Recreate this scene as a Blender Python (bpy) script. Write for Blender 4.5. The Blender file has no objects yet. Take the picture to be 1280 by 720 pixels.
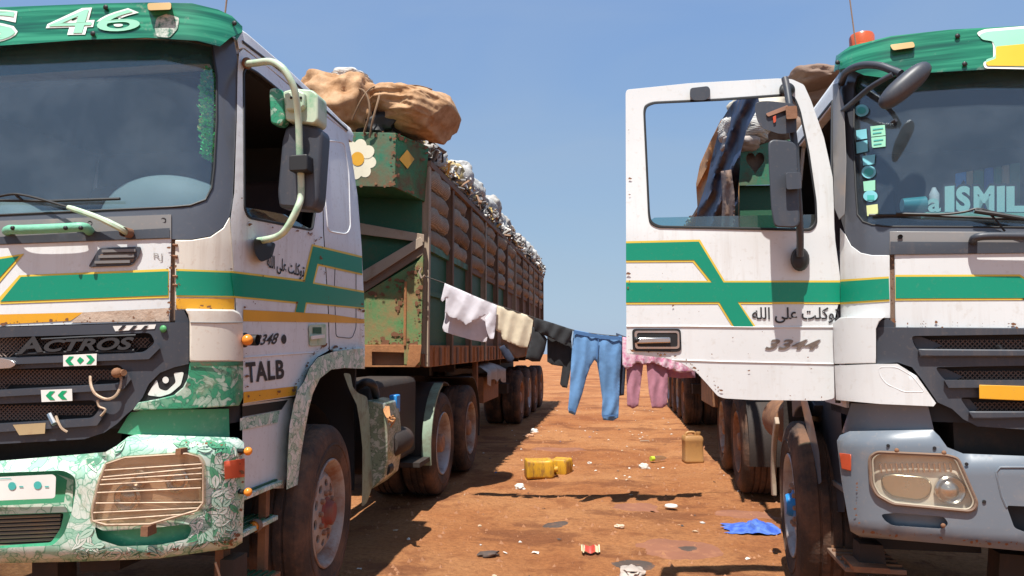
import bpy, bmesh, math, random
from mathutils import Vector, Matrix, noise
from mathutils.geometry import delaunay_2d_cdt

random.seed(7)
S = bpy.context.scene
COL = S.collection
R_ = math.radians

# ------------------------------------------------------------------ camera, sky, sun, exposure
EYE = Vector((0, 0, 1.5))
FOC = 900.0                                   # focal length in pixels of a 1280 wide picture
YAW = R_(8.0)                                 # camera looks 8 degrees to the left of the trucks' axis
PITCH = math.atan(73 / FOC)
FWD = Vector((-math.sin(YAW) * math.cos(PITCH), math.cos(YAW) * math.cos(PITCH), math.sin(PITCH)))
RGT = Vector((math.cos(YAW), math.sin(YAW), 0))
UPV = RGT.cross(FWD)
cd = bpy.data.cameras.new("camera")
cam = bpy.data.objects.new("camera", cd)
COL.objects.link(cam)
cam.matrix_world = Matrix(((RGT.x, UPV.x, -FWD.x, EYE.x), (RGT.y, UPV.y, -FWD.y, EYE.y), (RGT.z, UPV.z, -FWD.z, EYE.z), (0, 0, 0, 1)))
cd.sensor_width = 36
cd.lens = FOC / 1280 * 36
cd.clip_end = 6000
cd.clip_start = 0.05
S.camera = cam

SUN_DIR = Vector((0.08, 0.43, -1.0)).normalized()    # the way the light travels
W = bpy.data.worlds.new("World")
S.world = W
W.use_nodes = True
nt = W.node_tree
for n in list(nt.nodes): nt.nodes.remove(n)
sky = nt.nodes.new("ShaderNodeTexSky")
sky.sky_type = 'NISHITA'
sky.sun_disc = False
sky.sun_elevation = math.asin(-SUN_DIR.z)
sky.sun_rotation = math.atan2(-SUN_DIR.x, -SUN_DIR.y)
sky.altitude = 300
sky.air_density = 1.0
sky.dust_density = 0.9
sky.ozone_density = 1.6
bg = nt.nodes.new("ShaderNodeBackground")
bg.inputs[1].default_value = 0.13
wo = nt.nodes.new("ShaderNodeOutputWorld")
# hazy air evens the sky out: every channel levels off towards the horizon
sp = nt.nodes.new("ShaderNodeSeparateColor"); cb = nt.nodes.new("ShaderNodeCombineColor")
nt.links.new(sky.outputs[0], sp.inputs[0])
for i, (a_, k_) in enumerate(((0.50, 1.25), (0.52, 1.63), (2.2, 7.05))):
    m1 = nt.nodes.new("ShaderNodeMath"); m1.operation = 'MULTIPLY_ADD'; m1.inputs[1].default_value = a_; m1.inputs[2].default_value = 1.0
    m2 = nt.nodes.new("ShaderNodeMath"); m2.operation = 'DIVIDE'
    m3 = nt.nodes.new("ShaderNodeMath"); m3.operation = 'MULTIPLY'; m3.inputs[1].default_value = k_
    nt.links.new(sp.outputs[i], m1.inputs[0]); nt.links.new(sp.outputs[i], m2.inputs[0]); nt.links.new(m1.outputs[0], m2.inputs[1])
    nt.links.new(m2.outputs[0], m3.inputs[0]); nt.links.new(m3.outputs[0], cb.inputs[i])
# thin high veil
wt = nt.nodes.new("ShaderNodeTexCoord"); wm = nt.nodes.new("ShaderNodeMapping"); wm.inputs['Scale'].default_value = (1.6, 1.6, 5.0)
wn = nt.nodes.new("ShaderNodeTexNoise"); wn.inputs['Scale'].default_value = 1.3; wn.inputs['Detail'].default_value = 7.0; wn.inputs['Distortion'].default_value = 0.6
wr = nt.nodes.new("ShaderNodeValToRGB"); wr.color_ramp.elements[0].position = 0.42; wr.color_ramp.elements[1].position = 0.80
wr.color_ramp.elements[0].color = (0, 0, 0, 1); wr.color_ramp.elements[1].color = (0.42, 0.42, 0.42, 1)
wx = nt.nodes.new("ShaderNodeMix"); wx.data_type = 'RGBA'; wx.inputs[7].default_value = (1.75, 2.15, 2.65, 1)
nt.links.new(wt.outputs['Generated'], wm.inputs[0]); nt.links.new(wm.outputs[0], wn.inputs['Vector']); nt.links.new(wn.outputs[0], wr.inputs[0])
nt.links.new(wr.outputs[0], wx.inputs[0]); nt.links.new(cb.outputs[0], wx.inputs[6])
nt.links.new(wx.outputs[2], bg.inputs[0])
nt.links.new(bg.outputs[0], wo.inputs[0])

ld = bpy.data.lights.new("sun", 'SUN')
ld.energy = 4.0
ld.angle = R_(0.53)
ld.color = (1.0, 0.965, 0.90)
sun = bpy.data.objects.new("sun", ld)
sun.rotation_euler = SUN_DIR.to_track_quat('-Z', 'Y').to_euler()
sun.location = (0, -5, 20)
COL.objects.link(sun)
S.view_settings.view_transform = 'Standard'
S.view_settings.look = 'None'
S.view_settings.exposure = 0.88
S.view_settings.gamma = 1.0
try:
    S.cycles.max_bounces = 8
    S.cycles.transparent_max_bounces = 12
except Exception:
    pass

# ------------------------------------------------------------------ sight lines
def sight(x, y):
    """direction in the world of the sight line that the photograph shows at (x, y)"""
    return (FWD + RGT * ((x - 640) / FOC) - UPV * ((y - 360) / FOC))

# ------------------------------------------------------------------ materials
MATS = {}
def new_mat(name):
    m = bpy.data.materials.new(name)
    m.use_nodes = True
    t = m.node_tree
    b = t.nodes.get("Principled BSDF")
    MATS[name] = m
    return m, t, b

def nd(t, kind, **kw):
    n = t.nodes.new(kind)
    for k, v in kw.items():
        if k.startswith("i_"):
            key = k[2:]
            key = int(key) if key.isdigit() else key.replace("_", " ")
            n.inputs[key].default_value = v
        else:
            setattr(n, k, v)
    return n

def ramp(t, fac, stops):
    r = t.nodes.new("ShaderNodeValToRGB")
    e = r.color_ramp.elements
    while len(e) < len(stops): e.new(0.5)
    for i, (p, c) in enumerate(stops):
        e[i].position = p
        e[i].color = (c[0], c[1], c[2], 1) if not isinstance(c, (int, float)) else (c, c, c, 1)
    t.links.new(fac, r.inputs[0])
    return r.outputs[0]

def coords(t, scale=(1, 1, 1), out='Object'):
    tc = t.nodes.new("ShaderNodeTexCoord")
    mp = t.nodes.new("ShaderNodeMapping")
    mp.inputs['Scale'].default_value = scale
    t.links.new(tc.outputs[out], mp.inputs['Vector'])
    return mp.outputs[0]

def mixc(t, fac, a, b):
    m = t.nodes.new("ShaderNodeMix")
    m.data_type = 'RGBA'
    for sock, v in ((m.inputs[0], fac), (m.inputs[6], a), (m.inputs[7], b)):
        if isinstance(v, (int, float)): sock.default_value = v
        elif isinstance(v, (tuple, list)): sock.default_value = (v[0], v[1], v[2], 1)
        else: t.links.new(v, sock)
    return m.outputs[2]

def mat(name, base, rough=0.5, metal=0.0, dirt=0.0, dcol=(0.30, 0.15, 0.08), dscale=5.0, stretch=(1, 1, 1),
        var=0.12, bump=0.0, bscale=40.0, coat=0.0, spec=0.5, lo=None, fine=0.0, streak=0.0, scol=(0.36, 0.25, 0.17)):
    """worn surface: base colour with broad variation, patches of dust or rust and a fine relief"""
    m, t, b = new_mat(name)
    v = coords(t, stretch)
    n1 = nd(t, "ShaderNodeTexNoise", i_Scale=dscale, i_Detail=9.0, i_Roughness=0.68)
    t.links.new(v, n1.inputs['Vector'])
    n2 = nd(t, "ShaderNodeTexNoise", i_Scale=dscale * 0.35, i_Detail=4.0)
    t.links.new(v, n2.inputs['Vector'])
    br = ramp(t, n2.outputs[0], [(0.3, tuple(c * (1 - var) for c in base)), (0.7, tuple(min(1, c * (1 + var * 0.5)) for c in base))])
    col = br
    rsock = None
    if dirt > 0:
        e0 = 0.72 - dirt * 0.42 if lo is None else lo
        f = ramp(t, n1.outputs[0], [(e0, 0.0), (min(0.98, e0 + 0.22), min(1.0, dirt * 1.4))])
        col = mixc(t, f, br, dcol)
        mr = nd(t, "ShaderNodeMapRange")
        mr.inputs[3].default_value = rough
        mr.inputs[4].default_value = min(1, rough + 0.4)
        t.links.new(f, mr.inputs[0])
        t.links.new(mr.outputs[0], b.inputs['Roughness'])
    else:
        b.inputs['Roughness'].default_value = rough
    if fine > 0:
        n4 = nd(t, "ShaderNodeTexNoise", i_Scale=dscale * 14, i_Detail=3.0)
        t.links.new(v, n4.inputs['Vector'])
        f2 = ramp(t, n4.outputs[0], [(0.60, 0.0), (0.72, fine)])
        col = mixc(t, f2, col, dcol)
    if streak > 0:
        v5 = coords(t, (16, 16, 1.1))
        n5 = nd(t, "ShaderNodeTexNoise", i_Scale=1.0, i_Detail=6.0, i_Roughness=0.7)
        t.links.new(v5, n5.inputs['Vector'])
        n6 = nd(t, "ShaderNodeTexNoise", i_Scale=1.7, i_Detail=5.0)
        t.links.new(coords(t), n6.inputs['Vector'])
        mm = nd(t, "ShaderNodeMath", operation='MULTIPLY')
        t.links.new(ramp(t, n5.outputs[0], [(0.50, 0.0), (0.68, 1.0)]), mm.inputs[0])
        t.links.new(ramp(t, n6.outputs[0], [(0.40, 0.0), (0.65, streak)]), mm.inputs[1])
        col = mixc(t, mm.outputs[0], col, scol)
    t.links.new(col, b.inputs['Base Color'])
    b.inputs['Metallic'].default_value = metal
    b.inputs['Specular IOR Level'].default_value = spec
    if coat: b.inputs['Coat Weight'].default_value = coat; b.inputs['Coat Roughness'].default_value = 0.15
    if bump > 0:
        n3 = nd(t, "ShaderNodeTexNoise", i_Scale=bscale, i_Detail=5.0, i_Roughness=0.6)
        t.links.new(v, n3.inputs['Vector'])
        bp = nd(t, "ShaderNodeBump", i_Strength=min(1, bump), i_Distance=0.01)
        t.links.new(n3.outputs[0], bp.inputs['Height'])
        t.links.new(bp.outputs[0], b.inputs['Normal'])
    return m

DUST = (0.36, 0.19, 0.10)
white = mat("white_paint", (0.715, 0.735, 0.735), 0.36, dirt=0.32, dcol=(0.50, 0.46, 0.40), dscale=2.6, coat=0.2, fine=0.30, streak=0.42, scol=(0.40, 0.33, 0.26), bump=.06, bscale=4)
white_grey = mat("chalky_white_paint", (0.755, 0.775, 0.785), 0.42, dirt=0.36, dcol=(0.46, 0.41, 0.36), dscale=3.2, coat=0.12, fine=0.42, streak=0.5, scol=(0.38, 0.31, 0.25), bump=.06, bscale=4)
cream = mat("cream_paint", (0.72, 0.67, 0.58), 0.38, dirt=0.35, dcol=(0.48, 0.33, 0.22), dscale=3.5, coat=0.2, fine=0.3, streak=0.5)
green_tape = mat("green_stripe", (0.0, 0.255, 0.15), 0.42, dirt=0.16, dcol=(0.15, 0.25, 0.15), dscale=4, var=0.05, fine=0.15)
yellow_tape = mat("yellow_stripe", (0.74, 0.36, 0.02), 0.45, dirt=0.22, dcol=(0.40, 0.24, 0.10), dscale=8, fine=0.35)
yellow_line = mat("yellow_edge_line", (0.78, 0.55, 0.07), 0.45, dirt=0.1, dcol=(0.4, 0.3, 0.1), dscale=8)
bare = mat("bare_rusty_strip", (0.50, 0.38, 0.29), 0.8, dirt=0.55, dcol=(0.30, 0.17, 0.10), dscale=22, bump=0.4, bscale=60)
slate = mat("slate_plastic", (0.046, 0.052, 0.066), 0.46, dirt=0.28, dcol=(0.17, 0.13, 0.105), dscale=4, fine=0.22, streak=.25, scol=(.16, .12, .10))
slate_frame = mat("windscreen_frame_paint", (0.085, 0.092, 0.11), 0.30, dirt=0.22, dcol=(0.22, 0.18, 0.16), dscale=3, coat=0.4, fine=0.1)
grey_band = mat("grey_band_paint", (0.20, 0.19, 0.185), 0.42, dirt=0.45, dcol=(0.30, 0.23, 0.18), dscale=4, fine=0.2)
black = mat("black_rubber", (0.014, 0.014, 0.015), 0.55, dirt=0.15, dcol=(0.10, 0.06, 0.04), dscale=6)
inside = mat("cab_lining", (0.030, 0.030, 0.033), 0.8, dirt=0.2, dcol=(0.06, 0.05, 0.045), dscale=5)
dash = mat("dashboard_plastic", (0.27, 0.31, 0.29), 0.6, dirt=0.3, dcol=(0.36, 0.30, 0.22), dscale=4)
seat_cloth = mat("seat_cloth", (0.05, 0.03, 0.03), 0.9, dirt=0.4, dcol=(0.12, 0.05, 0.05), dscale=20)
chassis = mat("chassis_steel", (0.032, 0.023, 0.019), 0.75, dirt=0.45, dcol=(0.11, 0.058, 0.036), dscale=5, bump=0.3)
rust = mat("rusty_steel", (0.20, 0.095, 0.050), 0.8, dirt=0.6, dcol=(0.33, 0.16, 0.075), dscale=7, bump=0.4, bscale=30, fine=0.3)
rust_dark = mat("dark_rusty_post", (0.20, 0.130, 0.092), 0.82, dirt=0.55, dcol=(0.26, 0.15, 0.09), dscale=6, bump=0.35, bscale=30, fine=0.3)
rust_orange = mat("orange_rust_plate", (0.40, 0.17, 0.065), 0.82, dirt=0.6, dcol=(0.20, 0.085, 0.04), dscale=6, bump=0.4, bscale=30, fine=0.4)
beam_tan = mat("primer_beam", (0.40, 0.31, 0.23), 0.75, dirt=0.45, dcol=(0.24, 0.13, 0.07), dscale=7, fine=0.4)
tr_green = mat("trailer_green_paint", (0.028, 0.165, 0.088), 0.5, dirt=0.62, dcol=(0.17, 0.088, 0.046), dscale=3.2, bump=0.2, fine=0.7, streak=.55, scol=(.17, .09, .045))
tr_green_lt = mat("worn_light_green_paint", (0.105, 0.24, 0.085), 0.6, dirt=0.72, dcol=(0.30, 0.175, 0.075), dscale=4.0, bump=0.25, fine=0.7, streak=.8, scol=(.26, .13, .055))
tr_green_dk = mat("dark_green_panel", (0.020, 0.105, 0.050), 0.55, dirt=0.35, dcol=(0.14, 0.085, 0.05), dscale=4, bump=0.2, fine=0.3)
tyre_m = mat("dusty_tyre", (0.045, 0.030, 0.024), 0.85, dirt=0.7, dcol=(0.17, 0.088, 0.052), dscale=4, bump=0.4, bscale=60, fine=0.3)
rim_white = mat("white_wheel_steel", (0.40, 0.35, 0.31), 0.55, dirt=0.7, dcol=(0.30, 0.15, 0.09), dscale=7, fine=0.4)
rim_rust = mat("rusty_wheel_steel", (0.34, 0.19, 0.12), 0.7, dirt=0.6, dcol=(0.20, 0.085, 0.05), dscale=8, bump=0.3)
rim_grey = mat("grey_wheel_steel", (0.42, 0.40, 0.40), 0.5, metal=0.3, dirt=0.55, dcol=(0.26, 0.14, 0.09), dscale=7)
hub_red = mat("red_hub_paint", (0.27, 0.055, 0.042), 0.7, dirt=0.7, dcol=(0.25, 0.12, 0.08), dscale=12)
hub_blue = mat("blue_hub_paint", (0.02, 0.24, 0.62), 0.45, dirt=0.2, dscale=12)
bumper_grey = mat("blue_grey_bumper_paint", (0.155, 0.182, 0.215), 0.36, dirt=0.40, dcol=(0.30, 0.25, 0.22), dscale=3.5, coat=0.3, fine=0.25)
amber = mat("amber_lens", (0.80, 0.26, 0.03), 0.25, dirt=0.2, dscale=20)
red_lens = mat("red_orange_lens", (0.52, 0.085, 0.035), 0.3, dirt=0.3, dscale=14)
beacon_m = mat("orange_beacon_lens", (0.58, 0.11, 0.035), 0.3, dirt=0.2, dscale=14)
pale_lens = mat("frosted_marker_lens", (0.58, 0.40, 0.17), 0.35, dirt=0.3, dscale=14)
ink = mat("black_paint_lettering", (0.022, 0.020, 0.022), 0.5, dirt=0.1, dscale=20, fine=0.1)
badge = mat("tarnished_badge", (0.24, 0.20, 0.17), 0.38, metal=0.6, dirt=0.4, dcol=(0.10, 0.06, 0.04), dscale=25)
badge_dk = mat("dark_cast_letters", (0.035, 0.035, 0.037), 0.42, dirt=0.3, dcol=(0.17, 0.13, 0.10), dscale=20)
chrome = mat("dull_chrome", (0.62, 0.60, 0.58), 0.22, metal=0.95, dirt=0.3, dcol=(0.3, 0.2, 0.12), dscale=18)
sticker_white = mat("white_sticker", (0.78, 0.77, 0.72), 0.5, dirt=0.2, dcol=(0.5, 0.36, 0.24), dscale=14)
sticker_green = mat("green_reflector_print", (0.0, 0.33, 0.13), 0.4)
teal_print = mat("teal_print", (0.06, 0.42, 0.38), 0.5)
sticker_cyan = mat("cyan_sticker", (0.20, 0.55, 0.62), 0.5, dirt=0.25, dcol=(0.5, 0.6, 0.6), dscale=30)
sticker_lime = mat("pale_yellow_sticker", (0.62, 0.68, 0.32), 0.5, dirt=0.2, dscale=30)
mint = mat("mint_paint", (0.30, 0.66, 0.47), 0.4, dirt=0.1, dscale=8)
pale_outline = mat("white_outline_paint", (0.82, 0.85, 0.80), 0.4, dirt=0.1, dscale=8)
yellow_paint = mat("sign_yellow_paint", (0.80, 0.50, 0.03), 0.4, dirt=0.1, dscale=8)
tan_tape = mat("brown_tape", (0.45, 0.33, 0.18), 0.5, dirt=0.4, dscale=20)
wire_m = mat("rusty_wire", (0.50, 0.37, 0.26), 0.6, metal=0.2, dirt=0.5, dcol=(0.20, 0.09, 0.05), dscale=30)
dull_mint = mat("grimy_mint_paint", (0.24, 0.32, 0.23), 0.6, dirt=0.6, dcol=(0.15, 0.11, 0.075), dscale=6, streak=.6, scol=(.12, .09, .06))
mint_arm = mat("mint_green_tube_paint", (0.50, 0.60, 0.45), 0.45, dirt=0.55, dcol=(0.05, 0.33, 0.15), dscale=11, lo=0.50)
mint_cover = mat("taped_mint_cover", (0.17, 0.47, 0.31), 0.5, dirt=0.4, dcol=(0.42, 0.56, 0.42), dscale=18, bump=0.4, bscale=30)
daisy = mat("daisy_petal_paint", (0.78, 0.72, 0.55), 0.6, dirt=0.3, dcol=(0.4, 0.3, 0.2), dscale=10)
daisy_c = mat("daisy_centre_paint", (0.72, 0.36, 0.02), 0.5, dirt=0.2, dscale=10)
diamond_m = mat("yellow_reflector", (0.74, 0.38, 0.02), 0.35, dirt=0.15, dscale=10)

def floral(name, pale, mid, dark, scale=8.0, cover=0.5, fl=False):
    """hand painted leaves: pale petals with dark outlines and veins over broad green washes"""
    m, t, b = new_mat(name)
    v = coords(t)
    nz = nd(t, "ShaderNodeTexNoise", i_Scale=scale * 0.7, i_Detail=3.0)
    t.links.new(v, nz.inputs['Vector'])
    va = nd(t, "ShaderNodeVectorMath", operation='SCALE'); va.inputs['Scale'].default_value = 0.34
    t.links.new(nz.outputs['Color'], va.inputs[0])
    vb = nd(t, "ShaderNodeVectorMath", operation='ADD')
    t.links.new(v, vb.inputs[0]); t.links.new(va.outputs[0], vb.inputs[1])
    def lines(sc, stops, anis):
        mp = nd(t, "ShaderNodeMapping"); mp.inputs['Scale'].default_value = anis
        mp.inputs['Rotation'].default_value = (0, R_(35), 0)
        t.links.new(vb.outputs[0], mp.inputs['Vector'])
        vo = nd(t, "ShaderNodeTexVoronoi", feature='DISTANCE_TO_EDGE', i_Scale=sc); t.links.new(mp.outputs[0], vo.inputs['Vector'])
        vc = nd(t, "ShaderNodeTexVoronoi", feature='F1', i_Scale=sc); t.links.new(mp.outputs[0], vc.inputs['Vector'])
        sep = nd(t, "ShaderNodeSeparateColor"); t.links.new(vc.outputs['Color'], sep.inputs[0])
        return ramp(t, vo.outputs[0], stops), sep.outputs[0], vc.outputs['Distance']
    e1, r1, d1 = lines(scale * 1.5, [(0.02, 0.8), (0.05, 0.0)], (1.0, 1.0, 1.9))
    e2, r2, d2 = lines(scale * 3.0, [(0.02, 0.45), (0.06, 0.0)], (1.7, 1.0, 1.0))
    fill = ramp(t, r1, [(cover - 0.08, pale), (cover + 0.08, mid)])
    sh = ramp(t, d1, [(0.25, 0.0), (0.75, 0.55)])
    c = mixc(t, sh, fill, mid)
    n0 = nd(t, "ShaderNodeTexNoise", i_Scale=scale * .55, i_Detail=2.0); t.links.new(v, n0.inputs['Vector'])
    m2 = nd(t, "ShaderNodeMath", operation='MULTIPLY')
    t.links.new(e2, m2.inputs[0]); t.links.new(ramp(t, n0.outputs[0], [(0.42, 0.0), (0.55, 1.0)]), m2.inputs[1])
    c = mixc(t, m2.outputs[0], c, dark)
    c = mixc(t, e1, c, dark)
    big = nd(t, "ShaderNodeTexNoise", i_Scale=2.2, i_Detail=4.0)
    t.links.new(v, big.inputs['Vector'])
    c = mixc(t, ramp(t, big.outputs[0], [(0.54, 0.0), (0.76, 0.7)]), c, mid)
    du = nd(t, "ShaderNodeTexNoise", i_Scale=7.0, i_Detail=9.0, i_Roughness=0.7)
    t.links.new(v, du.inputs['Vector'])
    c = mixc(t, ramp(t, du.outputs[0], [(0.54, 0.0), (0.78, 0.75)]), c, (0.44, 0.34, 0.24))
    t.links.new(c, b.inputs['Base Color'])
    b.inputs['Roughness'].default_value = 0.42
    b.inputs['Coat Weight'].default_value = 0.25
    return m
floral_m = floral("green_flower_painted_bumper", (0.64, 0.70, 0.62), (0.32, 0.54, 0.41), (0.06, 0.27, 0.16), 7.5, 0.70, fl=True)
floral_dk = floral("green_flower_painted_trim", (0.42, 0.52, 0.42), (0.03, 0.27, 0.14), (0.02, 0.13, 0.08), 11.0, 0.5)
floral_arch = floral("leaf_painted_arch", (0.74, 0.77, 0.72), (0.40, 0.58, 0.47), (0.04, 0.22, 0.14), 9.0, 0.72)
bumper_green = mat("plain_green_paint", (0.055, 0.35, 0.19), 0.42, dirt=0.35, dcol=(0.36, 0.48, 0.36), dscale=3, coat=0.2, fine=0.3)

def streaky(name, dark, mid, light):
    m, t, b = new_mat(name)
    v = coords(t, (0.9, 0.9, 22))
    n = nd(t, "ShaderNodeTexNoise", i_Scale=1.6, i_Detail=5.0)
    t.links.new(v, n.inputs['Vector'])
    c = ramp(t, n.outputs[0], [(0.36, dark), (0.5, mid), (0.64, light)])
    v2 = coords(t)
    n2 = nd(t, "ShaderNodeTexNoise", i_Scale=9.0, i_Detail=8.0, i_Roughness=0.7)
    t.links.new(v2, n2.inputs['Vector'])
    f = ramp(t, n2.outputs[0], [(0.60, 0.0), (0.74, 0.6)])
    c2 = mixc(t, f, c, (0.40, 0.42, 0.36))
    t.links.new(c2, b.inputs['Base Color'])
    b.inputs['Roughness'].default_value = 0.22
    b.inputs['Coat Weight'].default_value = 0.5
    return m
visor_m = streaky("streaky_green_visor", (0.006, 0.085, 0.055), (0.012, 0.17, 0.095), (0.04, 0.30, 0.17))

def glass(name, tint, refl=0.14, rough=0.02, fres=1.0, dust=0.10, film=(0.36, 0.33, 0.30)):
    m, t, b = new_mat(name)
    t.nodes.remove(b)
    out = t.nodes.get("Material Output")
    tr = nd(t, "ShaderNodeBsdfTransparent"); tr.inputs[0].default_value = (*tint, 1)
    gl = nd(t, "ShaderNodeBsdfGlossy"); gl.inputs['Roughness'].default_value = rough; gl.inputs[0].default_value = (0.9, 0.95, 1, 1)
    fr = nd(t, "ShaderNodeFresnel", i_IOR=1.5)
    # the same reflection on both faces of the pane
    ge = nd(t, "ShaderNodeNewGeometry")
    io = nd(t, "ShaderNodeMapRange"); io.inputs[3].default_value = 1.5; io.inputs[4].default_value = 1 / 1.5
    t.links.new(ge.outputs['Backfacing'], io.inputs[0]); t.links.new(io.outputs[0], fr.inputs['IOR'])
    ma = nd(t, "ShaderNodeMath", operation='MULTIPLY_ADD')
    ma.inputs[1].default_value = fres; ma.inputs[2].default_value = refl
    ma.use_clamp = True
    t.links.new(fr.outputs[0], ma.inputs[0])
    mx = nd(t, "ShaderNodeMixShader")
    t.links.new(ma.outputs[0], mx.inputs[0]); t.links.new(tr.outputs[0], mx.inputs[1]); t.links.new(gl.outputs[0], mx.inputs[2])
    df = nd(t, "ShaderNodeBsdfDiffuse"); df.inputs[0].default_value = (*film, 1)
    v = coords(t)
    n = nd(t, "ShaderNodeTexNoise", i_Scale=3.0, i_Detail=8.0, i_Roughness=0.65)
    t.links.new(v, n.inputs['Vector'])
    f = ramp(t, n.outputs[0], [(0.40, dust * 0.35), (0.75, dust)])
    mx2 = nd(t, "ShaderNodeMixShader")
    t.links.new(f, mx2.inputs[0]); t.links.new(mx.outputs[0], mx2.inputs[1]); t.links.new(df.outputs[0], mx2.inputs[2])
    t.links.new(mx2.outputs[0], out.inputs[0])
    return m
screen_glass = glass("windscreen_glass", (0.82, 0.89, 0.92), 0.05, 0.03, 0.9, 0.09, (0.36, 0.43, 0.50))  # dust film tinted blue, which paints in some of the sky's reflection
band_glass = glass("tinted_sunstrip_glass", (0.03, 0.12, 0.12), 0.02, 0.05, 0.6, 0.60, (0.012, 0.17, 0.165))
teal_glass = glass("side_window_glass", (0.55, 0.76, 0.78), 0.06, 0.02, 1.0, 0.12)
lens_glass = glass("headlamp_lens", (0.97, 0.96, 0.93), 0.02, 0.03, 1.0, 0.05, (.7, .66, .58))
lens_brown = glass("dusty_headlamp_lens", (0.95, 0.88, 0.80), 0.05, 0.05, 1.0, 0.15, (.55, .42, .33))

def mesh_grid_mat():
    m, t, b = new_mat("grille_mesh_steel")
    b.inputs['Base Color'].default_value = (0.17, 0.11, 0.085, 1)
    b.inputs['Roughness'].default_value = 0.6
    return m
mesh_m = mesh_grid_mat()

def sackcloth(name, c1, c2, scale=60, rough=0.9):
    m, t, b = new_mat(name)
    v = coords(t)
    w = nd(t, "ShaderNodeTexWave", wave_type='BANDS', bands_direction='Z', i_Scale=scale, i_Distortion=2.0, i_Detail=2.0)
    t.links.new(v, w.inputs['Vector'])
    n = nd(t, "ShaderNodeTexNoise", i_Scale=7.0, i_Detail=8.0, i_Roughness=0.65)
    t.links.new(v, n.inputs['Vector'])
    c = ramp(t, n.outputs[0], [(0.3, c1), (0.7, c2)])
    f = ramp(t, w.outputs[0], [(0.2, 0.55), (0.7, 0.0)])
    cc = mixc(t, f, c, tuple(x * 0.45 for x in c1))
    t.links.new(cc, b.inputs['Base Color'])
    b.inputs['Roughness'].default_value = rough
    bp = nd(t, "ShaderNodeBump", i_Strength=0.5, i_Distance=0.01)
    t.links.new(w.outputs[0], bp.inputs['Height'])
    t.links.new(bp.outputs[0], b.inputs['Normal'])
    return m
sack_m = sackcloth("brown_woven_sack", (0.31, 0.215, 0.145), (0.47, 0.35, 0.245), 26)
white_sack = sackcloth("white_woven_bag", (0.52, 0.50, 0.47), (0.74, 0.73, 0.70), 22)
grey_bag = mat("grey_plastic_sheet", (0.40, 0.38, 0.355), 0.85, dirt=0.5, dcol=(0.20, 0.15, 0.12), dscale=9, bump=0.4, bscale=24, fine=.3)
tarp_tan = mat("tan_canvas", (0.50, 0.30, 0.16), 0.75, dirt=0.7, dcol=(0.32, 0.165, 0.075), dscale=6.5, bump=0.5, bscale=22, fine=0.35)
tarp_blue = mat("navy_tarpaulin", (0.014, 0.034, 0.095), 0.6, dirt=0.55, dcol=(0.12, 0.09, 0.075), dscale=6, bump=0.5, bscale=22, fine=.3)
tarp_orange = mat("orange_canvas", (0.46, 0.21, 0.07), 0.75, dirt=0.5, dcol=(0.22, 0.10, 0.05), dscale=6, bump=0.7, bscale=14)
tarp_brown = mat("brown_sheet", (0.22, 0.14, 0.10), 0.7, dirt=0.45, dcol=(0.36, 0.27, 0.21), dscale=7, bump=0.8, bscale=12)
rope_m = mat("old_rope", (0.21, 0.13, 0.075), 0.9, dirt=0.4, dscale=40)
line_m = mat("dark_cord", (0.06, 0.05, 0.045), 0.8)

def fabric(name, c, var=0.25, scale=18, rough=0.85, dcol=None, weave=300):
    m, t, b = new_mat(name)
    v = coords(t)
    n = nd(t, "ShaderNodeTexNoise", i_Scale=scale, i_Detail=6.0)
    t.links.new(v, n.inputs['Vector'])
    d = dcol or tuple(x * (1 - var) for x in c)
    cc = ramp(t, n.outputs[0], [(0.35, d), (0.6, c)])
    t.links.new(cc, b.inputs['Base Color'])
    b.inputs['Roughness'].default_value = rough
    b.inputs['Sheen Weight'].default_value = 0.15
    n2 = nd(t, "ShaderNodeTexNoise", i_Scale=22.0, i_Detail=4.0)
    t.links.new(v, n2.inputs['Vector'])
    bp = nd(t, "ShaderNodeBump", i_Strength=0.2, i_Distance=0.008)
    t.links.new(n2.outputs[0], bp.inputs['Height'])
    t.links.new(bp.outputs[0], b.inputs['Normal'])
    return m
f_white = fabric("white_cotton", (0.70, 0.66, 0.70), 0.08)
f_beige = fabric("beige_cotton", (0.68, 0.58, 0.42), 0.10)
f_black = fabric("black_cloth", (0.022, 0.023, 0.026), 0.3)
f_navy = fabric("navy_cloth", (0.022, 0.032, 0.065), 0.3)
f_denim = fabric("blue_denim", (0.145, 0.32, 0.60), 0.30, 5)
f_pinkw = fabric("pink_and_white_print", (0.78, 0.58, 0.64), 0.1, 30, dcol=(0.62, 0.20, 0.34))
f_mauve = fabric("mauve_pink_cloth", (0.46, 0.20, 0.26), 0.12)
f_blue = fabric("bright_blue_cloth", (0.02, 0.075, 0.42), 0.3, 14, dcol=(0.09, 0.19, 0.55))
jerry_yellow = mat("yellow_can_plastic", (0.62, 0.33, 0.02), 0.45, dirt=0.75, dcol=(0.20, 0.085, 0.025), dscale=7, stretch=(3.5, 3.5, 1.2), lo=0.46, fine=0.5)
jerry_brown = mat("dirty_ochre_can_plastic", (0.43, 0.23, 0.08), 0.5, dirt=0.6, dcol=(0.28, 0.13, 0.05), dscale=6, fine=0.3)
paper = mat("litter_white_paper", (0.68, 0.64, 0.58), 0.8, dirt=0.4, dcol=(0.42, 0.26, 0.17), dscale=20)
lime_plastic = mat("lime_plastic", (0.50, 0.65, 0.05), 0.4)
red_plastic = mat("red_wrapper_plastic", (0.42, 0.05, 0.03), 0.4, dirt=0.3, dcol=(0.7, 0.62, 0.4), dscale=40)

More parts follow.
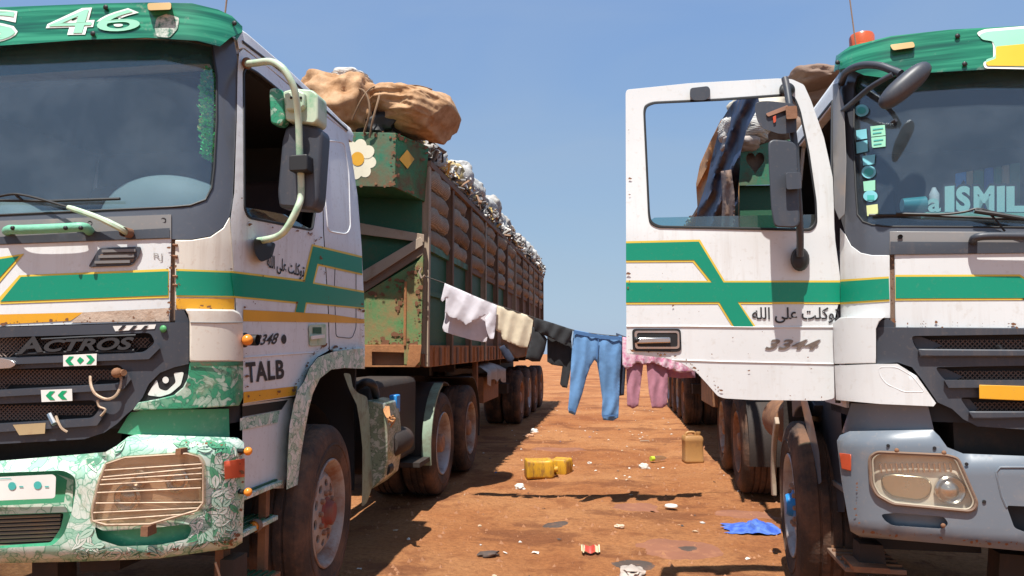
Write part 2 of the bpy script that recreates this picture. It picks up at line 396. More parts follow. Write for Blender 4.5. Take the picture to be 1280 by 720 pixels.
# ------------------------------------------------------------------ mesh helpers
def put(name, me, material, parent=None, smooth=True, bevel=0.0, ang=40, seg=2):
    o = bpy.data.objects.new(name, me)
    COL.objects.link(o)
    if material is not None and not me.materials: me.materials.append(material)
    if smooth:
        me.shade_smooth()
        try: me.set_sharp_from_angle(angle=R_(ang))
        except Exception: pass
    if bevel:
        b = o.modifiers.new("bevel", 'BEVEL')
        b.width = bevel; b.segments = seg; b.limit_method = 'ANGLE'; b.angle_limit = R_(35)
        b.harden_normals = False
    if parent is not None: o.parent = parent
    return o

class MB:
    """collects shapes and builds them as ONE mesh"""
    def __init__(s): s.v = []; s.f = []; s.mi = []; s.cur = 0
    def add(s, vs, fs):
        o = len(s.v)
        s.v += [tuple(p) for p in vs]
        s.f += [tuple(i + o for i in f) for f in fs]
        s.mi += [s.cur] * len(fs)
        return s
    def box(s, a, b, fn=lambda *p: p):
        x0, y0, z0 = a; x1, y1, z1 = b
        P = [fn(*p) for p in ((x0, y0, z0), (x1, y0, z0), (x1, y1, z0), (x0, y1, z0), (x0, y0, z1), (x1, y0, z1), (x1, y1, z1), (x0, y1, z1))]
        return s.add(P, [(0, 3, 2, 1), (4, 5, 6, 7), (0, 1, 5, 4), (1, 2, 6, 5), (2, 3, 7, 6), (3, 0, 4, 7)])
    def hexa(s, P):
        return s.add(P, [(0, 3, 2, 1), (4, 5, 6, 7), (0, 1, 5, 4), (1, 2, 6, 5), (2, 3, 7, 6), (3, 0, 4, 7)])
    def bar(s, p, q, w, h, up=Vector((0, 0, 1))):
        p = Vector(p); q = Vector(q); d = (q - p).normalized()
        if abs(d.dot(up)) > 0.98: up = Vector((1, 0, 0))
        a = d.cross(up).normalized() * (w / 2); c = a.cross(d).normalized() * (h / 2)
        P = [p - a - c, p + a - c, q + a - c, q - a - c, p - a + c, p + a + c, q + a + c, q - a + c]
        return s.hexa(P)
    def tube(s, pts, r, n=8, caps=True):
        pts = [Vector(p) for p in pts]
        rs = r if isinstance(r, (list, tuple)) else [r] * len(pts)
        ring = []
        prev = None
        for i, p in enumerate(pts):
            d = (pts[min(i + 1, len(pts) - 1)] - pts[max(i - 1, 0)]).normalized()
            if prev is None:
                a = d.cross(Vector((0, 0, 1)))
                if a.length < 0.05: a = d.cross(Vector((1, 0, 0)))
            else:
                a = prev - d * prev.dot(d)
            a.normalize(); prev = a
            b = d.cross(a)
            ring.append([p + (a * math.cos(2 * math.pi * k / n) + b * math.sin(2 * math.pi * k / n)) * rs[i] for k in range(n)])
        vs = [q for rr in ring for q in rr]
        fs = []
        for i in range(len(pts) - 1):
            for k in range(n):
                fs.append((i * n + k, i * n + (k + 1) % n, (i + 1) * n + (k + 1) % n, (i + 1) * n + k))
        if caps:
            fs.append(tuple(range(n - 1, -1, -1)))
            fs.append(tuple((len(pts) - 1) * n + k for k in range(n)))
        return s.add(vs, fs)
    def lathe(s, prof, n=32, axis='X', c=(0, 0, 0), close=False):
        """prof: (radius, position along the axis)"""
        vs = []; fs = []
        c = Vector(c)
        for (r, w) in prof:
            for k in range(n):
                a = 2 * math.pi * k / n
                if axis == 'X': p = Vector((w, r * math.cos(a), r * math.sin(a)))
                elif axis == 'Y': p = Vector((r * math.cos(a), w, r * math.sin(a)))
                else: p = Vector((r * math.cos(a), r * math.sin(a), w))
                vs.append(c + p)
        m = len(prof)
        for i in range(m if close else m - 1):
            j = (i + 1) % m
            for k in range(n):
                fs.append((i * n + k, i * n + (k + 1) % n, j * n + (k + 1) % n, j * n + k))
        return s.add(vs, fs)
    def prism(s, poly3, d):
        """polygon of 3-D points pushed along vector d"""
        n = len(poly3); d = Vector(d)
        P = [Vector(p) for p in poly3] + [Vector(p) + d for p in poly3]
        fs = [tuple(range(n)), tuple(range(2 * n - 1, n - 1, -1))]
        for i in range(n): fs.append((i, (i + 1) % n, n + (i + 1) % n, n + i))
        return s.add(P, fs)
    def ball(s, c, r, n=10, m=7, sq=(1, 1, 1)):
        vs = []; fs = []
        for i in range(m + 1):
            th = math.pi * i / m
            for k in range(n):
                a = 2 * math.pi * k / n
                vs.append((c[0] + r * sq[0] * math.sin(th) * math.cos(a), c[1] + r * sq[1] * math.sin(th) * math.sin(a), c[2] + r * sq[2] * math.cos(th)))
        for i in range(m):
            for k in range(n):
                fs.append((i * n + k, i * n + (k + 1) % n, (i + 1) * n + (k + 1) % n, (i + 1) * n + k))
        return s.add(vs, fs)
    def mesh(s, name, mats=None):
        me = bpy.data.meshes.new(name)
        me.from_pydata(s.v, [], s.f)
        bm = bmesh.new(); bm.from_mesh(me)
        bmesh.ops.remove_doubles(bm, verts=bm.verts, dist=1e-5)
        bmesh.ops.recalc_face_normals(bm, faces=bm.faces)
        bm.to_mesh(me); bm.free()
        if mats:
            for m in mats: me.materials.append(m)
            if len(mats) > 1 and len(me.polygons) == len(s.mi):
                me.polygons.foreach_set('material_index', s.mi)
        return me
    def build(s, name, material, parent=None, smooth=True, bevel=0.0, ang=40, seg=2):
        return put(name, s.mesh(name, material if isinstance(material, list) else [material]), None, parent, smooth, bevel, ang, seg)

def tag(o, label=None, cat=None, group=None, kind=None):
    if label: o['label'] = label
    if cat: o['category'] = cat
    if group: o['group'] = group
    if kind: o['kind'] = kind
    return o

def empty(name, loc=(0, 0, 0), rz=0.0):
    o = bpy.data.objects.new(name, None)
    o.empty_display_size = 0.2
    o.location = loc; o.rotation_euler = (0, 0, rz)
    COL.objects.link(o)
    return o

def rnd(poly, r, k=4):
    """round the corners of a polygon"""
    out = []
    n = len(poly)
    for i in range(n):
        p = Vector(poly[i - 1]); q = Vector(poly[i]); s_ = Vector(poly[(i + 1) % n])
        a = (p - q); b = (s_ - q)
        ra = min(r, a.length * 0.45); rb = min(r, b.length * 0.45)
        A = q + a.normalized() * ra; B = q + b.normalized() * rb
        for j in range(k + 1):
            t_ = j / k
            out.append(tuple((1 - t_) ** 2 * A + 2 * t_ * (1 - t_) * q + t_ * t_ * B))
    return out

def smooth_pts(pts, n=6, closed=False):
    P = [Vector(p) for p in pts]
    out = []
    m = len(P)
    rng = range(m) if closed else range(m - 1)
    for i in rng:
        if closed: p0, p1, p2, p3 = P[i - 1], P[i], P[(i + 1) % m], P[(i + 2) % m]
        else: p0, p1, p2, p3 = P[max(i - 1, 0)], P[i], P[i + 1], P[min(i + 2, m - 1)]
        for j in range(n):
            t_ = j / n
            out.append(0.5 * ((2 * p1) + (p2 - p0) * t_ + (2 * p0 - 5 * p1 + 4 * p2 - p3) * t_ ** 2 + (3 * p1 - p0 - 3 * p2 + p3) * t_ ** 3))
    if not closed: out.append(P[-1])
    return out

def inpoly(x, y, poly):
    c = False
    n = len(poly)
    j = n - 1
    for i in range(n):
        xi, yi = poly[i]; xj, yj = poly[j]
        if (yi > y) != (yj > y) and x < (xj - xi) * (y - yi) / (yj - yi) + xi: c = not c
        j = i
    return c

def dense(poly, st):
    out = []
    n = len(poly)
    for i in range(n):
        a = Vector(poly[i][:2]); b = Vector(poly[(i + 1) % n][:2])
        k = max(1, int((b - a).length / st))
        for j in range(k): out.append(tuple(a + (b - a) * (j / k)))
    return out

def tri_fill(poly, holes=(), st=12.0):
    """triangles over an outline with holes: points, faces, outline loops"""
    loops = [dense(poly, st)] + [dense(h, st) for h in holes]
    pts = []; edges = []; lid = []
    for lp in loops:
        o = len(pts)
        pts += [Vector(p) for p in lp]
        edges += [(o + i, o + (i + 1) % len(lp)) for i in range(len(lp))]
    xs = [p[0] for p in poly]; ys = [p[1] for p in poly]
    nx = int((max(xs) - min(xs)) / st) + 1; ny = int((max(ys) - min(ys)) / st) + 1
    bpts = [p for lp in loops for p in lp]
    for i in range(1, nx + 1):
        for j in range(1, ny + 1):
            x = min(xs) + (i - 0.5 + (0.25 if j % 2 else -0.25)) * st; y = min(ys) + (j - 0.5) * st
            if not inpoly(x, y, loops[0]) or any(inpoly(x, y, h) for h in loops[1:]): continue
            if any((x - q[0]) ** 2 + (y - q[1]) ** 2 < (0.45 * st) ** 2 for q in bpts): continue
            pts.append(Vector((x, y)))
    rv, re_, rf, ov, oe, of = delaunay_2d_cdt(pts, edges, [], 0, 1e-5)
    faces = []
    for f in rf:
        cx = sum(rv[i].x for i in f) / len(f); cy = sum(rv[i].y for i in f) / len(f)
        if inpoly(cx, cy, loops[0]) and not any(inpoly(cx, cy, h) for h in loops[1:]): faces.append(tuple(f))
    # border edges straight from the faces
    cnt = {}
    for f in faces:
        for i in range(len(f)):
            e = (f[i], f[(i + 1) % len(f)]); k = (min(e), max(e))
            cnt[k] = cnt.get(k, 0) + 1
    border = [k for k, c in cnt.items() if c == 1]
    return [tuple(p) for p in rv], faces, border

def patch_mb(mb, poly, f, off=0.0, th=0.004, holes=(), st=12.0):
    """a plate whose outline lies on the surface f, its outer face raised by off, th thick"""
    P, F, B = tri_fill(poly, holes, st)
    n = len(P)
    top = [f(x, y, off) for x, y in P]
    bot = [f(x, y, off - th) for x, y in P]
    fs = list(F) + [tuple(i + n for i in reversed(t)) for t in F]
    fs += [(a, b, b + n, a + n) for a, b in B]
    mb.add(top + bot, fs)
    return mb

def decal_mb(mb, poly, f, off, st=12.0, holes=()):
    P, F, B = tri_fill(poly, holes, st)
    mb.add([f(x, y, off) for x, y in P], F)
    return mb

def patch(name, poly, f, material, parent, off=0.0, th=0.01, holes=(), st=12.0, bevel=0.0):
    return patch_mb(MB(), poly, f, off, th, holes, st).build(name, material, parent, bevel=bevel)

def decal(name, poly, f, material, parent, off, st=12.0, holes=()):
    return decal_mb(MB(), poly, f, off, st, holes).build(name, material, parent)

def ell(cx, cy, rx, ry, n=20, rot=0.0):
    c, s_ = math.cos(rot), math.sin(rot)
    return [(cx + rx * math.cos(2 * math.pi * k / n) * c - ry * math.sin(2 * math.pi * k / n) * s_,
             cy + rx * math.cos(2 * math.pi * k / n) * s_ + ry * math.sin(2 * math.pi * k / n) * c) for k in range(n)]

def rect(x0, y0, x1, y1): return [(x0, y0), (x1, y0), (x1, y1), (x0, y1)]

def ringline(name, poly, f, off, r, material, parent, closed=True, n=6):
    pts = dense(poly, 8.0)
    if not closed: pts = [p for p in dense(list(poly) + list(poly)[-2:0:-1], 8.0)][:sum(max(1, int((Vector(poly[i + 1]) - Vector(poly[i])).length / 8.0)) for i in range(len(poly) - 1)) + 1] if len(poly) > 2 else [tuple(Vector(poly[0]).lerp(Vector(poly[1]), i / 10)) for i in range(11)]
    P = [f(x, y, off) for x, y in pts]
    if closed: P = P + [P[0], P[1]]
    return MB().tube(P, r, n, caps=False).build(name, material, parent)

def lettering(name, text, quad, f, off, material, parent, shear=0.0, bold=0.0, thick=0.0, space=1.0):
    """writing laid on the surface f inside a four cornered box (tl, tr, br, bl)"""
    c = bpy.data.curves.new(name, 'FONT')
    c.body = text; c.shear = shear; c.offset = bold; c.extrude = 0.5 if thick else 0.0
    c.space_character = space; c.resolution_u = 5
    o = bpy.data.objects.new(name, c)
    COL.objects.link(o)
    dg = bpy.context.evaluated_depsgraph_get()
    me = bpy.data.meshes.new_from_object(o.evaluated_get(dg))
    bpy.data.objects.remove(o)
    xs = [v.co.x for v in me.vertices]; ys = [v.co.y for v in me.vertices]
    x0, x1, y0, y1 = min(xs), max(xs), min(ys), max(ys)
    tl, tr, br, bl = [Vector(q) for q in quad]
    for v in me.vertices:
        a = (v.co.x - x0) / (x1 - x0); b = (v.co.y - y0) / (y1 - y0)
        p = (bl * (1 - a) + br * a) * (1 - b) + (tl * (1 - a) + tr * a) * b
        v.co = f(p.x, p.y, off + (v.co.z + 0.5) * thick if thick else off)
    me.materials.clear()
    me.materials.append(material)
    return put(name, me, None, parent, smooth=False)

def box4(x0, y0, x1, y1): return [(x0, y0), (x1, y0), (x1, y1), (x0, y1)]

# ------------------------------------------------------------------ a truck's own frame: u inward from its visible side, v back from its front, z up
class Frame:
    def __init__(s, ox, oy, yaw, sg, wide=2.2):
        s.o = Vector((ox, oy, 0)); s.yaw = yaw; s.sg = sg; s.w = wide
        s.inv = Matrix.Rotation(yaw, 3, 'Z')
        s.e = s.inv @ (EYE - s.o)
        s.cache = {}
    def P(s, u, v, z): return Vector((s.sg * u, v, z))
    def ray(s, x, y):
        d = s.inv @ sight(x, y)
        return (s.sg * s.e.x, s.e.y, s.e.z), (s.sg * d.x, d.y, d.z)
    def at(s, axis, x, y, val):
        o, d = s.ray(x, y)
        k = (val - o[axis]) / d[axis]
        return s.P(o[0] + d[0] * k, o[1] + d[1] * k, o[2] + d[2] * k)
    def U(s, x, y, u): return s.at(0, x, y, u)
    def V(s, x, y, v): return s.at(1, x, y, v)
    def fv(s, v0): return lambda x, y, off=0.0: s.V(x, y, v0 - off)
    def fu(s, u0): return lambda x, y, off=0.0: s.U(x, y, u0 - off)
    def vfront(s, u):
        h = s.w / 2
        u = min(u, s.w - u)
        if u < 0: return 9.0
        bul = 0.07 * ((h - u) / (h - 0.3)) ** 2
        if u < 0.30:
            k = (0.30 - u) / 0.30
            return bul + 0.23 * (1 - max(0.0, 1 - k ** 2.3) ** (1 / 2.3))
        return bul
    def tumble(s, z): return 0.10 * (max(0.0, z - 2.15) / 0.9) ** 1.2
    def lean(s, z): return 0.15 * max(0.0, z - 1.98)
    def depth(s, u, v, z, off):
        """positive inside the body"""
        t_ = s.tumble(z)
        uu = u - t_ + off
        if uu < 0 or uu > s.w - 2 * t_ + 2 * off: return -1.0
        return v + off - s.vfront(min(max(uu, 0), s.w)) - s.lean(z)
    def skin(s, x, y, off=0.0):
        key = (round(x, 2), round(y, 2), round(off, 4))
        if key in s.cache: return s.cache[key].copy()
        o, d = s.ray(x, y)
        k = 1.5
        def g(k): return s.depth(o[0] + d[0] * k, o[1] + d[1] * k, o[2] + d[2] * k, off)
        while k < 9 and g(k) < 0: k += 0.08
        a, b = k - 0.08, k
        for _ in range(22):
            m = (a + b) / 2
            if g(m) < 0: a = m
            else: b = m
        p = s.P(o[0] + d[0] * b, o[1] + d[1] * b, o[2] + d[2] * b)
        s.cache[key] = p.copy()
        return p
    def root(s, name): return empty(name, s.o, -s.yaw)
    def place(s, o):
        o.location = s.o; o.rotation_euler = (0, 0, -s.yaw)
        return o
    def contour(s, z, inset=0.0, v_end=2.04, n=26):
        t_ = s.tumble(z) + inset
        pts = []
        for i in range(n + 1):
            a = i / n
            u = (s.w - 2 * t_) * (0.5 - 0.5 * math.cos(math.pi * a))
            un = u * s.w / (s.w - 2 * t_)
            pts.append((t_ + u, min(0.36, s.vfront(un)) + s.lean(z) + inset))
        pts = [(t_, v_end - inset)] + pts + [(s.w - t_, v_end - inset)]
        return pts

def loft(mb, F, levels, v_end=2.04, cap=True, vmax=None):
    rings = []
    for z, ins in levels:
        rings.append([F.P(u, v if vmax is None else min(v, vmax), z) for u, v in F.contour(z, ins, v_end)])
    n = len(rings[0])
    vs = [p for r in rings for p in r]
    fs = []
    for i in range(len(rings) - 1):
        for k in range(n): fs.append((i * n + k, i * n + (k + 1) % n, (i + 1) * n + (k + 1) % n, (i + 1) * n + k))
    if cap:
        fs.append(tuple(range(n))); fs.append(tuple((len(rings) - 1) * n + k for k in range(n)))
    mb.add(vs, fs)
    return mb
# ==BODY==
# ------------------------------------------------------------------ ground
def ground_z(x, y):
    """height of the trodden soil"""
    z = -0.0105 * (y - 26) if y > 26 else 0.0
    near = max(0.0, 1 - max(0, y - 13) / 12) if y > 2 else 0.3
    if abs(x) < 9 and y < 26:
        q = Vector((x, y, 0))
        z += near * (0.026 * noise.noise(q * 0.9) + 0.014 * noise.noise(q * 3.1 + Vector((7, 3, 1))) + 0.006 * noise.noise(q * 9.0))
        for rx, w_ in ((-0.75, 0.22), (0.65, 0.25)):       # ruts running along the lane
            d = (x - rx - 0.12 * math.sin(y * 0.5)) / w_
            z -= near * 0.016 * math.exp(-d * d)
        z -= 0.012
    return z

def ground():
    def axis(parts):
        out = []
        for a, b, s_ in parts:
            k = max(1, round((b - a) / s_))
            out += [a + (b - a) * i / k for i in range(k)]
        out.append(parts[-1][1])
        return out
    xs = axis([(-900, -200, 350), (-200, -40, 80), (-40, -8, 8), (-8, -2.6, 0.6), (-2.6, 2.4, 0.05), (2.4, 8, 0.6), (8, 40, 8), (40, 200, 80), (200, 900, 350)])
    ys = axis([(-300, -30, 135), (-30, -4, 13), (-4, 3.5, 0.75), (3.5, 13, 0.05), (13, 26, 0.25), (26, 60, 4), (60, 200, 35), (200, 1000, 200), (1000, 3500, 1250)])
    vs = []
    for y in ys:
        for x in xs:
            vs.append((x, y, ground_z(x, y)))
    nx = len(xs)
    fs = [(j * nx + i, j * nx + i + 1, (j + 1) * nx + i + 1, (j + 1) * nx + i) for j in range(len(ys) - 1) for i in range(nx - 1)]
    me = bpy.data.meshes.new("ground"); me.from_pydata(vs, [], fs)
    m, t, b = new_mat("red_laterite_soil")
    v = coords(t)
    n1 = nd(t, "ShaderNodeTexNoise", i_Scale=0.55, i_Detail=7.0, i_Roughness=0.6); t.links.new(v, n1.inputs['Vector'])
    n2 = nd(t, "ShaderNodeTexNoise", i_Scale=2.6, i_Detail=9.0, i_Roughness=0.7); t.links.new(v, n2.inputs['Vector'])
    n3 = nd(t, "ShaderNodeTexNoise", i_Scale=28.0, i_Detail=5.0, i_Roughness=0.7); t.links.new(v, n3.inputs['Vector'])
    c = ramp(t, n1.outputs[0], [(0.32, (0.29, 0.102, 0.040)), (0.43, (0.395, 0.158, 0.060)), (0.60, (0.47, 0.215, 0.090))])
    f = ramp(t, n2.outputs[0], [(0.54, 0.0), (0.64, 0.55)])
    c = mixc(t, f, c, (0.215, 0.073, 0.030))
    # trodden band of darker damp soil across the lane
    vs2 = coords(t, (0.8, 1.15, 1))
    n4 = nd(t, "ShaderNodeTexNoise", i_Scale=1.0, i_Detail=6.0, i_Roughness=0.65); t.links.new(vs2, n4.inputs['Vector'])
    f4 = ramp(t, n4.outputs[0], [(0.54, 0.0), (0.60, 0.7)])
    c = mixc(t, f4, c, (0.20, 0.074, 0.034))
    f3 = ramp(t, n3.outputs[0], [(0.3, 0.55), (0.55, 0.0)])
    c = mixc(t, f3, c, (0.17, 0.062, 0.030))
    f5 = ramp(t, n3.outputs[0], [(0.62, 0.0), (0.75, 0.5)])
    c = mixc(t, f5, c, (0.50, 0.27, 0.14))
    n6 = nd(t, "ShaderNodeTexNoise", i_Scale=1.9, i_Detail=3.0); t.links.new(coords(t, (1, 1, 1)), n6.inputs['Vector'])
    n6.inputs['Distortion'].default_value = 0.6
    f6 = ramp(t, n6.outputs[0], [(0.735, 0.0), (0.765, 0.8)])
    c = mixc(t, f6, c, (0.06, 0.04, 0.035))
    t.links.new(c, b.inputs['Base Color'])
    b.inputs['Roughness'].default_value = 0.95
    b.inputs['Specular IOR Level'].default_value = 0.15
    n5 = nd(t, "ShaderNodeTexNoise", i_Scale=11.0, i_Detail=10.0, i_Roughness=0.75); t.links.new(v, n5.inputs['Vector'])
    bp = nd(t, "ShaderNodeBump", i_Strength=0.9, i_Distance=0.06)
    t.links.new(n5.outputs[0], bp.inputs['Height']); t.links.new(bp.outputs[0], b.inputs['Normal'])
    o = put("ground", me, m)
    tag(o, kind='structure')
    # loose stones and clods
    mb = MB()
    rr = random.Random(3)
    for i in range(5200):
        y = 3.6 + 17 * rr.random() ** 1.7; x = rr.uniform(-2.5, 2.2)
        r = 0.004 + 0.020 * rr.random() ** 4
        a = rr.random() * 6.28; g0 = ground_z(x, y)
        pts = []
        for k in range(5):
            aa = a + k * 6.283 / 5
            pts.append((x + r * math.cos(aa) * rr.uniform(.7, 1.3), y + r * math.sin(aa) * rr.uniform(.7, 1.3), g0 - .006))
        top = (x + rr.uniform(-.3, .3) * r, y + rr.uniform(-.3, .3) * r, g0 + r * rr.uniform(0.6, 1.3))
        mb.add(pts + [top], [(k, (k + 1) % 5, 5) for k in range(5)])
    tag(mb.build("loose_stones", mat("soil_clods", (0.36, 0.17, 0.085), 0.95, dirt=0.4, dcol=(0.17, 0.08, 0.05), dscale=3), smooth=False), kind='stuff')
ground()

def litter_bits():
    """many tiny scraps of paper and plastic trodden into the lane"""
    rr = random.Random(31); vs = []; fs = []; mi = []
    for i in range(150):
        y = 4.0 + 14 * rr.random() ** 1.4; x = rr.gauss(-.2, .85)
        if i % 3 == 0: x = rr.choice((-1.35, .75)) + rr.gauss(0, .25)
        r = rr.uniform(.005, .020); a = rr.random() * 6.28; o = len(vs); z = ground_z(x, y)
        for k in range(6):
            aa = a + k * 1.047; q = r * rr.uniform(.5, 1.3)
            vs.append((x + q * math.cos(aa) * 1.4, y + q * math.sin(aa), z + rr.uniform(.001, .014)))
        vs.append((x, y, z + rr.uniform(.006, .02)))
        fs += [(o + k, o + (k + 1) % 6, o + 6) for k in range(6)]; mi += [rr.choices(range(5), (5, 3, 3, .5, 1))[0]] * 6
    me = bpy.data.meshes.new("litter_bits"); me.from_pydata(vs, [], fs)
    for m_ in (paper, mat("litter_tan", (.50, .36, .24), .8), mat("litter_dark", (.06, .045, .04), .8), mat("litter_blue", (.05, .14, .42), .5), mat("litter_grey", (.40, .38, .36), .6)): me.materials.append(m_)
    me.polygons.foreach_set('material_index', mi)
    tag(put("litter_bits", me, None, None, smooth=False), kind='stuff')
litter_bits()

# ------------------------------------------------------------------ wheels
WM = {}
def tyre_mesh():
    prof = [(.308, -.03), (.312, -.004), (.335, .008), (.375, .017), (.43, .018), (.475, .008), (.498, -.006), (.514, -.026),
            (.519, -.05), (.519, -.085), (.508, -.088), (.508, -.098), (.520, -.101), (.520, -.142), (.508, -.145), (.508, -.157), (.520, -.160),
            (.520, -.20), (.508, -.203), (.508, -.213), (.519, -.216), (.519, -.25), (.512, -.275), (.475, -.308), (.43, -.318), (.335, -.308), (.308, -.27)]
    mb = MB().lathe(prof, 56)
    # raised ribs on the sidewall and shoulder blocks
    mb.lathe([(.392, .0175), (.396, .0225), (.404, .0225), (.408, .0175)], 56)
    return mb.mesh("wheel", [tyre_m])

def rim_mesh(style, material):
    mb = MB()
    if style == 'front':
        mb.lathe([(.300, -.03), (.312, -.006), (.316, .006), (.310, .012), (.300, .006), (.288, -.012), (.276, -.045), (.262, -.075), (.20, -.085), (.02, -.085)], 48)
        def w(r): return -.058 if r > .236 else (-.058 + (.236 - r) / .016 * .028 if r > .22 else -.030 + (.22 - r) * .12)
        r0, r1, hr = .085, .242, .172
        hol = (.021, .031)
    else:
        mb.lathe([(.300, -.03), (.312, -.006), (.316, .006), (.310, .012), (.300, .006), (.290, -.012), (.282, -.05), (.268, -.12), (.262, -.155)], 48)
        mb.lathe([(.20, -.178), (.02, -.178)], 24)
        def w(r): return -.150 if r > .24 else (-.150 + (.24 - r) / .05 * -.012 if r > .19 else -.162 + (.19 - r) * 0.1)
        r0, r1, hr = .10, .264, .205
        hol = (.018, .028)
    holes = []
    for k in range(10):
        a = 2 * math.pi * k / 10
        holes.append([(hr * 1000 * math.cos(a) + x * math.cos(a) - y * math.sin(a), hr * 1000 * math.sin(a) + x * math.sin(a) + y * math.cos(a))
                      for x, y in ell(0, 0, hol[0] * 1000, hol[1] * 1000, 12)])
    f = lambda x, y, off=0.0: Vector((w(math.hypot(x, y) / 1000) + off, x / 1000, y / 1000))
    patch_mb(mb, ell(0, 0, r1 * 1000, r1 * 1000, 48), f, 0.0, 0.012, holes + [ell(0, 0, r0 * 1000, r0 * 1000, 28)], st=26)
    return mb.mesh("rim", [material])

def hub_mesh(style, material):
    mb = MB()
    if style == 'front':
        mb.lathe([(.092, -.05), (.092, -.012), (.072, -.004), (.066, .022), (.058, .034), (.022, .036), (.0, .036)], 28)
    else:
        mb.lathe([(.105, -.18), (.105, -.12), (.095, -.10), (.092, -.012), (.080, .002), (.03, .004), (.0, .004)], 28)
    return mb.mesh("hub", [material])

def nut_mesh(style, material):
    mb = MB()
    mb.lathe([(.016, -.02), (.016, .012), (.010, .018), (.0, .018)], 6)
    return mb.mesh("lug_nut", [material])

def wheel(F, root, u, v, style='rear', paint=None, hub=None, inner=True, R=0.52, spin=0.0, steer=0.0):
    rz = (0 if F.sg < 0 else math.pi)
    if 'tyre' not in WM: WM['tyre'] = tyre_mesh()
    o = bpy.data.objects.new("wheel", WM['tyre']); COL.objects.link(o); o.parent = root
    o.location = F.P(u, v, R - 0.012); o.rotation_euler = (spin, 0, rz + steer)
    if inner:
        o2 = bpy.data.objects.new("inner_wheel", WM['tyre']); COL.objects.link(o2); o2.parent = root
        o2.location = F.P(u + 0.36, v, R - 0.012); o2.rotation_euler = (spin, 0, rz)
    paint = paint or rim_rust; hub = hub or rim_rust
    for kind, fn, m_ in (('rim', rim_mesh, paint), ('hub', hub_mesh, hub), ('nut', nut_mesh, rim_rust)):
        k = (kind, style, m_.name)
        if k not in WM: WM[k] = fn(style, m_)
    for kind in ('rim', 'hub'):
        c = bpy.data.objects.new(kind, WM[(kind, style, (paint if kind == 'rim' else hub).name)])
        COL.objects.link(c); c.parent = o
    nr, nw = (.118, -.012) if style == 'front' else (.135, -.148)
    for k in range(10):
        a = 2 * math.pi * (k + .5) / 10
        c = bpy.data.objects.new("lug_nut", WM[('nut', style, rim_rust.name)])
        COL.objects.link(c); c.parent = o
        c.location = (nw, nr * math.cos(a), nr * math.sin(a))
    return o

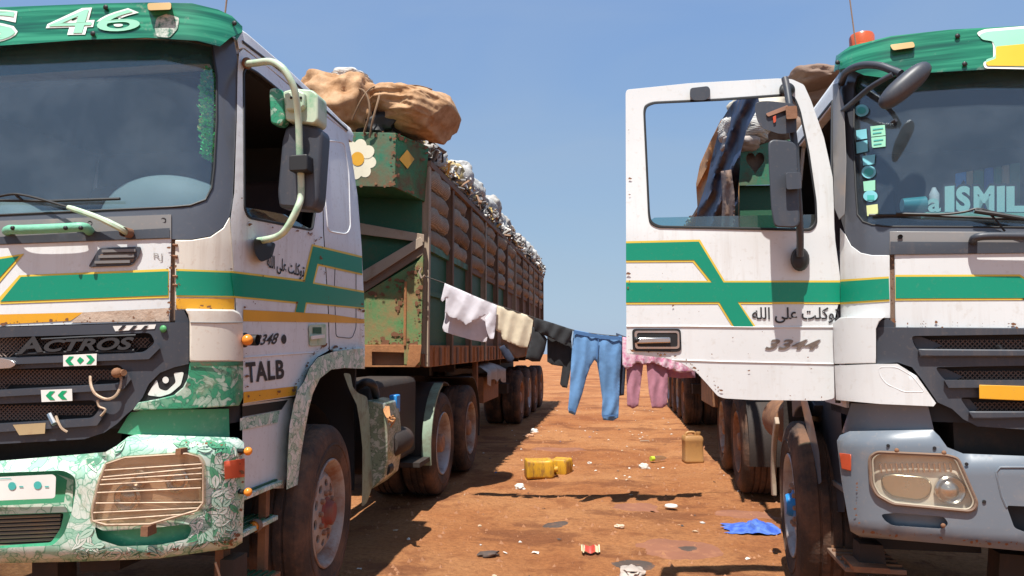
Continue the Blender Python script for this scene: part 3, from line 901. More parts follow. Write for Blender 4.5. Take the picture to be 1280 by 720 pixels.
# ------------------------------------------------------------------ what both lorries share below and inside the cab
def tractor_base(F, root, drive_v, hub_v):
    P = F.P; W_ = F.w
    bx = lambda mb, a, b: mb.box(a, b, P)
    # floor, back wall, roof, far door: the cab's own shell
    mb = MB()
    loft(mb, F, [(1.14, 0.03), (1.60, 0.03), (2.02, 0.03)], 0.74, vmax=0.72)
    bx(mb, (0.03, 0.70, 1.50), (W_ - 0.03, 2.02, 1.62))
    bx(mb, (0.03, 1.97, 1.62), (W_ - 0.03, 2.03, 2.25))
    bx(mb, (0.14, 1.97, 2.25), (W_ - 0.14, 2.03, 3.02))
    bx(mb, (W_ - 0.06, 0.45, 1.62), (W_ - 0.03, 1.97, 2.15))
    mb.build("cab_floor", inside, root)
    mb = MB()
    mb.box((.14, .62, 2.93), (W_ - .14, 1.97, 2.96), P)
    mb.build("headlining", inside, root)
    mb = MB()
    mb.hexa([P(W_ - 0.05, .5, 2.15), P(W_ - .032, .5, 2.15), P(W_ - .032, 1.96, 2.15), P(W_ - 0.05, 1.96, 2.15),
             P(W_ - 0.15, .58, 2.93), P(W_ - .132, .58, 2.93), P(W_ - .132, 1.96, 2.93), P(W_ - 0.15, 1.96, 2.93)])
    mb.build("far_lining", inside, root)
    mb = MB()
    mb.hexa([P(W_ - 0.03, .5, 2.15), P(W_ - .005, .5, 2.15), P(W_ - .005, 2.03, 2.15), P(W_ - 0.03, 2.03, 2.15),
             P(W_ - 0.13, .58, 3.0), P(W_ - .10, .58, 3.0), P(W_ - .10, 2.03, 3.0), P(W_ - 0.13, 2.03, 3.0)])
    bx(mb, (W_ - 0.03, 0.42, 1.25), (W_, 2.03, 2.15))
    mb.build("far_side_wall", white, root)
    mb = MB()
    loft(mb, F, [(2.97, 0.012), (3.03, 0.0), (3.075, 0.015), (3.10, 0.10), (3.115, 0.35)], 2.05)
    mb.build("roof", white_grey, root, ang=50)
    # seats and steering wheel
    for uu in (0.28, 1.40):
        mb = MB()
        bx(mb, (uu, 1.0, 1.62), (uu + 0.5, 1.5, 1.98))
        mb.hexa([P(uu, 1.45, 1.9), P(uu + .5, 1.45, 1.9), P(uu + .5, 1.6, 1.9), P(uu, 1.6, 1.9), P(uu + .04, 1.66, 2.62), P(uu + .46, 1.66, 2.62), P(uu + .46, 1.78, 2.62), P(uu + .04, 1.78, 2.62)])
        mb.build("seat", seat_cloth, root, bevel=0.04)
    uu = 0.55 if F.sg < 0 else W_ - 0.55
    ring = [P(uu + 0.23 * math.cos(a), 0.72 + 0.10 * math.sin(a), 2.06 + 0.20 * math.sin(a)) for a in [2 * math.pi * k / 28 for k in range(30)]]
    mb = MB().tube(ring, 0.017, 8, caps=False)
    mb.bar(P(uu - .2, .72, 2.06), P(uu + .2, .72, 2.06), .03, .05)
    mb.bar(P(uu, .72, 2.06), P(uu, .55, 1.90), .06, .06)
    mb.build("steering_wheel", black, root)
    # chassis
    mb = MB()
    for a in (0.66, 1.44): bx(mb, (a, 0.35, 0.78), (a + 0.10, drive_v[1] + 0.75, 1.06))
    for v_ in (2.3, 3.2, 4.0, drive_v[1] + .7): bx(mb, (0.76, v_, 0.82), (1.44, v_ + 0.12, 1.0))
    bx(mb, (0.45, 0.16, 0.62), (1.75, 2.0, 1.16))
    bx(mb, (0.55, drive_v[0] - 0.1, 1.07), (1.65, drive_v[1] + 0.3, 1.16))
    mb.build("chassis_frame", chassis, root)
    for v_ in (hub_v, drive_v[0], drive_v[1]):
        mb = MB().lathe([(0.0, .3), (.09, .3), (.09, W_ - .3), (.0, W_ - .3)], 12, 'X', (0, 0, 0))
        mb.v = [(F.sg * p[0], p[1] + v_, p[2] + 0.51) for p in mb.v]
        mb.build("axle", chassis, root)
    mb = MB()
    for k in range(13):
        a = math.pi * (-0.06 + 1.12 * k / 12)
        for uu in (0.13, 0.72): mb.v.append(tuple(P(uu, hub_v - 0.63 * math.cos(a), 0.53 + 0.63 * math.sin(a))))
    mb.f = [(2 * k, 2 * k + 1, 2 * k + 3, 2 * k + 2) for k in range(12)]; mb.mi = [0] * 12
    mb.add([P(.72, hub_v - .65, .7), P(.72, hub_v + .65, .7), P(.72, hub_v + .65, 1.5), P(.72, hub_v - .65, 1.5)], [(0, 1, 2, 3)])
    mb.build("wheel_arch_liner", inside, root)
    MB().box((0.06, 2.06, .50), (W_ - .06, 2.09, 1.56), P).build("dark_backing", inside, root)  # added dark panel, stands in for the shade behind the wheel arch
    # mudguards over the drive wheels
    for v_, a0, a1 in ((drive_v[0], -0.10, 0.62), (drive_v[1], 0.45, 1.1)):
        mb = MB(); n = 12
        for k in range(n + 1):
            a = math.pi * (a0 + (a1 - a0) * k / n)
            for r_, uu in ((.59, -0.01), (.59, 0.66), (.605, 0.66), (.605, -0.01)):
                mb.v.append(tuple(P(uu, v_ - r_ * math.cos(a), .53 + r_ * math.sin(a))))
        for k in range(n):
            for j in range(4): mb.f.append((4 * k + j, 4 * k + (j + 1) % 4, 4 * k + 4 + (j + 1) % 4, 4 * k + 4 + j))
        mb.f += [(0, 1, 2, 3), (4 * n, 4 * n + 1, 4 * n + 2, 4 * n + 3)]
        mb.mi = [0] * len(mb.f)
        mb.build("drive_mudguard", chassis, root)

def side_cm(F, add=0.0):
    """map (v, z) in centimetres on the truck's side"""
    return lambda x, y, off=0.0: F.P(F.tumble(y / 100) - off - add, x / 100, y / 100)

def mesh_strip(mb, poly, f, off, step=5.0, r=0.0022, slope=1.0):
    """expanded metal: crossing wires inside an outline"""
    xs = [p[0] for p in poly]; ys = [p[1] for p in poly]
    x0, x1, y0, y1 = min(xs), max(xs), min(ys), max(ys)
    h = y1 - y0
    for sg in (1, -1):
        x = x0 - h * slope
        while x < x1 + h * slope:
            pts = []
            for k in range(9):
                yy = y0 + h * k / 8
                xx = x + sg * slope * (yy - y0) * 1.0 + (0 if sg > 0 else h * slope)
                pts.append((xx, yy, inpoly(xx, yy, poly)))
            run = [p for p in pts if p[2]]
            if len(run) >= 2:
                a = f(run[0][0], run[0][1], off); b = f(run[-1][0], run[-1][1], off)
                mb.tube([a, b], r, 4)
            x += step

def chevron(cx, cy, w, h, d):
    """an arrow head pointing left (d = -1) or right"""
    s_ = d
    return [(cx - s_ * w / 2, cy - h / 2), (cx + s_ * w * 0.05, cy - h / 2), (cx + s_ * w / 2, cy), (cx + s_ * w * 0.05, cy + h / 2), (cx - s_ * w / 2, cy + h / 2), (cx - s_ * w * 0.05, cy)]

def crowned(k, y0, y1, a, b, da=.055, db=.045):
    """the surface k with a rounded shoulder along its upper edge and a tucked lower edge"""
    def g(x, y, off=0.0):
        ta = min(1.0, max(0.0, (y - y0(x)) / a)); tb = min(1.0, max(0.0, (y1(x) - y) / b))
        return k(x, y, off - da * (1 - ta) ** 2 - db * (1 - tb) ** 2)
    return g

rust_chip = mat("rust_chip", (0.20, 0.085, 0.040), .85, dirt=.4, dcol=(.10, .05, .03), dscale=40)
def chips(parent, f, line, off, n, seed, size=1.9, spread=1.6, material=None):
    """chipped paint along an edge, down to the rust"""
    rr = random.Random(seed); mb = MB()
    seg = [(Vector(line[i]), Vector(line[i + 1])) for i in range(len(line) - 1)]
    for i in range(n):
        a, b = rr.choice(seg); p = a.lerp(b, rr.random()) + Vector((rr.gauss(0, spread), rr.gauss(0, spread)))
        r = size * (.25 + 1.0 * rr.random() ** 2.5); q = []
        an = rr.uniform(.5, 1.8)
        for k_ in range(7):
            t_ = k_ * .8976; w = r * rr.uniform(.5, 1.25)
            q.append((p.x + w * math.cos(t_) * an, p.y + w * math.sin(t_)))
        c = [f(x, y, off + i * 1.2e-5) for x, y in q]
        mb.add(c, [tuple(range(7))])
    return tag(mb.build("paint_chips", material or rust_chip, parent, smooth=False), kind='stuff')

# ------------------------------------------------------------------ left lorry
LF = Frame(-1.75, 2.85, 0.0, -1)
leaf_ink = mat("leaf_outline_paint", (0.06, 0.20, 0.12), .45, dirt=.3, dscale=9)
leaf_pale = mat("leaf_white_paint", (0.68, 0.71, 0.64), .42, dirt=.65, dcol=(.40, .33, .24), dscale=7, fine=.3)
leaf_mint = mat("leaf_mint_paint", (0.46, 0.63, 0.51), .42, dirt=.4, dcol=(.34, .30, .20), dscale=7, fine=.3)
leaf_mid = mat("leaf_green_paint", (0.08, 0.32, 0.17), .42, dirt=.4, dcol=(.34, .30, .20), dscale=7, fine=.3)
cream_dark = mat("faded_marker_ink", (0.36, 0.34, 0.32), 0.6)
grimy = floral("grimy_painted_box", (0.46, 0.47, 0.40), (0.20, 0.25, 0.17), (0.06, 0.10, 0.06), 11.0, 0.6)
def left_truck():
    F = LF; k = F.skin
    root = F.root("lorry")
    tag(root, "white and green lorry with flower painted mint bumper and its door shut", "lorry", "lorries parked facing the camera")
    drive = (4.50, 5.92); hub = 1.37
    tractor_base(F, root, drive, hub)
    wheel(F, root, -0.045, hub, 'front', rim_white, hub_red, inner=False, spin=0.2, steer=.09)
    wheel(F, root, 0.0, drive[0], 'rear', rim_grey, rim_rust)
    wheel(F, root, 0.0, drive[1], 'rear', rim_white, rim_rust, spin=.5)
    X0 = -352
    # windscreen, its frame and tinted strip
    gl = [(X0, 290), (0, 272), (215, 262)] + rnd([(240, 260), (262, 254), (270, 225)], 8)[5:10] + [(272, 215), (275, 150), (275, 90), (268, 52), (235, 44), (183, 40), (0, 48), (X0, 70)]
    out = [(X0, 322), (0, 307), (217, 299), (240, 299), (263, 295), (279, 284), (287, 270), (291, 250), (294, 180), (296, 120), (297, 75), (292, 48), (280, 34), (183, 34), (0, 40), (X0, 60)]
    gh = [(p[0] + (0 if p[0] < 0 else 0), p[1]) for p in gl]
    patch("windscreen", gl, k, screen_glass, root, -0.008, 0.004, st=22)
    inner = [(X0 + 6, 287), (0, 269), (215, 259), (238, 257), (257, 250), (265, 235), (268, 210), (271, 150), (271, 95), (265, 58), (235, 50), (183, 46), (0, 54), (X0 + 6, 76)]
    patch("windscreen_frame", out, k, slate_frame, root, 0.004, 0.03, [inner], st=12, bevel=0.004)
    decal("sun_strip", [(X0 + 6, 112), (0, 95), (100, 88), (200, 81), (262, 80), (271, 95), (265, 58), (235, 50), (183, 46), (0, 54), (X0 + 6, 76)], k, band_glass, root, -0.015, st=16)
    ringline("windscreen_seal", inner, k, 0.004, 0.006, black, root)
    # dashboard seen through the glass
    mb = MB(); P = F.P
    n = 22; rows = []
    for j, (vv, zz) in enumerate(((.16, 2.03), (.22, 2.12), (.32, 2.17), (.46, 2.17), (.60, 2.10), (.62, 1.8))):
        rows.append([P(0.10 + 2.0 * i / n, vv + (0.10 * (abs(i / n - .5) * 2) ** 3), zz) for i in range(n + 1)])
    vs = [p for r in rows for p in r]
    mb.add(vs, [(j * (n + 1) + i, j * (n + 1) + i + 1, (j + 1) * (n + 1) + i + 1, (j + 1) * (n + 1) + i) for j in range(5) for i in range(n)])
    mb.build("dashboard", dash, root, ang=60)
    for (uc, zc, ru, rz) in ((.46, 2.02, .42, .33), (1.30, 2.0, .32, .25)):
        mb = MB(); n = 20
        for j in range(9):
            th = (math.pi / 2) * j / 8
            for i in range(n):
                a = 2 * math.pi * i / n
                mb.v.append(tuple(P(uc + ru * math.sin(th) * math.cos(a), .40 + .15 * math.sin(th) * math.sin(a) + .10 * abs(math.sin(th) * math.cos(a)) ** 2, zc + rz * math.cos(th) ** .8)))
        mb.f = [(j * n + i, j * n + (i + 1) % n, (j + 1) * n + (i + 1) % n, (j + 1) * n + i) for j in range(8) for i in range(n)]; mb.mi = [0] * len(mb.f)
        mb.build("instrument_hood", dash, root, ang=60)
    # grey band below the glass
    patch("scuttle_band", [(X0, 320), (0, 306), (214, 298), (214, 268), (0, 276), (X0, 292)], k, grey_band, root, 0.010, 0.02, st=14, bevel=0.003)
    decal("scuttle_recess", [(X0, 320), (0, 305), (212, 297), (212, 285), (0, 296), (X0, 310)], k, slate, root, 0.0135, st=14)
    for (x, y) in ((204, 275), (112, 279)):
        MB().lathe([(.011, 0), (.011, .006), (.0, .008)], 10, 'Y', k(x, y, 0.012)).build("bolt", black, root)
    # front panel and corner panel with their stripes
    patch("front_panel", [(X0, 424), (0, 408), (212, 402), (214, 298), (0, 305), (X0, 318)], k, white, root, 0.006, 0.02, st=14, bevel=0.004)
    patch("corner_panel", [(219, 388), (294, 388), (293, 350), (290, 300), (287, 271), (279, 285), (263, 296), (240, 300), (219, 300)], k, cream, root, 0.006, 0.02, st=9, bevel=0.004)
    mb = MB()
    decal_mb(mb, [(-2, 373), (24, 344), (211, 336), (211, 372), (0, 380)], k, 0.0085, 10)
    decal_mb(mb, [(-60, 330), (30, 317), (-3, 356), (-60, 402)], k, 0.0085, 10)
    decal_mb(mb, [(X0, 362), (-60, 352), (-30, 380), (X0, 394)], k, 0.0085, 14)
    decal_mb(mb, [(220, 336), (291, 339), (293, 372), (220, 371)], k, 0.0085, 8)
    mb.build("stripe_edging", yellow_line, root)
    mb = MB()
    decal_mb(mb, [(3, 374), (26, 346), (210, 339), (210, 369), (0, 377)], k, 0.0105, 10)
    decal_mb(mb, [(-58, 333), (24, 320), (-6, 353), (-58, 396)], k, 0.0105, 10)
    decal_mb(mb, [(X0, 365), (-62, 355), (-35, 378), (X0, 391)], k, 0.0105, 14)
    decal_mb(mb, [(220, 338.5), (291, 341), (293, 370), (220, 369)], k, 0.0105, 8)
    mb.build("stripe", green_tape, root)
    mb = MB()
    decal_mb(mb, [(X0, 407), (0, 393), (104, 390.5), (88, 401), (0, 405.5), (X0, 420)], k, 0.0085, 10)
    decal_mb(mb, [(220, 373), (293, 373), (293, 387), (220, 386)], k, 0.0085, 8)
    mb.build("yellow_band", yellow_tape, root)
    decal("worn_strip", [(104, 390.5), (211, 385), (211, 401.5), (88, 403)], k, bare, root, 0.0088, 8)
    # gap between the flap and the corner, and hinges
    for y in (306, 320, 345, 356): MB().tube([k(216, y, .008), k(222, y + .5, .010)], 0.006, 6).build("flap_hinge", rust, root)
    decal("flap_gap", [(213, 298), (219.5, 298), (219.5, 402), (211.5, 402)], k, rust_dark, root, -0.010, 8)
    # vent, writing, grab handle, wiper
    vp = rnd([(110, 334), (124, 310), (177, 308), (174, 320), (165, 332)], 4)
    patch("vent", vp, k, slate, root, 0.016, 0.012, st=8, bevel=0.003)
    for i, (ya, xa, xb) in enumerate(((314, 128, 170), (321, 124, 168), (328, 119, 163))):
        MB().bar(k(xa, ya, .020), k(xb, ya - 1, .020), .012, .012).build("vent_slat", grey_band, root)
    mb = MB()
    for y in (317.5, 324.5): decal_mb(mb, [(126, y), (168, y - 1), (166, y + 3), (124, y + 4)], k, 0.0175, 8)
    mb.build("vent_opening", rust_dark, root)
    lettering("scratched_writing", "RJ", [(192, 316), (203, 317), (203, 327), (192, 325)], k, 0.0085, cream_dark, root)
    mb = MB().tube(smooth_pts([k(9, 289, .012), k(13, 287, .055), k(30, 287, .07), k(80, 285, .07), k(104, 284, .06), k(112, 289, .012)], 5), .021, 10)
    h = mb.build("grab_handle", mint_cover, root)
    for x in (16, 82, 101): MB().ball(k(x, 285, .088), 0.010, 8, 5).build("handle_bolt", black, h)
    mb = MB()
    pv = k(160, 291, .03)
    mb.tube(smooth_pts([pv, k(146, 283, .06), k(120, 271, .06), k(85, 259, .05)], 4), [.017] * 3 + [.015] * 4 + [.013] * 5 + [.010], 8)
    w_ = mb.build("wiper_arm", mint_arm, root)
    MB().lathe([(.022, -.03), (.022, .012), (.012, .022), (0, .022)], 12, 'Y', pv).build("wiper_pivot", rust, w_)
    mb = MB().tube(smooth_pts([k(85, 259, .05), k(55, 250, .035), k(30, 244, .03), k(12, 243, .03), k(-20, 250, .025)], 4), .006, 6)
    mb.tube([k(-45, 250, .012), k(60, 251.5, .012), k(150, 248.5, .012)], .007, 6)
    mb.tube([k(20, 244, .03), k(28, 250, .014)], .006, 6)
    mb.build("wiper_blade", black, w_)
    # visor with its lettering
    vis = [(X0, 78), (0, 57), (100, 50), (183, 47), (240, 50), (268, 57), (284, 64), (294, 52), (303, 38), (300, 27), (289, 17), (273, 11), (240, 4), (187, 3), (133, 4), (0, 9), (X0, 22)]
    vis_in = [(X0, 78), (0, 57), (100, 50), (183, 47), (247, 51), (275, 58), (288, 47), (303, 40), (303, 33), (290, 20), (273, 12), (240, 4), (187, 3), (133, 4), (0, 9), (X0, 22)]
    vz = patch("visor", vis_in, k, visor_m, root, 0.075, 0.02, st=11, bevel=0.006)
    mb = MB()
    patch_mb(mb, [(X0, 24), (0, 10), (133, 5), (187, 4), (240, 5), (273, 13), (300, 33), (303, 40), (296, 50), (282, 30), (240, 18), (183, 16), (0, 22), (X0, 34)], k, 0.055, 0.05, st=14)
    mb.build("visor_bracket", visor_m, vz)
    for (nm, m_, bold, off, grow) in (("number_outline", pale_outline, 0.03, .0785, 0), ("number", mint, -0.03, .081, 0)):
        a = 3 if bold < 0 else 0
        lettering(nm, "4", [(66 + a, 12 + a * .7), (122 - a, 9 + a * .7), (114 - a, 43 - a * .7), (54 + a, 44 - a * .7)], k, off, m_, vz, bold=bold + .03)
        lettering(nm, "6", [(122 + a, 12 + a * .7), (182 - a, 9 + a * .7), (176 - a, 40 - a * .7), (116 + a, 42 - a * .7)], k, off + .0004, m_, vz, bold=bold + .03)
        lettering(nm, "S", [(-58 + a, 15 + a * .7), (27 - a, 10 + a * .7), (20 - a, 52 - a * .7), (-58 + a, 57 - a * .7)], k, off, m_, vz, bold=bold + .03)
    decal("scraped_patch", rnd([(196, 22), (208, 17), (224, 22), (222, 36), (212, 47), (196, 46), (193, 34)], 3), k, mat("flaked_sticker", (0.55, 0.58, 0.52), 0.7, dirt=0.75, dcol=(0.03, 0.15, 0.10), dscale=40), vz, 0.0785, 5)
    for (x, y) in ((132, 9), (116, 42), (293, 29)): MB().ball(k(x, y, .084), .013, 8, 5, (1, .6, 1)).build("visor_bolt", black, vz)
    patch("marker_lamp", rnd([(184, 4), (214, 3), (214, 12), (185, 13)], 3), k, pale_lens, root, 0.115, 0.045, st=6, bevel=0.005)
    a0 = k(281, 20, -0.05)
    MB().tube([a0, a0 + Vector((0, 0.02, .15)), a0 + Vector((.005, .03, .35))], .005, 6).build("aerial", rust_dark, root)
    # grille
    gout = [(X0, 424), (0, 409), (212, 403), (236, 403), (236, 455), (218, 459), (200, 466), (186, 480), (178, 497), (168, 510), (158, 518), (146, 530), (130, 541), (105, 549), (0, 555), (X0, 575)]
    s1 = rnd([(X0 + 30, 440), (20, 421), (188, 416), (194, 428), (180, 440), (0, 447), (X0 + 30, 465)], 5)
    s2 = rnd([(X0 + 30, 480), (0, 462), (150, 456), (158, 467), (148, 479), (0, 487), (X0 + 30, 505)], 5)
    s3 = rnd([(X0 + 30, 525), (0, 505), (118, 500), (125, 511), (116, 522), (0, 529), (X0 + 30, 550)], 5)
    g = patch("grille", gout, k, slate, root, 0.030, 0.045, [s1, s2, s3], st=10, bevel=0.006)
    mb = MB()
    for sl in (s1, s2, s3): mesh_strip(mb, sl, k, 0.000, 5.2, .0024)
    tag(mb.build("grille_mesh", mesh_m, g), kind="stuff")
    decal("grille_backing", [(X0, 440), (205, 410), (205, 445), (160, 500), (120, 535), (X0, 565)], k, inside, g, -0.035, 20)
    for sl in ([(0, 448), (182, 441), (196, 429), (200, 435), (186, 449), (0, 456), (X0 + 30, 474), (X0 + 30, 466)], [(0, 488), (150, 480), (160, 468), (164, 474), (154, 487), (0, 496), (X0 + 30, 514), (X0 + 30, 506)], [(0, 530), (117, 523), (127, 512), (131, 518), (121, 532), (0, 540), (X0 + 30, 560), (X0 + 30, 551)]):
        patch("grille_lip", sl, k, slate, g, 0.048, 0.02, st=9, bevel=0.005)
    lettering("name_badge", "A", [(32, 421), (52, 420), (54, 440), (20, 443)], k, 0.018, badge_dk, g, bold=.03, thick=0.025)
    lettering("name_badge", "CTROS", [(56, 425), (168, 421), (166, 437), (54, 440)], k, 0.018, badge_dk, g, shear=.25, bold=.035, thick=0.025)
    mb = MB().tube([k(20, 443, .03), k(56, 441, .03), k(168, 438, .03)], .007, 6)
    mb.tube([k(52, 424, .028), k(110, 421, .028), k(170, 419, .028)], .005, 6)
    mb.build("badge_bar", badge_dk, g)
    patch("emblem", rnd([(-40, 452), (-20, 446), (0, 447), (14, 450), (21, 455), (14, 460), (0, 461), (-20, 464)], 4), k, chrome, g, 0.058, 0.03, st=6, bevel=0.006)
    def sticker(q, mats, shapes):
        o_ = decal("sticker", q, k, sticker_white, g, 0.0510, 8)
        mb_ = MB()
        for sp in shapes: decal_mb(mb_, sp, k, 0.0525, 6)
        mb_.build("sticker_print", sticker_green, o_)
    sticker([(79, 444), (121, 442), (120.5, 456.5), (79, 458)], 0, [chevron(87, 451, 11, 11, -1), [(96, 450.5), (100, 446), (105, 450), (100, 455)], chevron(113, 449.5, 11, 11, 1)])
    sticker([(51, 487.5), (90, 486), (90.5, 501), (52, 502.5)], 0, [chevron(63, 494.5, 12, 11, -1), chevron(78, 494, 12, 11, -1)])
    decal("tape", [(16, 531), (57, 528.5), (56, 542), (24, 544)], k, tan_tape, g, 0.050, 6)
    mb = MB()
    decal_mb(mb, [(141, 407.5), (195, 405.5), (193, 411), (144, 414)], k, 0.0325, 6)
    o_ = mb.build("hatched_strip", sticker_white, g)
    mb = MB()
    for x in (148, 162, 176): decal_mb(mb, [(x + 5, 407), (x + 10, 406.7), (x + 4, 413), (x - 1, 413.2)], k, 0.0345, 5)
    mb.build("hatching", ink, o_)
    MB().ball(k(204, 411, .036), .016, 10, 6, (1, .6, 1)).build("cap", mat("green_cap_plastic", (.08, .35, .12), .5), g)
    mb = MB().tube(smooth_pts([k(113, 470, .03), k(114, 482, .05), k(120, 493, .06), k(134, 499, .06), k(146, 493, .055), k(152, 476, .045), k(148, 466, .04)], 5), .006, 6)
    mb.build("loose_wire", wire_m, g)
    MB().tube(smooth_pts([k(122, 500, .05), k(124, 508, .05), k(132, 512, .05), k(126, 520, .05)], 4), .005, 6).build("loose_wire", wire_m, g)
    MB().tube(smooth_pts([k(70, 520, .05), k(76, 534, .06), k(84, 540, .055)], 4), .005, 6).build("loose_wire", wire_m, g)
    mb = MB().ball(k(146, 466, .06), .022, 10, 6)
    mb.tube([k(146, 466, .03), k(155, 466, .06)], .014, 8)
    mb.build("broken_socket", rust, g)
    mb = MB().tube([k(62, 518, .05), k(68, 530, .065)], .012, 8)
    mb.build("tow_pin", chrome, g)
    # painted eye and corner wind deflector
    eye = [(163, 516), (172, 503), (180, 488), (192, 472), (206, 461), (222, 457), (237, 455), (236, 470), (230, 485), (216, 495), (192, 503), (174, 514)]
    patch("lamp_cover", rnd(eye, 4), k, black, root, 0.020, 0.03, st=7, bevel=0.004)
    mb = MB()
    decal_mb(mb, rnd([(184, 494), (196, 474), (199, 486), (208, 489), (220, 478), (217, 466), (230, 465), (226, 481), (213, 492), (200, 496)], 3), k, 0.0225, 4)
    decal_mb(mb, ell(207, 475, 4, 4.2, 14), k, 0.0245, 4)
    mb.build("painted_eye", sticker_white, root)
    patch("deflector", [(231, 386), (240, 386), (292, 387), (300, 391), (304, 400), (304, 452), (237, 453), (237, 402), (235, 393)], k, cream, root, 0.055, 0.05, st=8, bevel=0.008)
    patch("deflector_return", [(219, 388), (230, 388), (236, 400), (236, 454), (219, 456)], k, slate, root, 0.012, 0.02, st=8)
    ringline("deflector_groove", [(238, 403), (270, 403.5), (303, 403)], k, 0.056, 0.003, grey_band, root, closed=False)
    dl = [(237, 454), (304, 453), (304, 496), (299, 507), (235, 511), (166, 513), (173, 503), (196, 499), (217, 494), (229, 484), (235, 472)]
    patch("painted_deflector", dl, k, floral_dk, root, 0.052, 0.05, st=8, bevel=0.008)
    decal("green_lip", [(237, 453), (304, 452), (304, 457), (237, 458)], k, tr_green, root, 0.056, 6)
    # bumper
    up = [(147, 541), (160, 520), (166, 513), (286, 511), (287, 546), (200, 548)]
    patch("bumper_shelf", up, k, bumper_green, root, 0.005, 0.03, st=9)
    bump = [(X0, 592), (0, 576), (100, 568), (132, 565), (146, 557), (160, 546), (170, 543), (297, 547), (305, 553), (306, 600), (303, 678), (292, 685), (200, 698), (100, 702), (0, 704), (X0, 715)]
    hl = [(133, 580), (157, 572), (233, 567), (248, 571), (254, 581), (254, 628), (246, 638), (188, 655), (133, 656), (116, 651), (115, 640), (123, 605)]
    bay2_area = [(X0 + 20, 590), (0, 578), (99, 577), (107, 600), (101, 650), (86, 694), (0, 695), (X0 + 20, 705)]
    slot = rnd([(118, 658), (130, 664), (190, 660), (236, 655), (240, 662), (234, 674), (200, 681), (150, 683), (122, 674)], 4)
    bay = rnd([(X0 + 40, 604), (0, 591), (80, 588), (94, 596), (95, 610), (90, 640), (80, 668), (66, 682), (0, 685), (X0 + 40, 697)], 6)
    kb = crowned(k, lambda x: 543 + .030 * max(0, 200 - x) * (1 if x < 150 else 0) + (26 if x < 130 else 0), lambda x: 703 - max(0, x - 200) * .17, 26, 16)
    bp = patch("bumper", bump, kb, floral_m, root, 0.085, 0.13, [rnd(hl, 4), bay, slot], st=9, bevel=0.012)
    # leaves and petals painted by hand on the bumper
    rr = random.Random(12); mbs = [MB() for _ in range(4)]
    holes_ = [[(184 + (x - 184) * 1.10, 612 + (y - 612) * 1.12) for x, y in hl], bay2_area, slot]
    def ok(q): return all(inpoly(x, y, bump) and x < 300 and y > 549 and not any(inpoly(x, y, h_) for h_ in holes_) for x, y in q)
    def leaf(cx, cy, L_, w_, a, grow=0.0):
        q = []
        for s_ in (1, -1):
            for i in range(7):
                t_ = i / 7 if s_ > 0 else 1 - i / 7
                x = (t_ - .5) * (L_ + 2 * grow); y = s_ * (w_ + grow) * math.sin(math.pi * t_ ** .8) * .5
                q.append((cx + x * math.cos(a) - y * math.sin(a), cy + x * math.sin(a) + y * math.cos(a)))
        return q
    cnt = 0
    for i in range(2600):
        cx = rr.uniform(-120, 300); cy = rr.uniform(548, 698); a0_ = rr.uniform(0, 6.28); kind = rr.random()
        parts = [(cx, cy, rr.uniform(14, 26), rr.uniform(6, 11), a0_)] if kind < .72 else [(cx + 9 * math.cos(a0_ + j * 1.05), cy + 9 * math.sin(a0_ + j * 1.05), 17, 8, a0_ + j * 1.05) for j in range(6)]
        if not ok([p for l_ in parts for p in leaf(*l_, grow=1)]): continue
        col_ = rr.choices((1, 2, 3), (6, 3, 2))[0]
        for l_ in parts:
            cnt += 1; o_ = 0.0858 + cnt * 1.1e-5
            for mb_, q, of in ((mbs[0], leaf(*l_, grow=.8), o_), (mbs[col_], leaf(*l_), o_ + 5e-6)):
                n_ = len(mb_.v); pts = [kb(x, y, of) for x, y in q]
                mb_.add(pts, [tuple(range(len(pts)))])
            q = leaf(l_[0], l_[1], l_[2] * .8, 1.0, l_[4]); mbs[0].add([kb(x, y, o_ + 8e-6) for x, y in q], [tuple(range(len(q)))])
        if cnt > 1000: break
    for mb_, m_ in zip(mbs, (leaf_ink, leaf_pale, leaf_mint, leaf_mid)):
        tag(mb_.build("painted_leaves", m_, bp, smooth=False), kind='stuff')
    patch("bumper_slot", [(112, 652), (244, 648), (244, 680), (200, 688), (140, 690), (112, 682)], k, bumper_green, bp, 0.035, 0.02, st=9)
    bay2 = [(X0 + 20, 600), (0, 586), (95, 582), (102, 600), (98, 645), (84, 690), (0, 690), (X0 + 20, 700)]
    lower = rnd([(X0 + 60, 660), (0, 644), (80, 641), (76, 660), (64, 678), (0, 682), (X0 + 60, 692)], 4)
    patch("plate_bay", bay2, k, bumper_green, bp, 0.035, 0.02, [lower], st=10)
    decal("bay_painting", [(X0 + 60, 648), (0, 632), (80, 628), (84, 600), (70, 592), (92, 600), (90, 640), (0, 643), (X0 + 60, 656)], k, floral_m, bp, 0.0375, 9)
    for y in range(647, 684, 5): MB().tube([k(X0 + 60, y + 14, 0.02), k(0, y, 0.02), k(76, y - 3, 0.02)], .006, 5).build("radiator_bar", rust_dark, bp)
    decal("radiator_core", [(X0 + 40, 655), (0, 640), (86, 636), (80, 690), (0, 692), (X0 + 40, 702)], k, inside, bp, 0.005, 14)
    np_ = patch("number_plate", rnd([(-78, 600), (66, 593), (70, 596), (69, 621), (66, 623), (-78, 629)], 2), k, sticker_white, root, 0.105, 0.012, st=9, bevel=0.002)
    mb = MB()
    for x in (15, 47):
        decal_mb(mb, ell(x, 608 - x * .03, 5, 5, 16), k, 0.1075, 4)
        decal_mb(mb, rect(x + 9, 607.6, x + 14, 609.2), k, 0.1075, 4)
    decal_mb(mb, [(-50, 600.5), (14, 597.5), (14, 598.3), (-50, 601.3)], k, 0.1075, 8)
    mb.build("plate_print", teal_print, np_)
    # headlamp with its wire cage
    hi = rnd(hl, 4)
    big = [(184 + (x - 184) * 1.05, 612 + (y - 612) * 1.06) for x, y in hl]
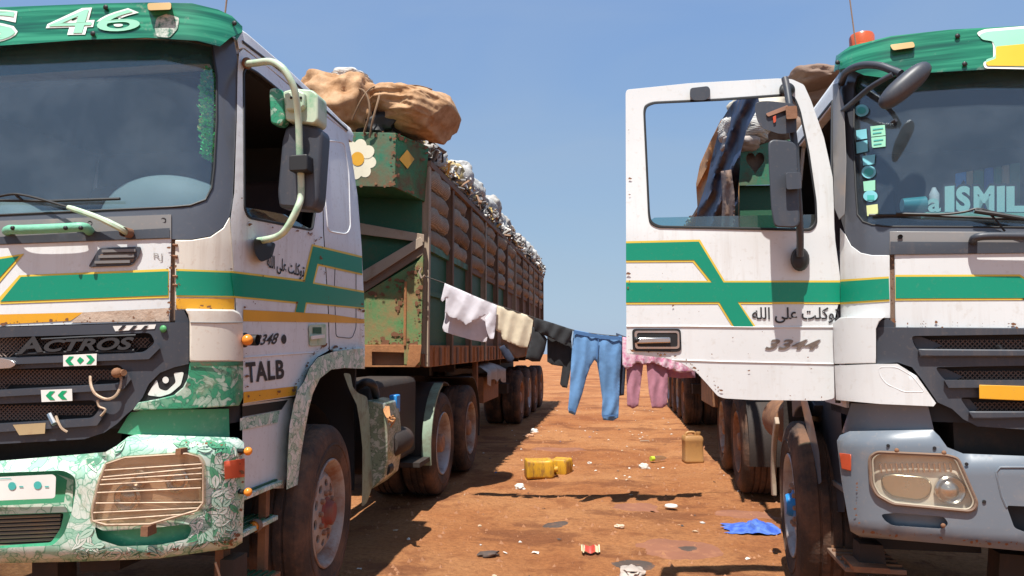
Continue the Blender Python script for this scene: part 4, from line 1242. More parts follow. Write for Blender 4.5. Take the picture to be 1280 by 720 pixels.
    hb = patch("headlamp", rnd(big, 4), k, mat("dusty_lamp_bowl", (.74, .62, .52), .5, metal=.2, dirt=.5, dcol=(.30, .19, .13), dscale=7), root, 0.052, 0.03, st=10)
    for (cx, cy, r_) in ((160, 622, 16), (222, 600, 14), (175, 598, 10)):
        c_ = k(cx, cy, .066)
        MB().lathe([(r_ * .0038, 0), (r_ * .0038, -.008), (r_ * .0032, -.012), (r_ * .0022, -.004), (r_ * .0012, -.012), (0, -.014)], 20, 'Y', c_).build("reflector", chrome, hb)
    patch("lens", rnd(big, 4), k, lens_brown, hb, 0.090, 0.006, st=10)
    mb = MB()
    lines = [((127, 600), (252, 592)), ((131, 588), (252, 580)), ((129, 596.5), (252, 585)), ((125, 606), (252, 599)), ((121, 616), (251, 610)), ((120, 629), (253, 628)), ((117, 641), (249, 635)), ((116, 651), (243, 642))]
    for a, b in lines:
        mb.tube([k(a[0] + (b[0] - a[0]) * i / 6, a[1] + (b[1] - a[1]) * i / 6, 0.105) for i in range(7)], .0036, 5)
    mb.tube([k(x, y, .105) for x, y in dense(hl, 7) + [hl[0]]], .0045, 6, caps=False)
    mb.build("lamp_cage", wire_m, root)
    MB().box((-.012, -.02, -.012), (.012, .03, .012), lambda x, y, z: k(226, 564, .10) + Vector((x, y, z))).build("cage_clamp", rust, root)
    MB().box((-.016, -.02, -.02), (.016, .04, .02), lambda x, y, z: k(184, 663, .11) + Vector((x, y, z))).build("cage_clamp", rust, root)
    patch("side_reflector", [(280, 577), (306, 573), (306, 596), (281, 599)], k, red_lens, root, 0.095, 0.012, st=7, bevel=0.003)
    for (x, y, u_) in ((308, 564, -.12), (308, 615, -.12)):
        c_ = F.U(x, y, u_)
        lb = MB().tube([c_ + Vector((-.05, .01, 0)), c_ + Vector((-.01, 0, 0))], .011, 8).build("lamp_stem", black, root)
        MB().ball(c_ + Vector((.008, 0, 0)), .019, 10, 7).build("lamp_bulb", amber, lb)
    c_ = F.U(318, 658, 0.02)
    lb = MB().lathe([(.03, .03), (.034, 0), (.030, -.01)], 14, 'Y', c_).build("fog_lamp", rust_dark, root)
    MB().lathe([(.028, 0.0), (.02, -.018), (0, -.02)], 14, 'Y', c_).build("lamp_lens", amber, lb)
    c_ = F.U(312, 425, -0.075)
    lb = MB().lathe([(.034, 0), (.034, .03), (.026, .035), (.026, .09)], 16, 'X', c_ + Vector((-.06, 0.02, 0))).build("indicator", black, root)
    MB().ball(c_ + Vector((.0, -.02, 0)), .026, 12, 8).build("lamp_lens", amber, lb)
    # below the bumper
    for (x0, x1) in ((40, 72), (275, 292)):
        MB().prism([F.V(x0, 700, .25), F.V(x1, 700, .25), F.V(x1, 745, .25), F.V(x0, 745, .25)], Vector((0, .12, 0))).build("front_bracket", chassis, root)
    mb = MB().prism([F.V(100, 700, .3), F.V(150, 697, .3), F.V(150, 712, .3), F.V(100, 716, .3)], Vector((0, .3, 0)))
    mb.build("tow_bracket", chassis, root)
    # door, its window and quarter panel
    wo_ = rnd([(304, 90), (308, 84), (320, 90), (340, 106), (364, 126), (386, 144), (393, 160), (394, 262), (390, 288), (310, 272), (305, 262)], 5)
    door = [(297, 90), (299, 66), (304, 61), (330, 80), (365, 110), (398, 138), (402, 200), (404, 290), (407, 340), (410, 390), (411, 438), (397, 446), (386, 460), (379, 477), (371, 490), (369, 495), (304, 505), (303, 420), (295, 388), (293, 350), (288, 275), (293, 240), (296, 150)]
    d = patch("side_door", door, k, white_grey, root, 0.010, 0.03, [wo_], st=9, bevel=0.006)
    ringline("window_seal", wo_, k, 0.008, .008, black, d)
    patch("window_pane", [(306, 259), (330, 263), (356, 268), (376, 280), (390, 287), (310, 272)], k, teal_glass, d, -0.02, 0.004, st=9)
    qp = [(400, 140), (420, 155), (434, 166), (440, 198), (447, 245), (452, 307), (455, 375), (456, 436), (416, 439), (412, 437), (411, 390), (408, 340), (405, 290), (403, 200)]
    patch("quarter_panel", qp, k, white_grey, root, 0.009, 0.03, st=8, bevel=0.006)
    patch("cab_side_rail", [(300, 36), (309, 42), (352, 79), (398, 122), (434, 158), (434, 166), (420, 155), (398, 137), (352, 98), (305, 60), (298, 62), (296, 50)], k, white_grey, root, 0.012, 0.05, st=8, bevel=0.006)
    ringline("roof_gutter", [(303, 52), (352, 89), (398, 130), (434, 163)], k, 0.014, .008, slate, root, closed=False)
    ringline("pressed_panel_edge", rnd([(407, 175), (430, 178), (436, 215), (438, 285), (433, 293), (410, 289), (406, 240)], 6), k, 0.010, .004, white_grey, root)
    ringline("locker_flap_edge", rnd([(419, 324), (441, 328), (445, 340), (445, 410), (440, 423), (420, 421), (418, 360)], 4), k, 0.010, .003, slate, root)
    # stripes and writing on the door side
    e1 = [[(289, 338.5), (379, 349.5), (390, 305), (452.5, 320), (453, 344), (398.5, 332), (393, 353), (455, 363.5), (455.5, 386.5), (384, 379.5), (381, 392), (368, 391), (371, 379.5), (293, 372)]]
    mb = MB()
    for q in e1: decal_mb(mb, q, k, 0.0125, 8)
    mb.build("stripe_edging", yellow_line, root)
    mb = MB()
    decal_mb(mb, [(289, 341), (381, 352.5), (391.5, 308), (452.5, 322.5), (453, 342), (397, 329.5), (391, 354.5), (455, 366), (455.5, 384.5), (382.5, 378), (380, 391), (369.5, 390), (372.5, 377.5), (293, 370)], k, 0.0145, 8)
    mb.build("stripe", green_tape, root)
    mb = MB()
    decal_mb(mb, [(304, 387), (372, 390.5), (410, 392.5), (455.5, 399), (455.5, 404), (410, 403), (304, 401.5)], k, 0.0127, 8)
    decal_mb(mb, [(304.5, 490), (372, 482.5), (369, 494), (304.5, 504)], k, 0.0127, 8)
    mb.build("yellow_band", yellow_tape, root)
    ringline("door_crease", [(305, 447), (350, 443.5), (396, 440.5)], k, 0.0115, .004, white_grey, d, closed=False)
    lettering("painted_name", "TALB", [(307, 453), (355, 449.5), (355.5, 473), (309, 479)], k, 0.0135, ink, d, bold=.035, space=1.1)
    lettering("model_number", "3348", [(320, 419), (349, 416), (347, 430), (318, 432)], k, 0.0135, ink, d, shear=.3, bold=.02)
    decal("keyhole_cap", ell(355, 424, 3.2, 6, 14), k, ink, d, 0.0135, 4)
    ARAB = "\uFE97\uFEEE\uFEDB\uFEE0\uFE96 \uFECB\uFEE0\uFEF0 \uFE8D\uFEDF\uFEE0\uFEEA"[::-1]
    lettering("painted_motto", ARAB, [(334, 317), (381, 332), (380, 351), (334, 339)], k, 0.0135, ink, d, bold=.02)
    hp = patch("door_handle", rnd([(386, 406), (408, 405), (408, 431), (387, 433)], 3), k, mint_arm, d, 0.018, 0.012, st=6, bevel=0.003)
    decal("handle_recess", rect(391, 409, 402, 417), k, tr_green_dk, hp, 0.0205, 5)
    mb = MB().bar(k(390, 422, .03), k(405, 420, .03), .012, .02)
    mb.build("handle_lever", sticker_white, hp)
    # wheel arch trim
    arch = [(456, 435), (430, 437), (415, 440), (397, 447), (387, 460), (380, 477), (372, 488), (367, 505), (362, 532), (360, 560), (358, 612), (372, 606), (376, 570), (381, 540), (386, 512), (391, 492), (400, 473), (414, 462), (430, 460), (456, 461)]
    patch("wheel_arch_trim", arch, k, floral_arch, root, 0.05, 0.09, st=6, bevel=0.008)
    # step well behind the bumper
    fu = F.fu(0.02)
    patch("step_panel", [(303, 505), (368, 497), (362, 540), (360, 610), (303, 612)], fu, white_grey, root, 0.0, 0.02, st=10)
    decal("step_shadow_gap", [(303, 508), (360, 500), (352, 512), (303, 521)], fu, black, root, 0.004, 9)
    decal("step_sticker", [(300, 523), (350, 513), (347, 528), (300, 538)], fu, floral_arch, root, 0.006, 8)
    for (z, v0, v1, u0) in ((0.80, .34, .80, -.02), (0.62, .34, .80, .0), (0.36, .22, .72, -.06)):
        mb = MB()
        mb.box((u0, v0, z - .025), (u0 + .26, v1, z), P)
        s_ = mb.build("step", rust if z < .5 else floral_arch, root, bevel=.004)
        for q in range(6): MB().box((u0 + .02 + q * .035, v0 + .02, z + .001), (u0 + .035 + q * .035, v1 - .02, z + .008), P).build("step_tread", tr_green_dk, s_)
    for a_, b_ in (((.02, .30, .33), (.06, .36, .62)), ((.02, .70, .33), (.06, .74, .80))): MB().box(a_, b_, P).build("step_hanger", rust, root)
    mb = MB().tube(smooth_pts([P(.0, .2, .55), P(-.01, .24, .42), P(.03, .2, .32), P(.02, .12, .28)], 5), .005, 6)
    mb.build("dangling_wire", wire_m, root)
    # mirrors on the mint tube
    U = F.U
    arm = smooth_pts([U(306, 80, .08), U(318, 79, -.03), U(338, 77, -.14), U(352, 84, -.21), U(362, 98, -.25), U(369, 116, -.27), U(373, 150, -.27), U(374.5, 190, -.27), U(376.5, 240, -.27), U(372, 260, -.265), U(358, 286, -.21), U(346, 296, -.15), U(330, 300, -.07), U(322, 301, -.02)], 4)
    ma_ = MB().tube(arm, .017, 10).build("mirror_arm", mint_arm, root)
    mb = MB(); mb.ball(k(309, 79, .03), .032, 10, 7, (.8, 1, .9)); mb.build("mirror_arm_socket", rust, ma_)
    patch("mirror_arm_foot", rnd([(317, 298), (345, 304), (340, 322), (326, 328), (319, 318)], 4), k, black, ma_, 0.06, 0.055, st=7, bevel=0.006)
    def slab(name, poly, v, dv, m_, par, bev=.008):
        return MB().prism([F.V(x, y, v) for x, y in poly], Vector((0, dv, 0))).build(name, m_, par, bevel=bev)
    slab("wide_mirror", rnd([(336, 112), (341, 109), (353, 112), (356, 150), (350, 157), (338, 154)], 4), .36, .06, floral_dk, ma_)
    slab("wide_mirror_housing", rnd([(353, 114), (368, 110), (390, 112), (397, 118), (397, 150), (392, 155), (378, 153), (356, 150)], 4), .37, .12, mint_arm, ma_)
    slab("mirror_clamp", rnd([(355, 117), (371, 111), (380, 116), (380, 132), (375, 137), (357, 137)], 2), .34, .04, mint_arm, ma_)
    for x in (364, 376): MB().ball(F.V(x, 122, .338), .007, 8, 5).build("clamp_bolt", black, ma_)
    slab("main_mirror", rnd([(357, 158), (378, 153), (399, 159), (403, 166), (397, 250), (392, 262), (348, 259), (346, 240), (352, 175)], 5), .40, .11, slate, ma_, .015)
    slab("mirror_clamp", rnd([(361, 194), (384, 192), (384, 213), (361, 214)], 3), .33, .08, black, ma_, .006)
    # behind the front wheel: painted flap, box, tank
    patch("rear_arch_flap", rnd([(429, 466), (438, 467), (441, 484), (447, 491), (459, 496), (462, 520), (463, 560), (467, 603), (459, 628), (452, 634), (453, 600), (453, 560), (450, 530), (446, 506), (437, 488)], 3), F.fu(-0.03), dull_mint, root, 0.0, 0.05, st=6, bevel=.006)
    bxp = [(459, 500), (480, 504), (484, 540), (484, 575), (480, 598), (464, 612), (461, 560)]
    MB().prism([F.V(x, y, 2.22) for x, y in bxp], Vector((0, .35, 0))).build("battery_box", grimy, root, bevel=.01)
    c_ = F.V(489, 560, 2.32)
    tb = MB().lathe([(0, -.04), (.08, -.035), (.10, .0), (.10, .34), (.08, .39), (0, .40)], 24, 'Y', F.V(486, 556, 2.42)).build("air_tank", chassis, root)
    MB().lathe([(.045, 0.06), (.045, -.03), (0, -.03)], 14, 'Y', F.V(482, 586, 2.30)).build("tank_cap", black, tb)
    MB().tube(smooth_pts([F.V(446, 484, 2.2), F.V(456, 478, 2.15), F.V(466, 481, 2.2), F.V(470, 495, 2.4)], 5), .03, 10).build("air_hose", black, root)
    MB().box((-.03, 0, -.09), (.03, .1, .05), lambda x, y, z: F.V(491, 502, 2.5) + Vector((x, y, z))).build("blue_bottle", hub_blue, root, bevel=.01)
    orange_rope = mat("orange_rope", (.50, .24, .10), .85)
    for q in range(5):
        a = q * 1.3
        mb = MB(); mb.tube(smooth_pts([F.V(478 + q * 2, 508, 2.24), F.V(484 + q, 522, 2.16), F.V(490 + 4 * math.cos(a), 523 + 4 * math.sin(a), 2.13), F.V(488 + 4 * math.sin(a), 528 + 6 * math.cos(2 * a), 2.16)], 4), .005, 6)
        mb.build("rope_lashing", orange_rope, root)
    # painted strip of the drive mudguard
    mb = MB(); n = 10
    for q in range(n + 1):
        a = math.pi * (-0.08 + 0.50 * q / n)
        for r_, uu in ((.592, -0.03), (.592, 0.06), (.62, 0.06), (.62, -0.03)):
            mb.v.append(tuple(P(uu, drive[0] - r_ * math.cos(a), .53 + r_ * math.sin(a))))
    for q in range(n):
        for j in range(4): mb.f.append((4 * q + j, 4 * q + (j + 1) % 4, 4 * q + 4 + (j + 1) % 4, 4 * q + 4 + j))
    mb.f += [(0, 1, 2, 3), (4 * n, 4 * n + 1, 4 * n + 2, 4 * n + 3)]; mb.mi = [0] * len(mb.f)
    mb.build("mudguard_edge", dull_mint, root)
    mb = MB(); mb.box((-.02, drive[0] - .98, .42), (.6, drive[0] - .58, .46), P); mb.build("mudguard_shelf", chassis, root)
    MB().box((.10, 2.62, .50), (.60, drive[0] - .66, 1.22), P).build("dark_fill_box", chassis, root, bevel=.05)  # dark box added to fill the open gap, in place of deep shade
    chips(root, k, [(0, 404), (212, 399)], .0095, 26, 1)
    chips(root, k, [(212, 300), (212, 400)], .0125, 18, 2, 2.0, 1.5)
    chips(root, k, [(222, 304), (221, 386), (290, 386)], .0115, 20, 3, 2.0, 2.0)
    chips(d, k, [(308, 442), (309, 498), (366, 490), (376, 472), (392, 442), (407, 432)], .0165, 46, 4, 1.8, 1.3)
    chips(d, k, [(310, 278), (388, 292), (402, 300), (408, 380)], .0165, 36, 5, 1.7, 2.0)
    chips(root, k, [(412, 436), (454, 434), (453, 380)], .0165, 26, 6, 1.7, 2.0)
    chips(d, k, [(300, 300), (400, 420)], .0165, 26, 7, 1.3, 28)
    chips(bp, kb, [(110, 696), (200, 691), (288, 678), (300, 666), (301, 560)], .0975, 50, 8, 2.2, 1.6)
    chips(bp, kb, [(172, 552), (295, 556)], .0975, 18, 9, 1.8, 1.6)
    return root
left_truck()

# tinsel garland hanging inside the left windscreen
def garland():
    F = LF
    mb = MB(); rr = random.Random(5)
    for i in range(700):
        t_ = rr.random()
        x = 262 - 3 * math.sin(t_ * 3.1) + rr.gauss(0, 3.0); y = 88 + 108 * t_
        c = F.skin(min(x, 268), y, -0.030)
        a = Vector((rr.gauss(0, 1), rr.gauss(0, 1), rr.gauss(0, 1))).normalized() * 0.027
        b = a.cross(Vector((rr.gauss(0, 1), rr.gauss(0, 1), 1))).normalized() * 0.006
        mb.cur = 1 if rr.random() < .12 else 0
        mb.add([c - a - b, c + a - b, c + a + b, c - a + b], [(0, 1, 2, 3)])
    m1 = mat("green_tinsel", (0.08, 0.75, 0.16), 0.35, metal=0.1); m2 = mat("gold_tinsel", (0.9, 0.85, 0.3), 0.35, metal=0.1)
    me = bpy.data.meshes.new("tinsel_garland"); me.from_pydata(mb.v, [], mb.f); me.materials.append(m1); me.materials.append(m2)
    me.polygons.foreach_set('material_index', mb.mi)
    o = put("tinsel_garland", me, None, None, smooth=False)
    F.place(o)
    tag(o, "sparkling green tinsel garland hanging inside the corner of the left lorry's windscreen", "garland")
garland()
# ------------------------------------------------------------------ right lorry, its door standing open
RF = Frame(1.17, 3.65, R_(2.0), 1)
HINGE = None
def right_truck():
    global HINGE
    F = RF; k = F.skin; P = F.P
    root = F.root("lorry")
    tag(root, "white and green lorry with blue grey bumper and its cab door standing open", "lorry", "lorries parked facing the camera")
    drive = (4.25, 5.65); hub = 1.20
    tractor_base(F, root, drive, hub)
    wheel(F, root, -0.115, hub - .03, 'front', rim_grey, hub_blue, inner=False, spin=.35, steer=-.07)
    wheel(F, root, -0.04, drive[0], 'rear', rim_rust, rim_rust, spin=.1)
    wheel(F, root, -0.04, drive[1], 'rear', rim_white, rim_rust, spin=.6)
    X1 = 1660
    gin = [(1068, 110), (1072, 96), (1085, 90), (1130, 90), (1160, 88), (1281, 81), (X1, 60), (X1, 305), (1281, 284), (1110, 283), (1090, 281), (1079, 277), (1072, 268), (1070, 240), (1067, 180)]
    gout = [(1063, 110), (1067, 92), (1080, 82), (1130, 82), (1160, 80), (1281, 73), (X1, 50), (X1, 312), (1281, 290), (1110, 289), (1086, 287), (1074, 282), (1066, 271), (1064, 240), (1062, 180)]
    fout = [(1046, 110), (1050, 82), (1062, 72), (1160, 70), (1281, 62), (X1, 40), (X1, 345), (1281, 317), (1112, 319), (1090, 319), (1076, 316), (1064, 306), (1056, 290), (1050, 270), (1047, 200)]
    patch("windscreen", gout, k, screen_glass, root, -0.008, 0.004, st=20)
    patch("windscreen_frame", fout, k, slate_frame, root, 0.004, 0.03, [gin], st=11, bevel=0.004)
    decal("sun_strip", [(1068, 110), (1072, 96), (1085, 90), (1130, 90), (1160, 88), (1281, 81), (X1, 60), (X1, 116), (1281, 112), (1160, 113), (1069, 116)], k, band_glass, root, -0.015, st=14)
    ringline("windscreen_seal", gin, k, 0.004, 0.005, black, root)
    mb = MB(); n = 22; rows = []
    for (vv, zz) in ((.16, 1.98), (.22, 2.03), (.32, 2.06), (.46, 2.06), (.60, 2.0), (.62, 1.75)):
        rows.append([P(0.10 + 2.0 * i / n, vv + (0.10 * (abs(i / n - .5) * 2) ** 3), zz) for i in range(n + 1)])
    vs = [p for r in rows for p in r]
    mb.add(vs, [(j * (n + 1) + i, j * (n + 1) + i + 1, (j + 1) * (n + 1) + i + 1, (j + 1) * (n + 1) + i) for j in range(5) for i in range(n)])
    mb.build("dashboard", mat("dark_dashboard", (.07, .065, .06), .6, dirt=.4, dcol=(.20, .15, .10), dscale=8), root, ang=60)
    patch("scuttle_band", [(1112, 318), (1281, 316), (X1, 345), (X1, 316), (1281, 290), (1112, 289)], k, grey_band, root, 0.010, 0.02, st=12, bevel=0.003)
    decal("scuttle_recess", [(1113, 318), (1281, 316), (X1, 344), (X1, 332), (1281, 303), (1113, 302)], k, slate, root, 0.0135, st=12)
    MB().lathe([(.011, -.008), (.011, 0.002), (.0, .004)], 10, 'Y', k(1125, 296, 0.014)).build("bolt", black, root)
    patch("front_panel", [(1119, 410), (1281, 411), (X1, 440), (X1, 343), (1281, 316), (1118, 318)], k, white, root, 0.006, 0.02, st=12, bevel=0.004)
    patch("corner_panel", [(1051, 398), (1050, 330), (1050, 285), (1056, 292), (1064, 307), (1076, 316), (1090, 319), (1112, 319), (1113, 398)], k, white, root, 0.006, 0.02, st=8, bevel=0.004)
    decal("flap_gap", [(1111, 289), (1118, 289), (1119, 411), (1112.5, 411)], k, rust_dark, root, -0.010, 8)
    mb = MB()
    decal_mb(mb, [(1119, 343.5), (1275, 343), (1281, 347), (1281, 375), (1119, 375.5)], k, 0.0085, 9)
    decal_mb(mb, [(1281, 347), (X1, 371), (X1, 402), (1281, 375)], k, 0.0085, 14)
    decal_mb(mb, [(1050.5, 349.5), (1111, 345.5), (1112, 376.5), (1050.5, 380.5)], k, 0.0085, 8)
    mb.build("stripe_edging", yellow_line, root)
    mb = MB()
    decal_mb(mb, [(1119.5, 346), (1274, 345.5), (1281, 349.5), (X1, 374), (X1, 399), (1281, 372.5), (1119.5, 373)], k, 0.0105, 9)
    decal_mb(mb, [(1050.5, 352), (1111, 348), (1112, 374), (1050.5, 378)], k, 0.0105, 8)
    mb.build("stripe", green_tape, root)
    # grab handle and wipers
    MB().tube(smooth_pts([k(1216, 302, .012), k(1220, 297, .06), k(1240, 295, .07), k(1300, 296, .07), k(1345, 300, .06), k(1352, 305, .012)], 5), .019, 10).build("grab_handle", slate, root)
    w_ = MB().tube(smooth_pts([k(1400, 318, .03), k(1330, 285, .06), k(1270, 272, .055), k(1218, 264, .04)], 4), .011, 8).build("wiper_arm", black, root)
    mb = MB()
    mb.tube([k(1086, 269, .010), k(1150, 269, .010), k(1290, 275, .010)], .007, 6)
    mb.tube(smooth_pts([k(1120, 267, .012), k(1175, 268, .02), k(1205, 265, .028), k(1222, 261, .035), k(1245, 266, .03), k(1278, 272, .012)], 4), .006, 6)
    mb.tube(smooth_pts([k(1222, 261, .035), k(1240, 270, .04), k(1256, 289, .02)], 4), .005, 6)
    mb.build("wiper_blade", black, w_)
    # visor, its bolts and lettering
    vis = [(1043, 88), (1046, 74), (1054, 66), (1064, 61), (1114, 46), (1187, 39), (1281, 34), (X1, 10), (X1, 60), (1281, 84), (1159, 91), (1103, 97), (1080, 94), (1062, 86)]
    vz = patch("visor", vis, k, visor_m, root, 0.075, 0.02, st=10, bevel=0.006)
    patch("visor_bracket", [(1042, 90), (1045, 70), (1062, 58), (1114, 45), (1187, 37), (1281, 32), (X1, 6), (X1, 20), (1281, 44), (1187, 50), (1114, 60), (1062, 80)], k, visor_m, vz, 0.055, 0.05, st=12)
    for (x, y) in ((1197, 45), (1206, 80), (1047, 78)): MB().ball(k(x, y, .084), .013, 8, 5, (1, .6, 1)).build("visor_bolt", black, vz)
    patch("marker_lamp", rnd([(1112, 56), (1142, 52), (1144, 59), (1116, 63)], 3), k, pale_lens, root, 0.10, 0.03, st=6, bevel=0.004)
    # large slab serif capital letter painted on the visor
    def capital(gx):
        q = [(1222, 42), (1232, 38), (1330, 30), (1332, 44), (1312, 50), (1312, 74), (1330, 74), (1330, 86), (1232, 84), (1230, 76), (1243, 72), (1243, 58), (1240, 50), (1226, 48)]
        cx, cy = 1281, 60
        return [(x + (gx if x < cx else -gx), y + (gx if y < cy else -gx)) for x, y in q]
    decal("letter_outline", rnd(capital(-1.5), 4), k, pale_outline, vz, 0.0785, 7)
    decal("letter", rnd(capital(1.5), 4), k, mint, vz, 0.0805, 7)
    decal("letter_lower_half", rnd([(1245, 58), (1312, 52), (1310, 73), (1327, 75), (1327, 83), (1234, 82), (1232, 78), (1245, 73)], 2), k, yellow_paint, vz, 0.082, 7)
    b0 = k(1081, 56, -0.09)
    MB().lathe([(.075, -.02), (.075, .015), (.066, .02), (.066, .075), (.060, .088), (.0, .09)], 22, 'Z', b0 + Vector((0, .05, -.01))).build("beacon", beacon_m, root)
    a0 = k(1070, 58, -0.03)
    a1 = F.V(1059, -25, a0.y + .05)
    MB().tube([a0, a0.lerp(a1, .5), a1], .004, 6).build("aerial", rust_dark, root)
    # grille
    go = [(1096, 409), (1281, 411), (X1, 440), (X1, 580), (1281, 537), (1222, 533), (1204, 524), (1190, 511), (1172, 503), (1152, 474), (1140, 459), (1122, 453), (1096, 455)]
    def slot(q): return rnd(q, 5)
    s1 = slot([(1139, 420), (1281, 418), (X1, 446), (X1, 472), (1281, 441), (1150, 441), (1143, 432)])
    s2 = slot([(1169, 459), (1281, 457), (X1, 488), (X1, 512), (1281, 479), (1187, 480), (1176, 470)])
    s3 = slot([(1200, 497), (1281, 496), (X1, 530), (X1, 552), (1281, 518), (1216, 519), (1207, 508)])
    g = patch("grille", go, k, slate, root, 0.030, 0.045, [s1, s2, s3], st=9, bevel=0.006)
    decal("grille_backing", [(1125, 415), (X1, 440), (X1, 575), (1230, 528), (1190, 500)], k, inside, g, -0.035, 18)
    mb = MB()
    for sl in (s1, s2, s3): mesh_strip(mb, sl, k, 0.0, 6.0, .0026)
    tag(mb.build("grille_mesh", mesh_m, g), kind="stuff")
    for sl in ([(1147, 436), (1281, 437), (X1, 468), (X1, 478), (1281, 446), (1150, 446)], [(1180, 475), (1281, 475), (X1, 508), (X1, 518), (1281, 484), (1186, 485)], [(1210, 514), (1281, 514), (X1, 548), (X1, 558), (1281, 523), (1216, 524)]):
        patch("grille_lip", sl, k, slate, g, 0.050, 0.02, st=9, bevel=0.006)
    for q in ([(1139, 420), (1152, 421), (1178, 432), (1158, 439), (1147, 438)], [(1169, 460), (1182, 461), (1204, 471), (1190, 477), (1180, 476)], [(1200, 498), (1212, 499), (1222, 510), (1216, 517), (1209, 514)]):
        decal("slot_cheek", q, k, slate, g, 0.004, 8)
    patch("front_plate", [(1224, 481), (1330, 484), (1330, 503), (1224, 498.5)], k, yellow_tape, g, 0.060, 0.012, st=9, bevel=0.002)
    mb = MB().tube([k(1247, 432, .02), k(1252, 440, .02)], .012, 6).build("latch", black, g)
    # corner deflector
    df = [(1041, 404), (1050, 397), (1075, 396), (1106, 396), (1099, 402), (1095, 411), (1095, 454), (1043, 455)]
    patch("deflector", df, k, white, root, 0.055, 0.05, st=8, bevel=0.008)
    patch("deflector_return", [(1096, 403), (1110, 398), (1118, 404), (1117, 456), (1096, 456)], k, slate, root, 0.012, 0.02, st=8)
    dl = [(1043, 457), (1095, 455), (1122, 455), (1146, 470), (1170, 504), (1167, 508), (1100, 505), (1045, 500)]
    patch("lower_deflector", dl, k, white, root, 0.056, 0.05, st=8, bevel=0.008)
    ringline("deflector_groove", rnd([(1098, 459), (1121, 459), (1140, 470), (1156, 490), (1130, 490), (1108, 480), (1100, 470)], 5), k, 0.0555, .0022, white, root)
    # bumper
    patch("bumper_shelf", [(1064, 504), (1160, 507), (1168, 540), (1052, 541)], k, bumper_grey, root, 0.005, 0.03, st=8)
    bump = [(1046, 551), (1050, 544), (1062, 539), (1166, 537), (1174, 545), (1184, 559), (1204, 567), (1281, 570), (X1, 600), (X1, 740), (1281, 689), (1183, 680), (1075, 671), (1063, 664), (1052, 602)]
    hl = [(1087, 572), (1096, 565), (1183, 569), (1197, 573), (1221, 628), (1218, 636), (1211, 639), (1116, 630), (1096, 619), (1089, 605)]
    bay = rnd([(1258, 632), (1281, 633), (X1, 672), (X1, 712), (1284, 666), (1268, 660)], 4)
    sl = rnd([(1101, 643), (1120, 641), (1180, 646), (1186, 655), (1178, 661), (1116, 657), (1106, 651)], 4)
    kb = crowned(k, lambda x: 538 if x < 1170 else 538 + min(29, (x - 1170) * .85) + max(0, x - 1281) * .08, lambda x: 671 + (x - 1075) * .083 if x < 1281 else 689 + (x - 1281) * .13, 20, 14, .036, .03)
    bp = patch("bumper", bump, kb, bumper_grey, root, 0.085, 0.13, [rnd(hl, 5), bay, sl], st=9, bevel=0.012)
    decal("radiator_core", [(1250, 625), (X1, 665), (X1, 725), (1260, 672)], k, inside, bp, 0.005, 14)
    sl0 = rnd([(1101, 643), (1120, 641), (1180, 646), (1186, 656), (1178, 665), (1116, 661), (1106, 653)], 4)
    patch("bumper_slot", [(1096, 636), (1192, 641), (1192, 670), (1110, 666), (1098, 656)], k, bumper_grey, bp, 0.035, 0.02, st=9)
    ringline("bay_edge", [(1281, 584), (1250, 584), (1245, 590), (1252, 620), (1258, 634)], k, 0.084, .006, bumper_grey, bp, closed=False)
    for (x, y) in ((1110, 557), (1168, 560), (1208, 580), (1230, 627)): MB().lathe([(.008, 0), (.008, -.004), (0, -.005)], 8, 'Y', k(x, y, .086)).build("bolt_hole", black, bp)
    big = [(1152 + (x - 1152) * 1.04, 602 + (y - 602) * 1.05) for x, y in hl]
    hb = patch("headlamp", rnd(big, 5), k, mat("lamp_bowl", (.80, .73, .63), .4, metal=.0, dirt=.25, dcol=(.5, .4, .3), dscale=12), root, 0.058, 0.03, st=9)
    for q in range(14):
        x = 1100 + q * 6.7
        MB().bar(k(x, 579, .062), k(x + 1.5, 590, .062), .008, .008).build("lens_rib", chrome, hb)
    lamp_face = mat("lamp_reflector", (0.52, 0.47, 0.38), .25, metal=.7, dirt=.3, dcol=(.4, .3, .2), dscale=10)
    patch("reflector", rnd([(1100, 596), (1112, 592), (1158, 596), (1166, 606), (1162, 620), (1150, 626), (1116, 621), (1104, 612)], 7), k, lamp_face, hb, 0.066, 0.02, st=7, bevel=.006)
    c_ = k(1186, 612, .058)
    MB().lathe([(.064, .0), (.066, -.02), (.058, -.028), (.045, -.014), (.03, -.03), (.0, -.036)], 22, 'Y', c_).build("fog_reflector", chrome, hb)
    patch("lens", rnd(big, 5), k, lens_glass, hb, 0.094, 0.006, st=9)
    for gr, r_ in ((1.0, .008), (.945, .004)):
        pp = [(1152 + (x - 1152) * gr, 602 + (y - 602) * gr) for x, y in hl]
        ringline("lamp_rim", rnd(pp, 5), k, 0.094, r_, rust_dark if r_ > .006 else mat("old_seal", (.42, .36, .27), .6), hb)
    for (x, y) in ((1121, 563), (1180, 566), (1179, 657)): MB().ball(k(x, y, .095), .011, 8, 6, (1, .7, 1)).build("lamp_screw", rust, bp)
    patch("side_reflector", [(1049, 566), (1064, 568), (1064, 589), (1052, 586)], k, red_lens, root, 0.092, 0.012, st=6, bevel=0.003)
    # under the bumper
    MB().prism([F.V(1075, 680, .3), F.V(1104, 682, .3), F.V(1110, 718, .3), F.V(1074, 714, .3)], Vector((0, .12, 0))).build("front_bracket", chassis, root)
    MB().prism([F.V(1066, 708, .22), F.V(1112, 711, .22), F.V(1114, 718, .22), F.V(1068, 715, .22)], Vector((0, .2, 0))).build("bracket_foot", rust, root)
    MB().prism([F.V(1250, 692, .3), F.V(1300, 696, .3), F.V(1300, 760, .3), F.V(1246, 760, .3)], Vector((0, .12, 0))).build("front_bracket", chassis, root)
    mb = MB(); mb.box((-.03, .30, .36), (.26, .92, .385), P)
    s_ = mb.build("step", rust_dark, root, bevel=.004)
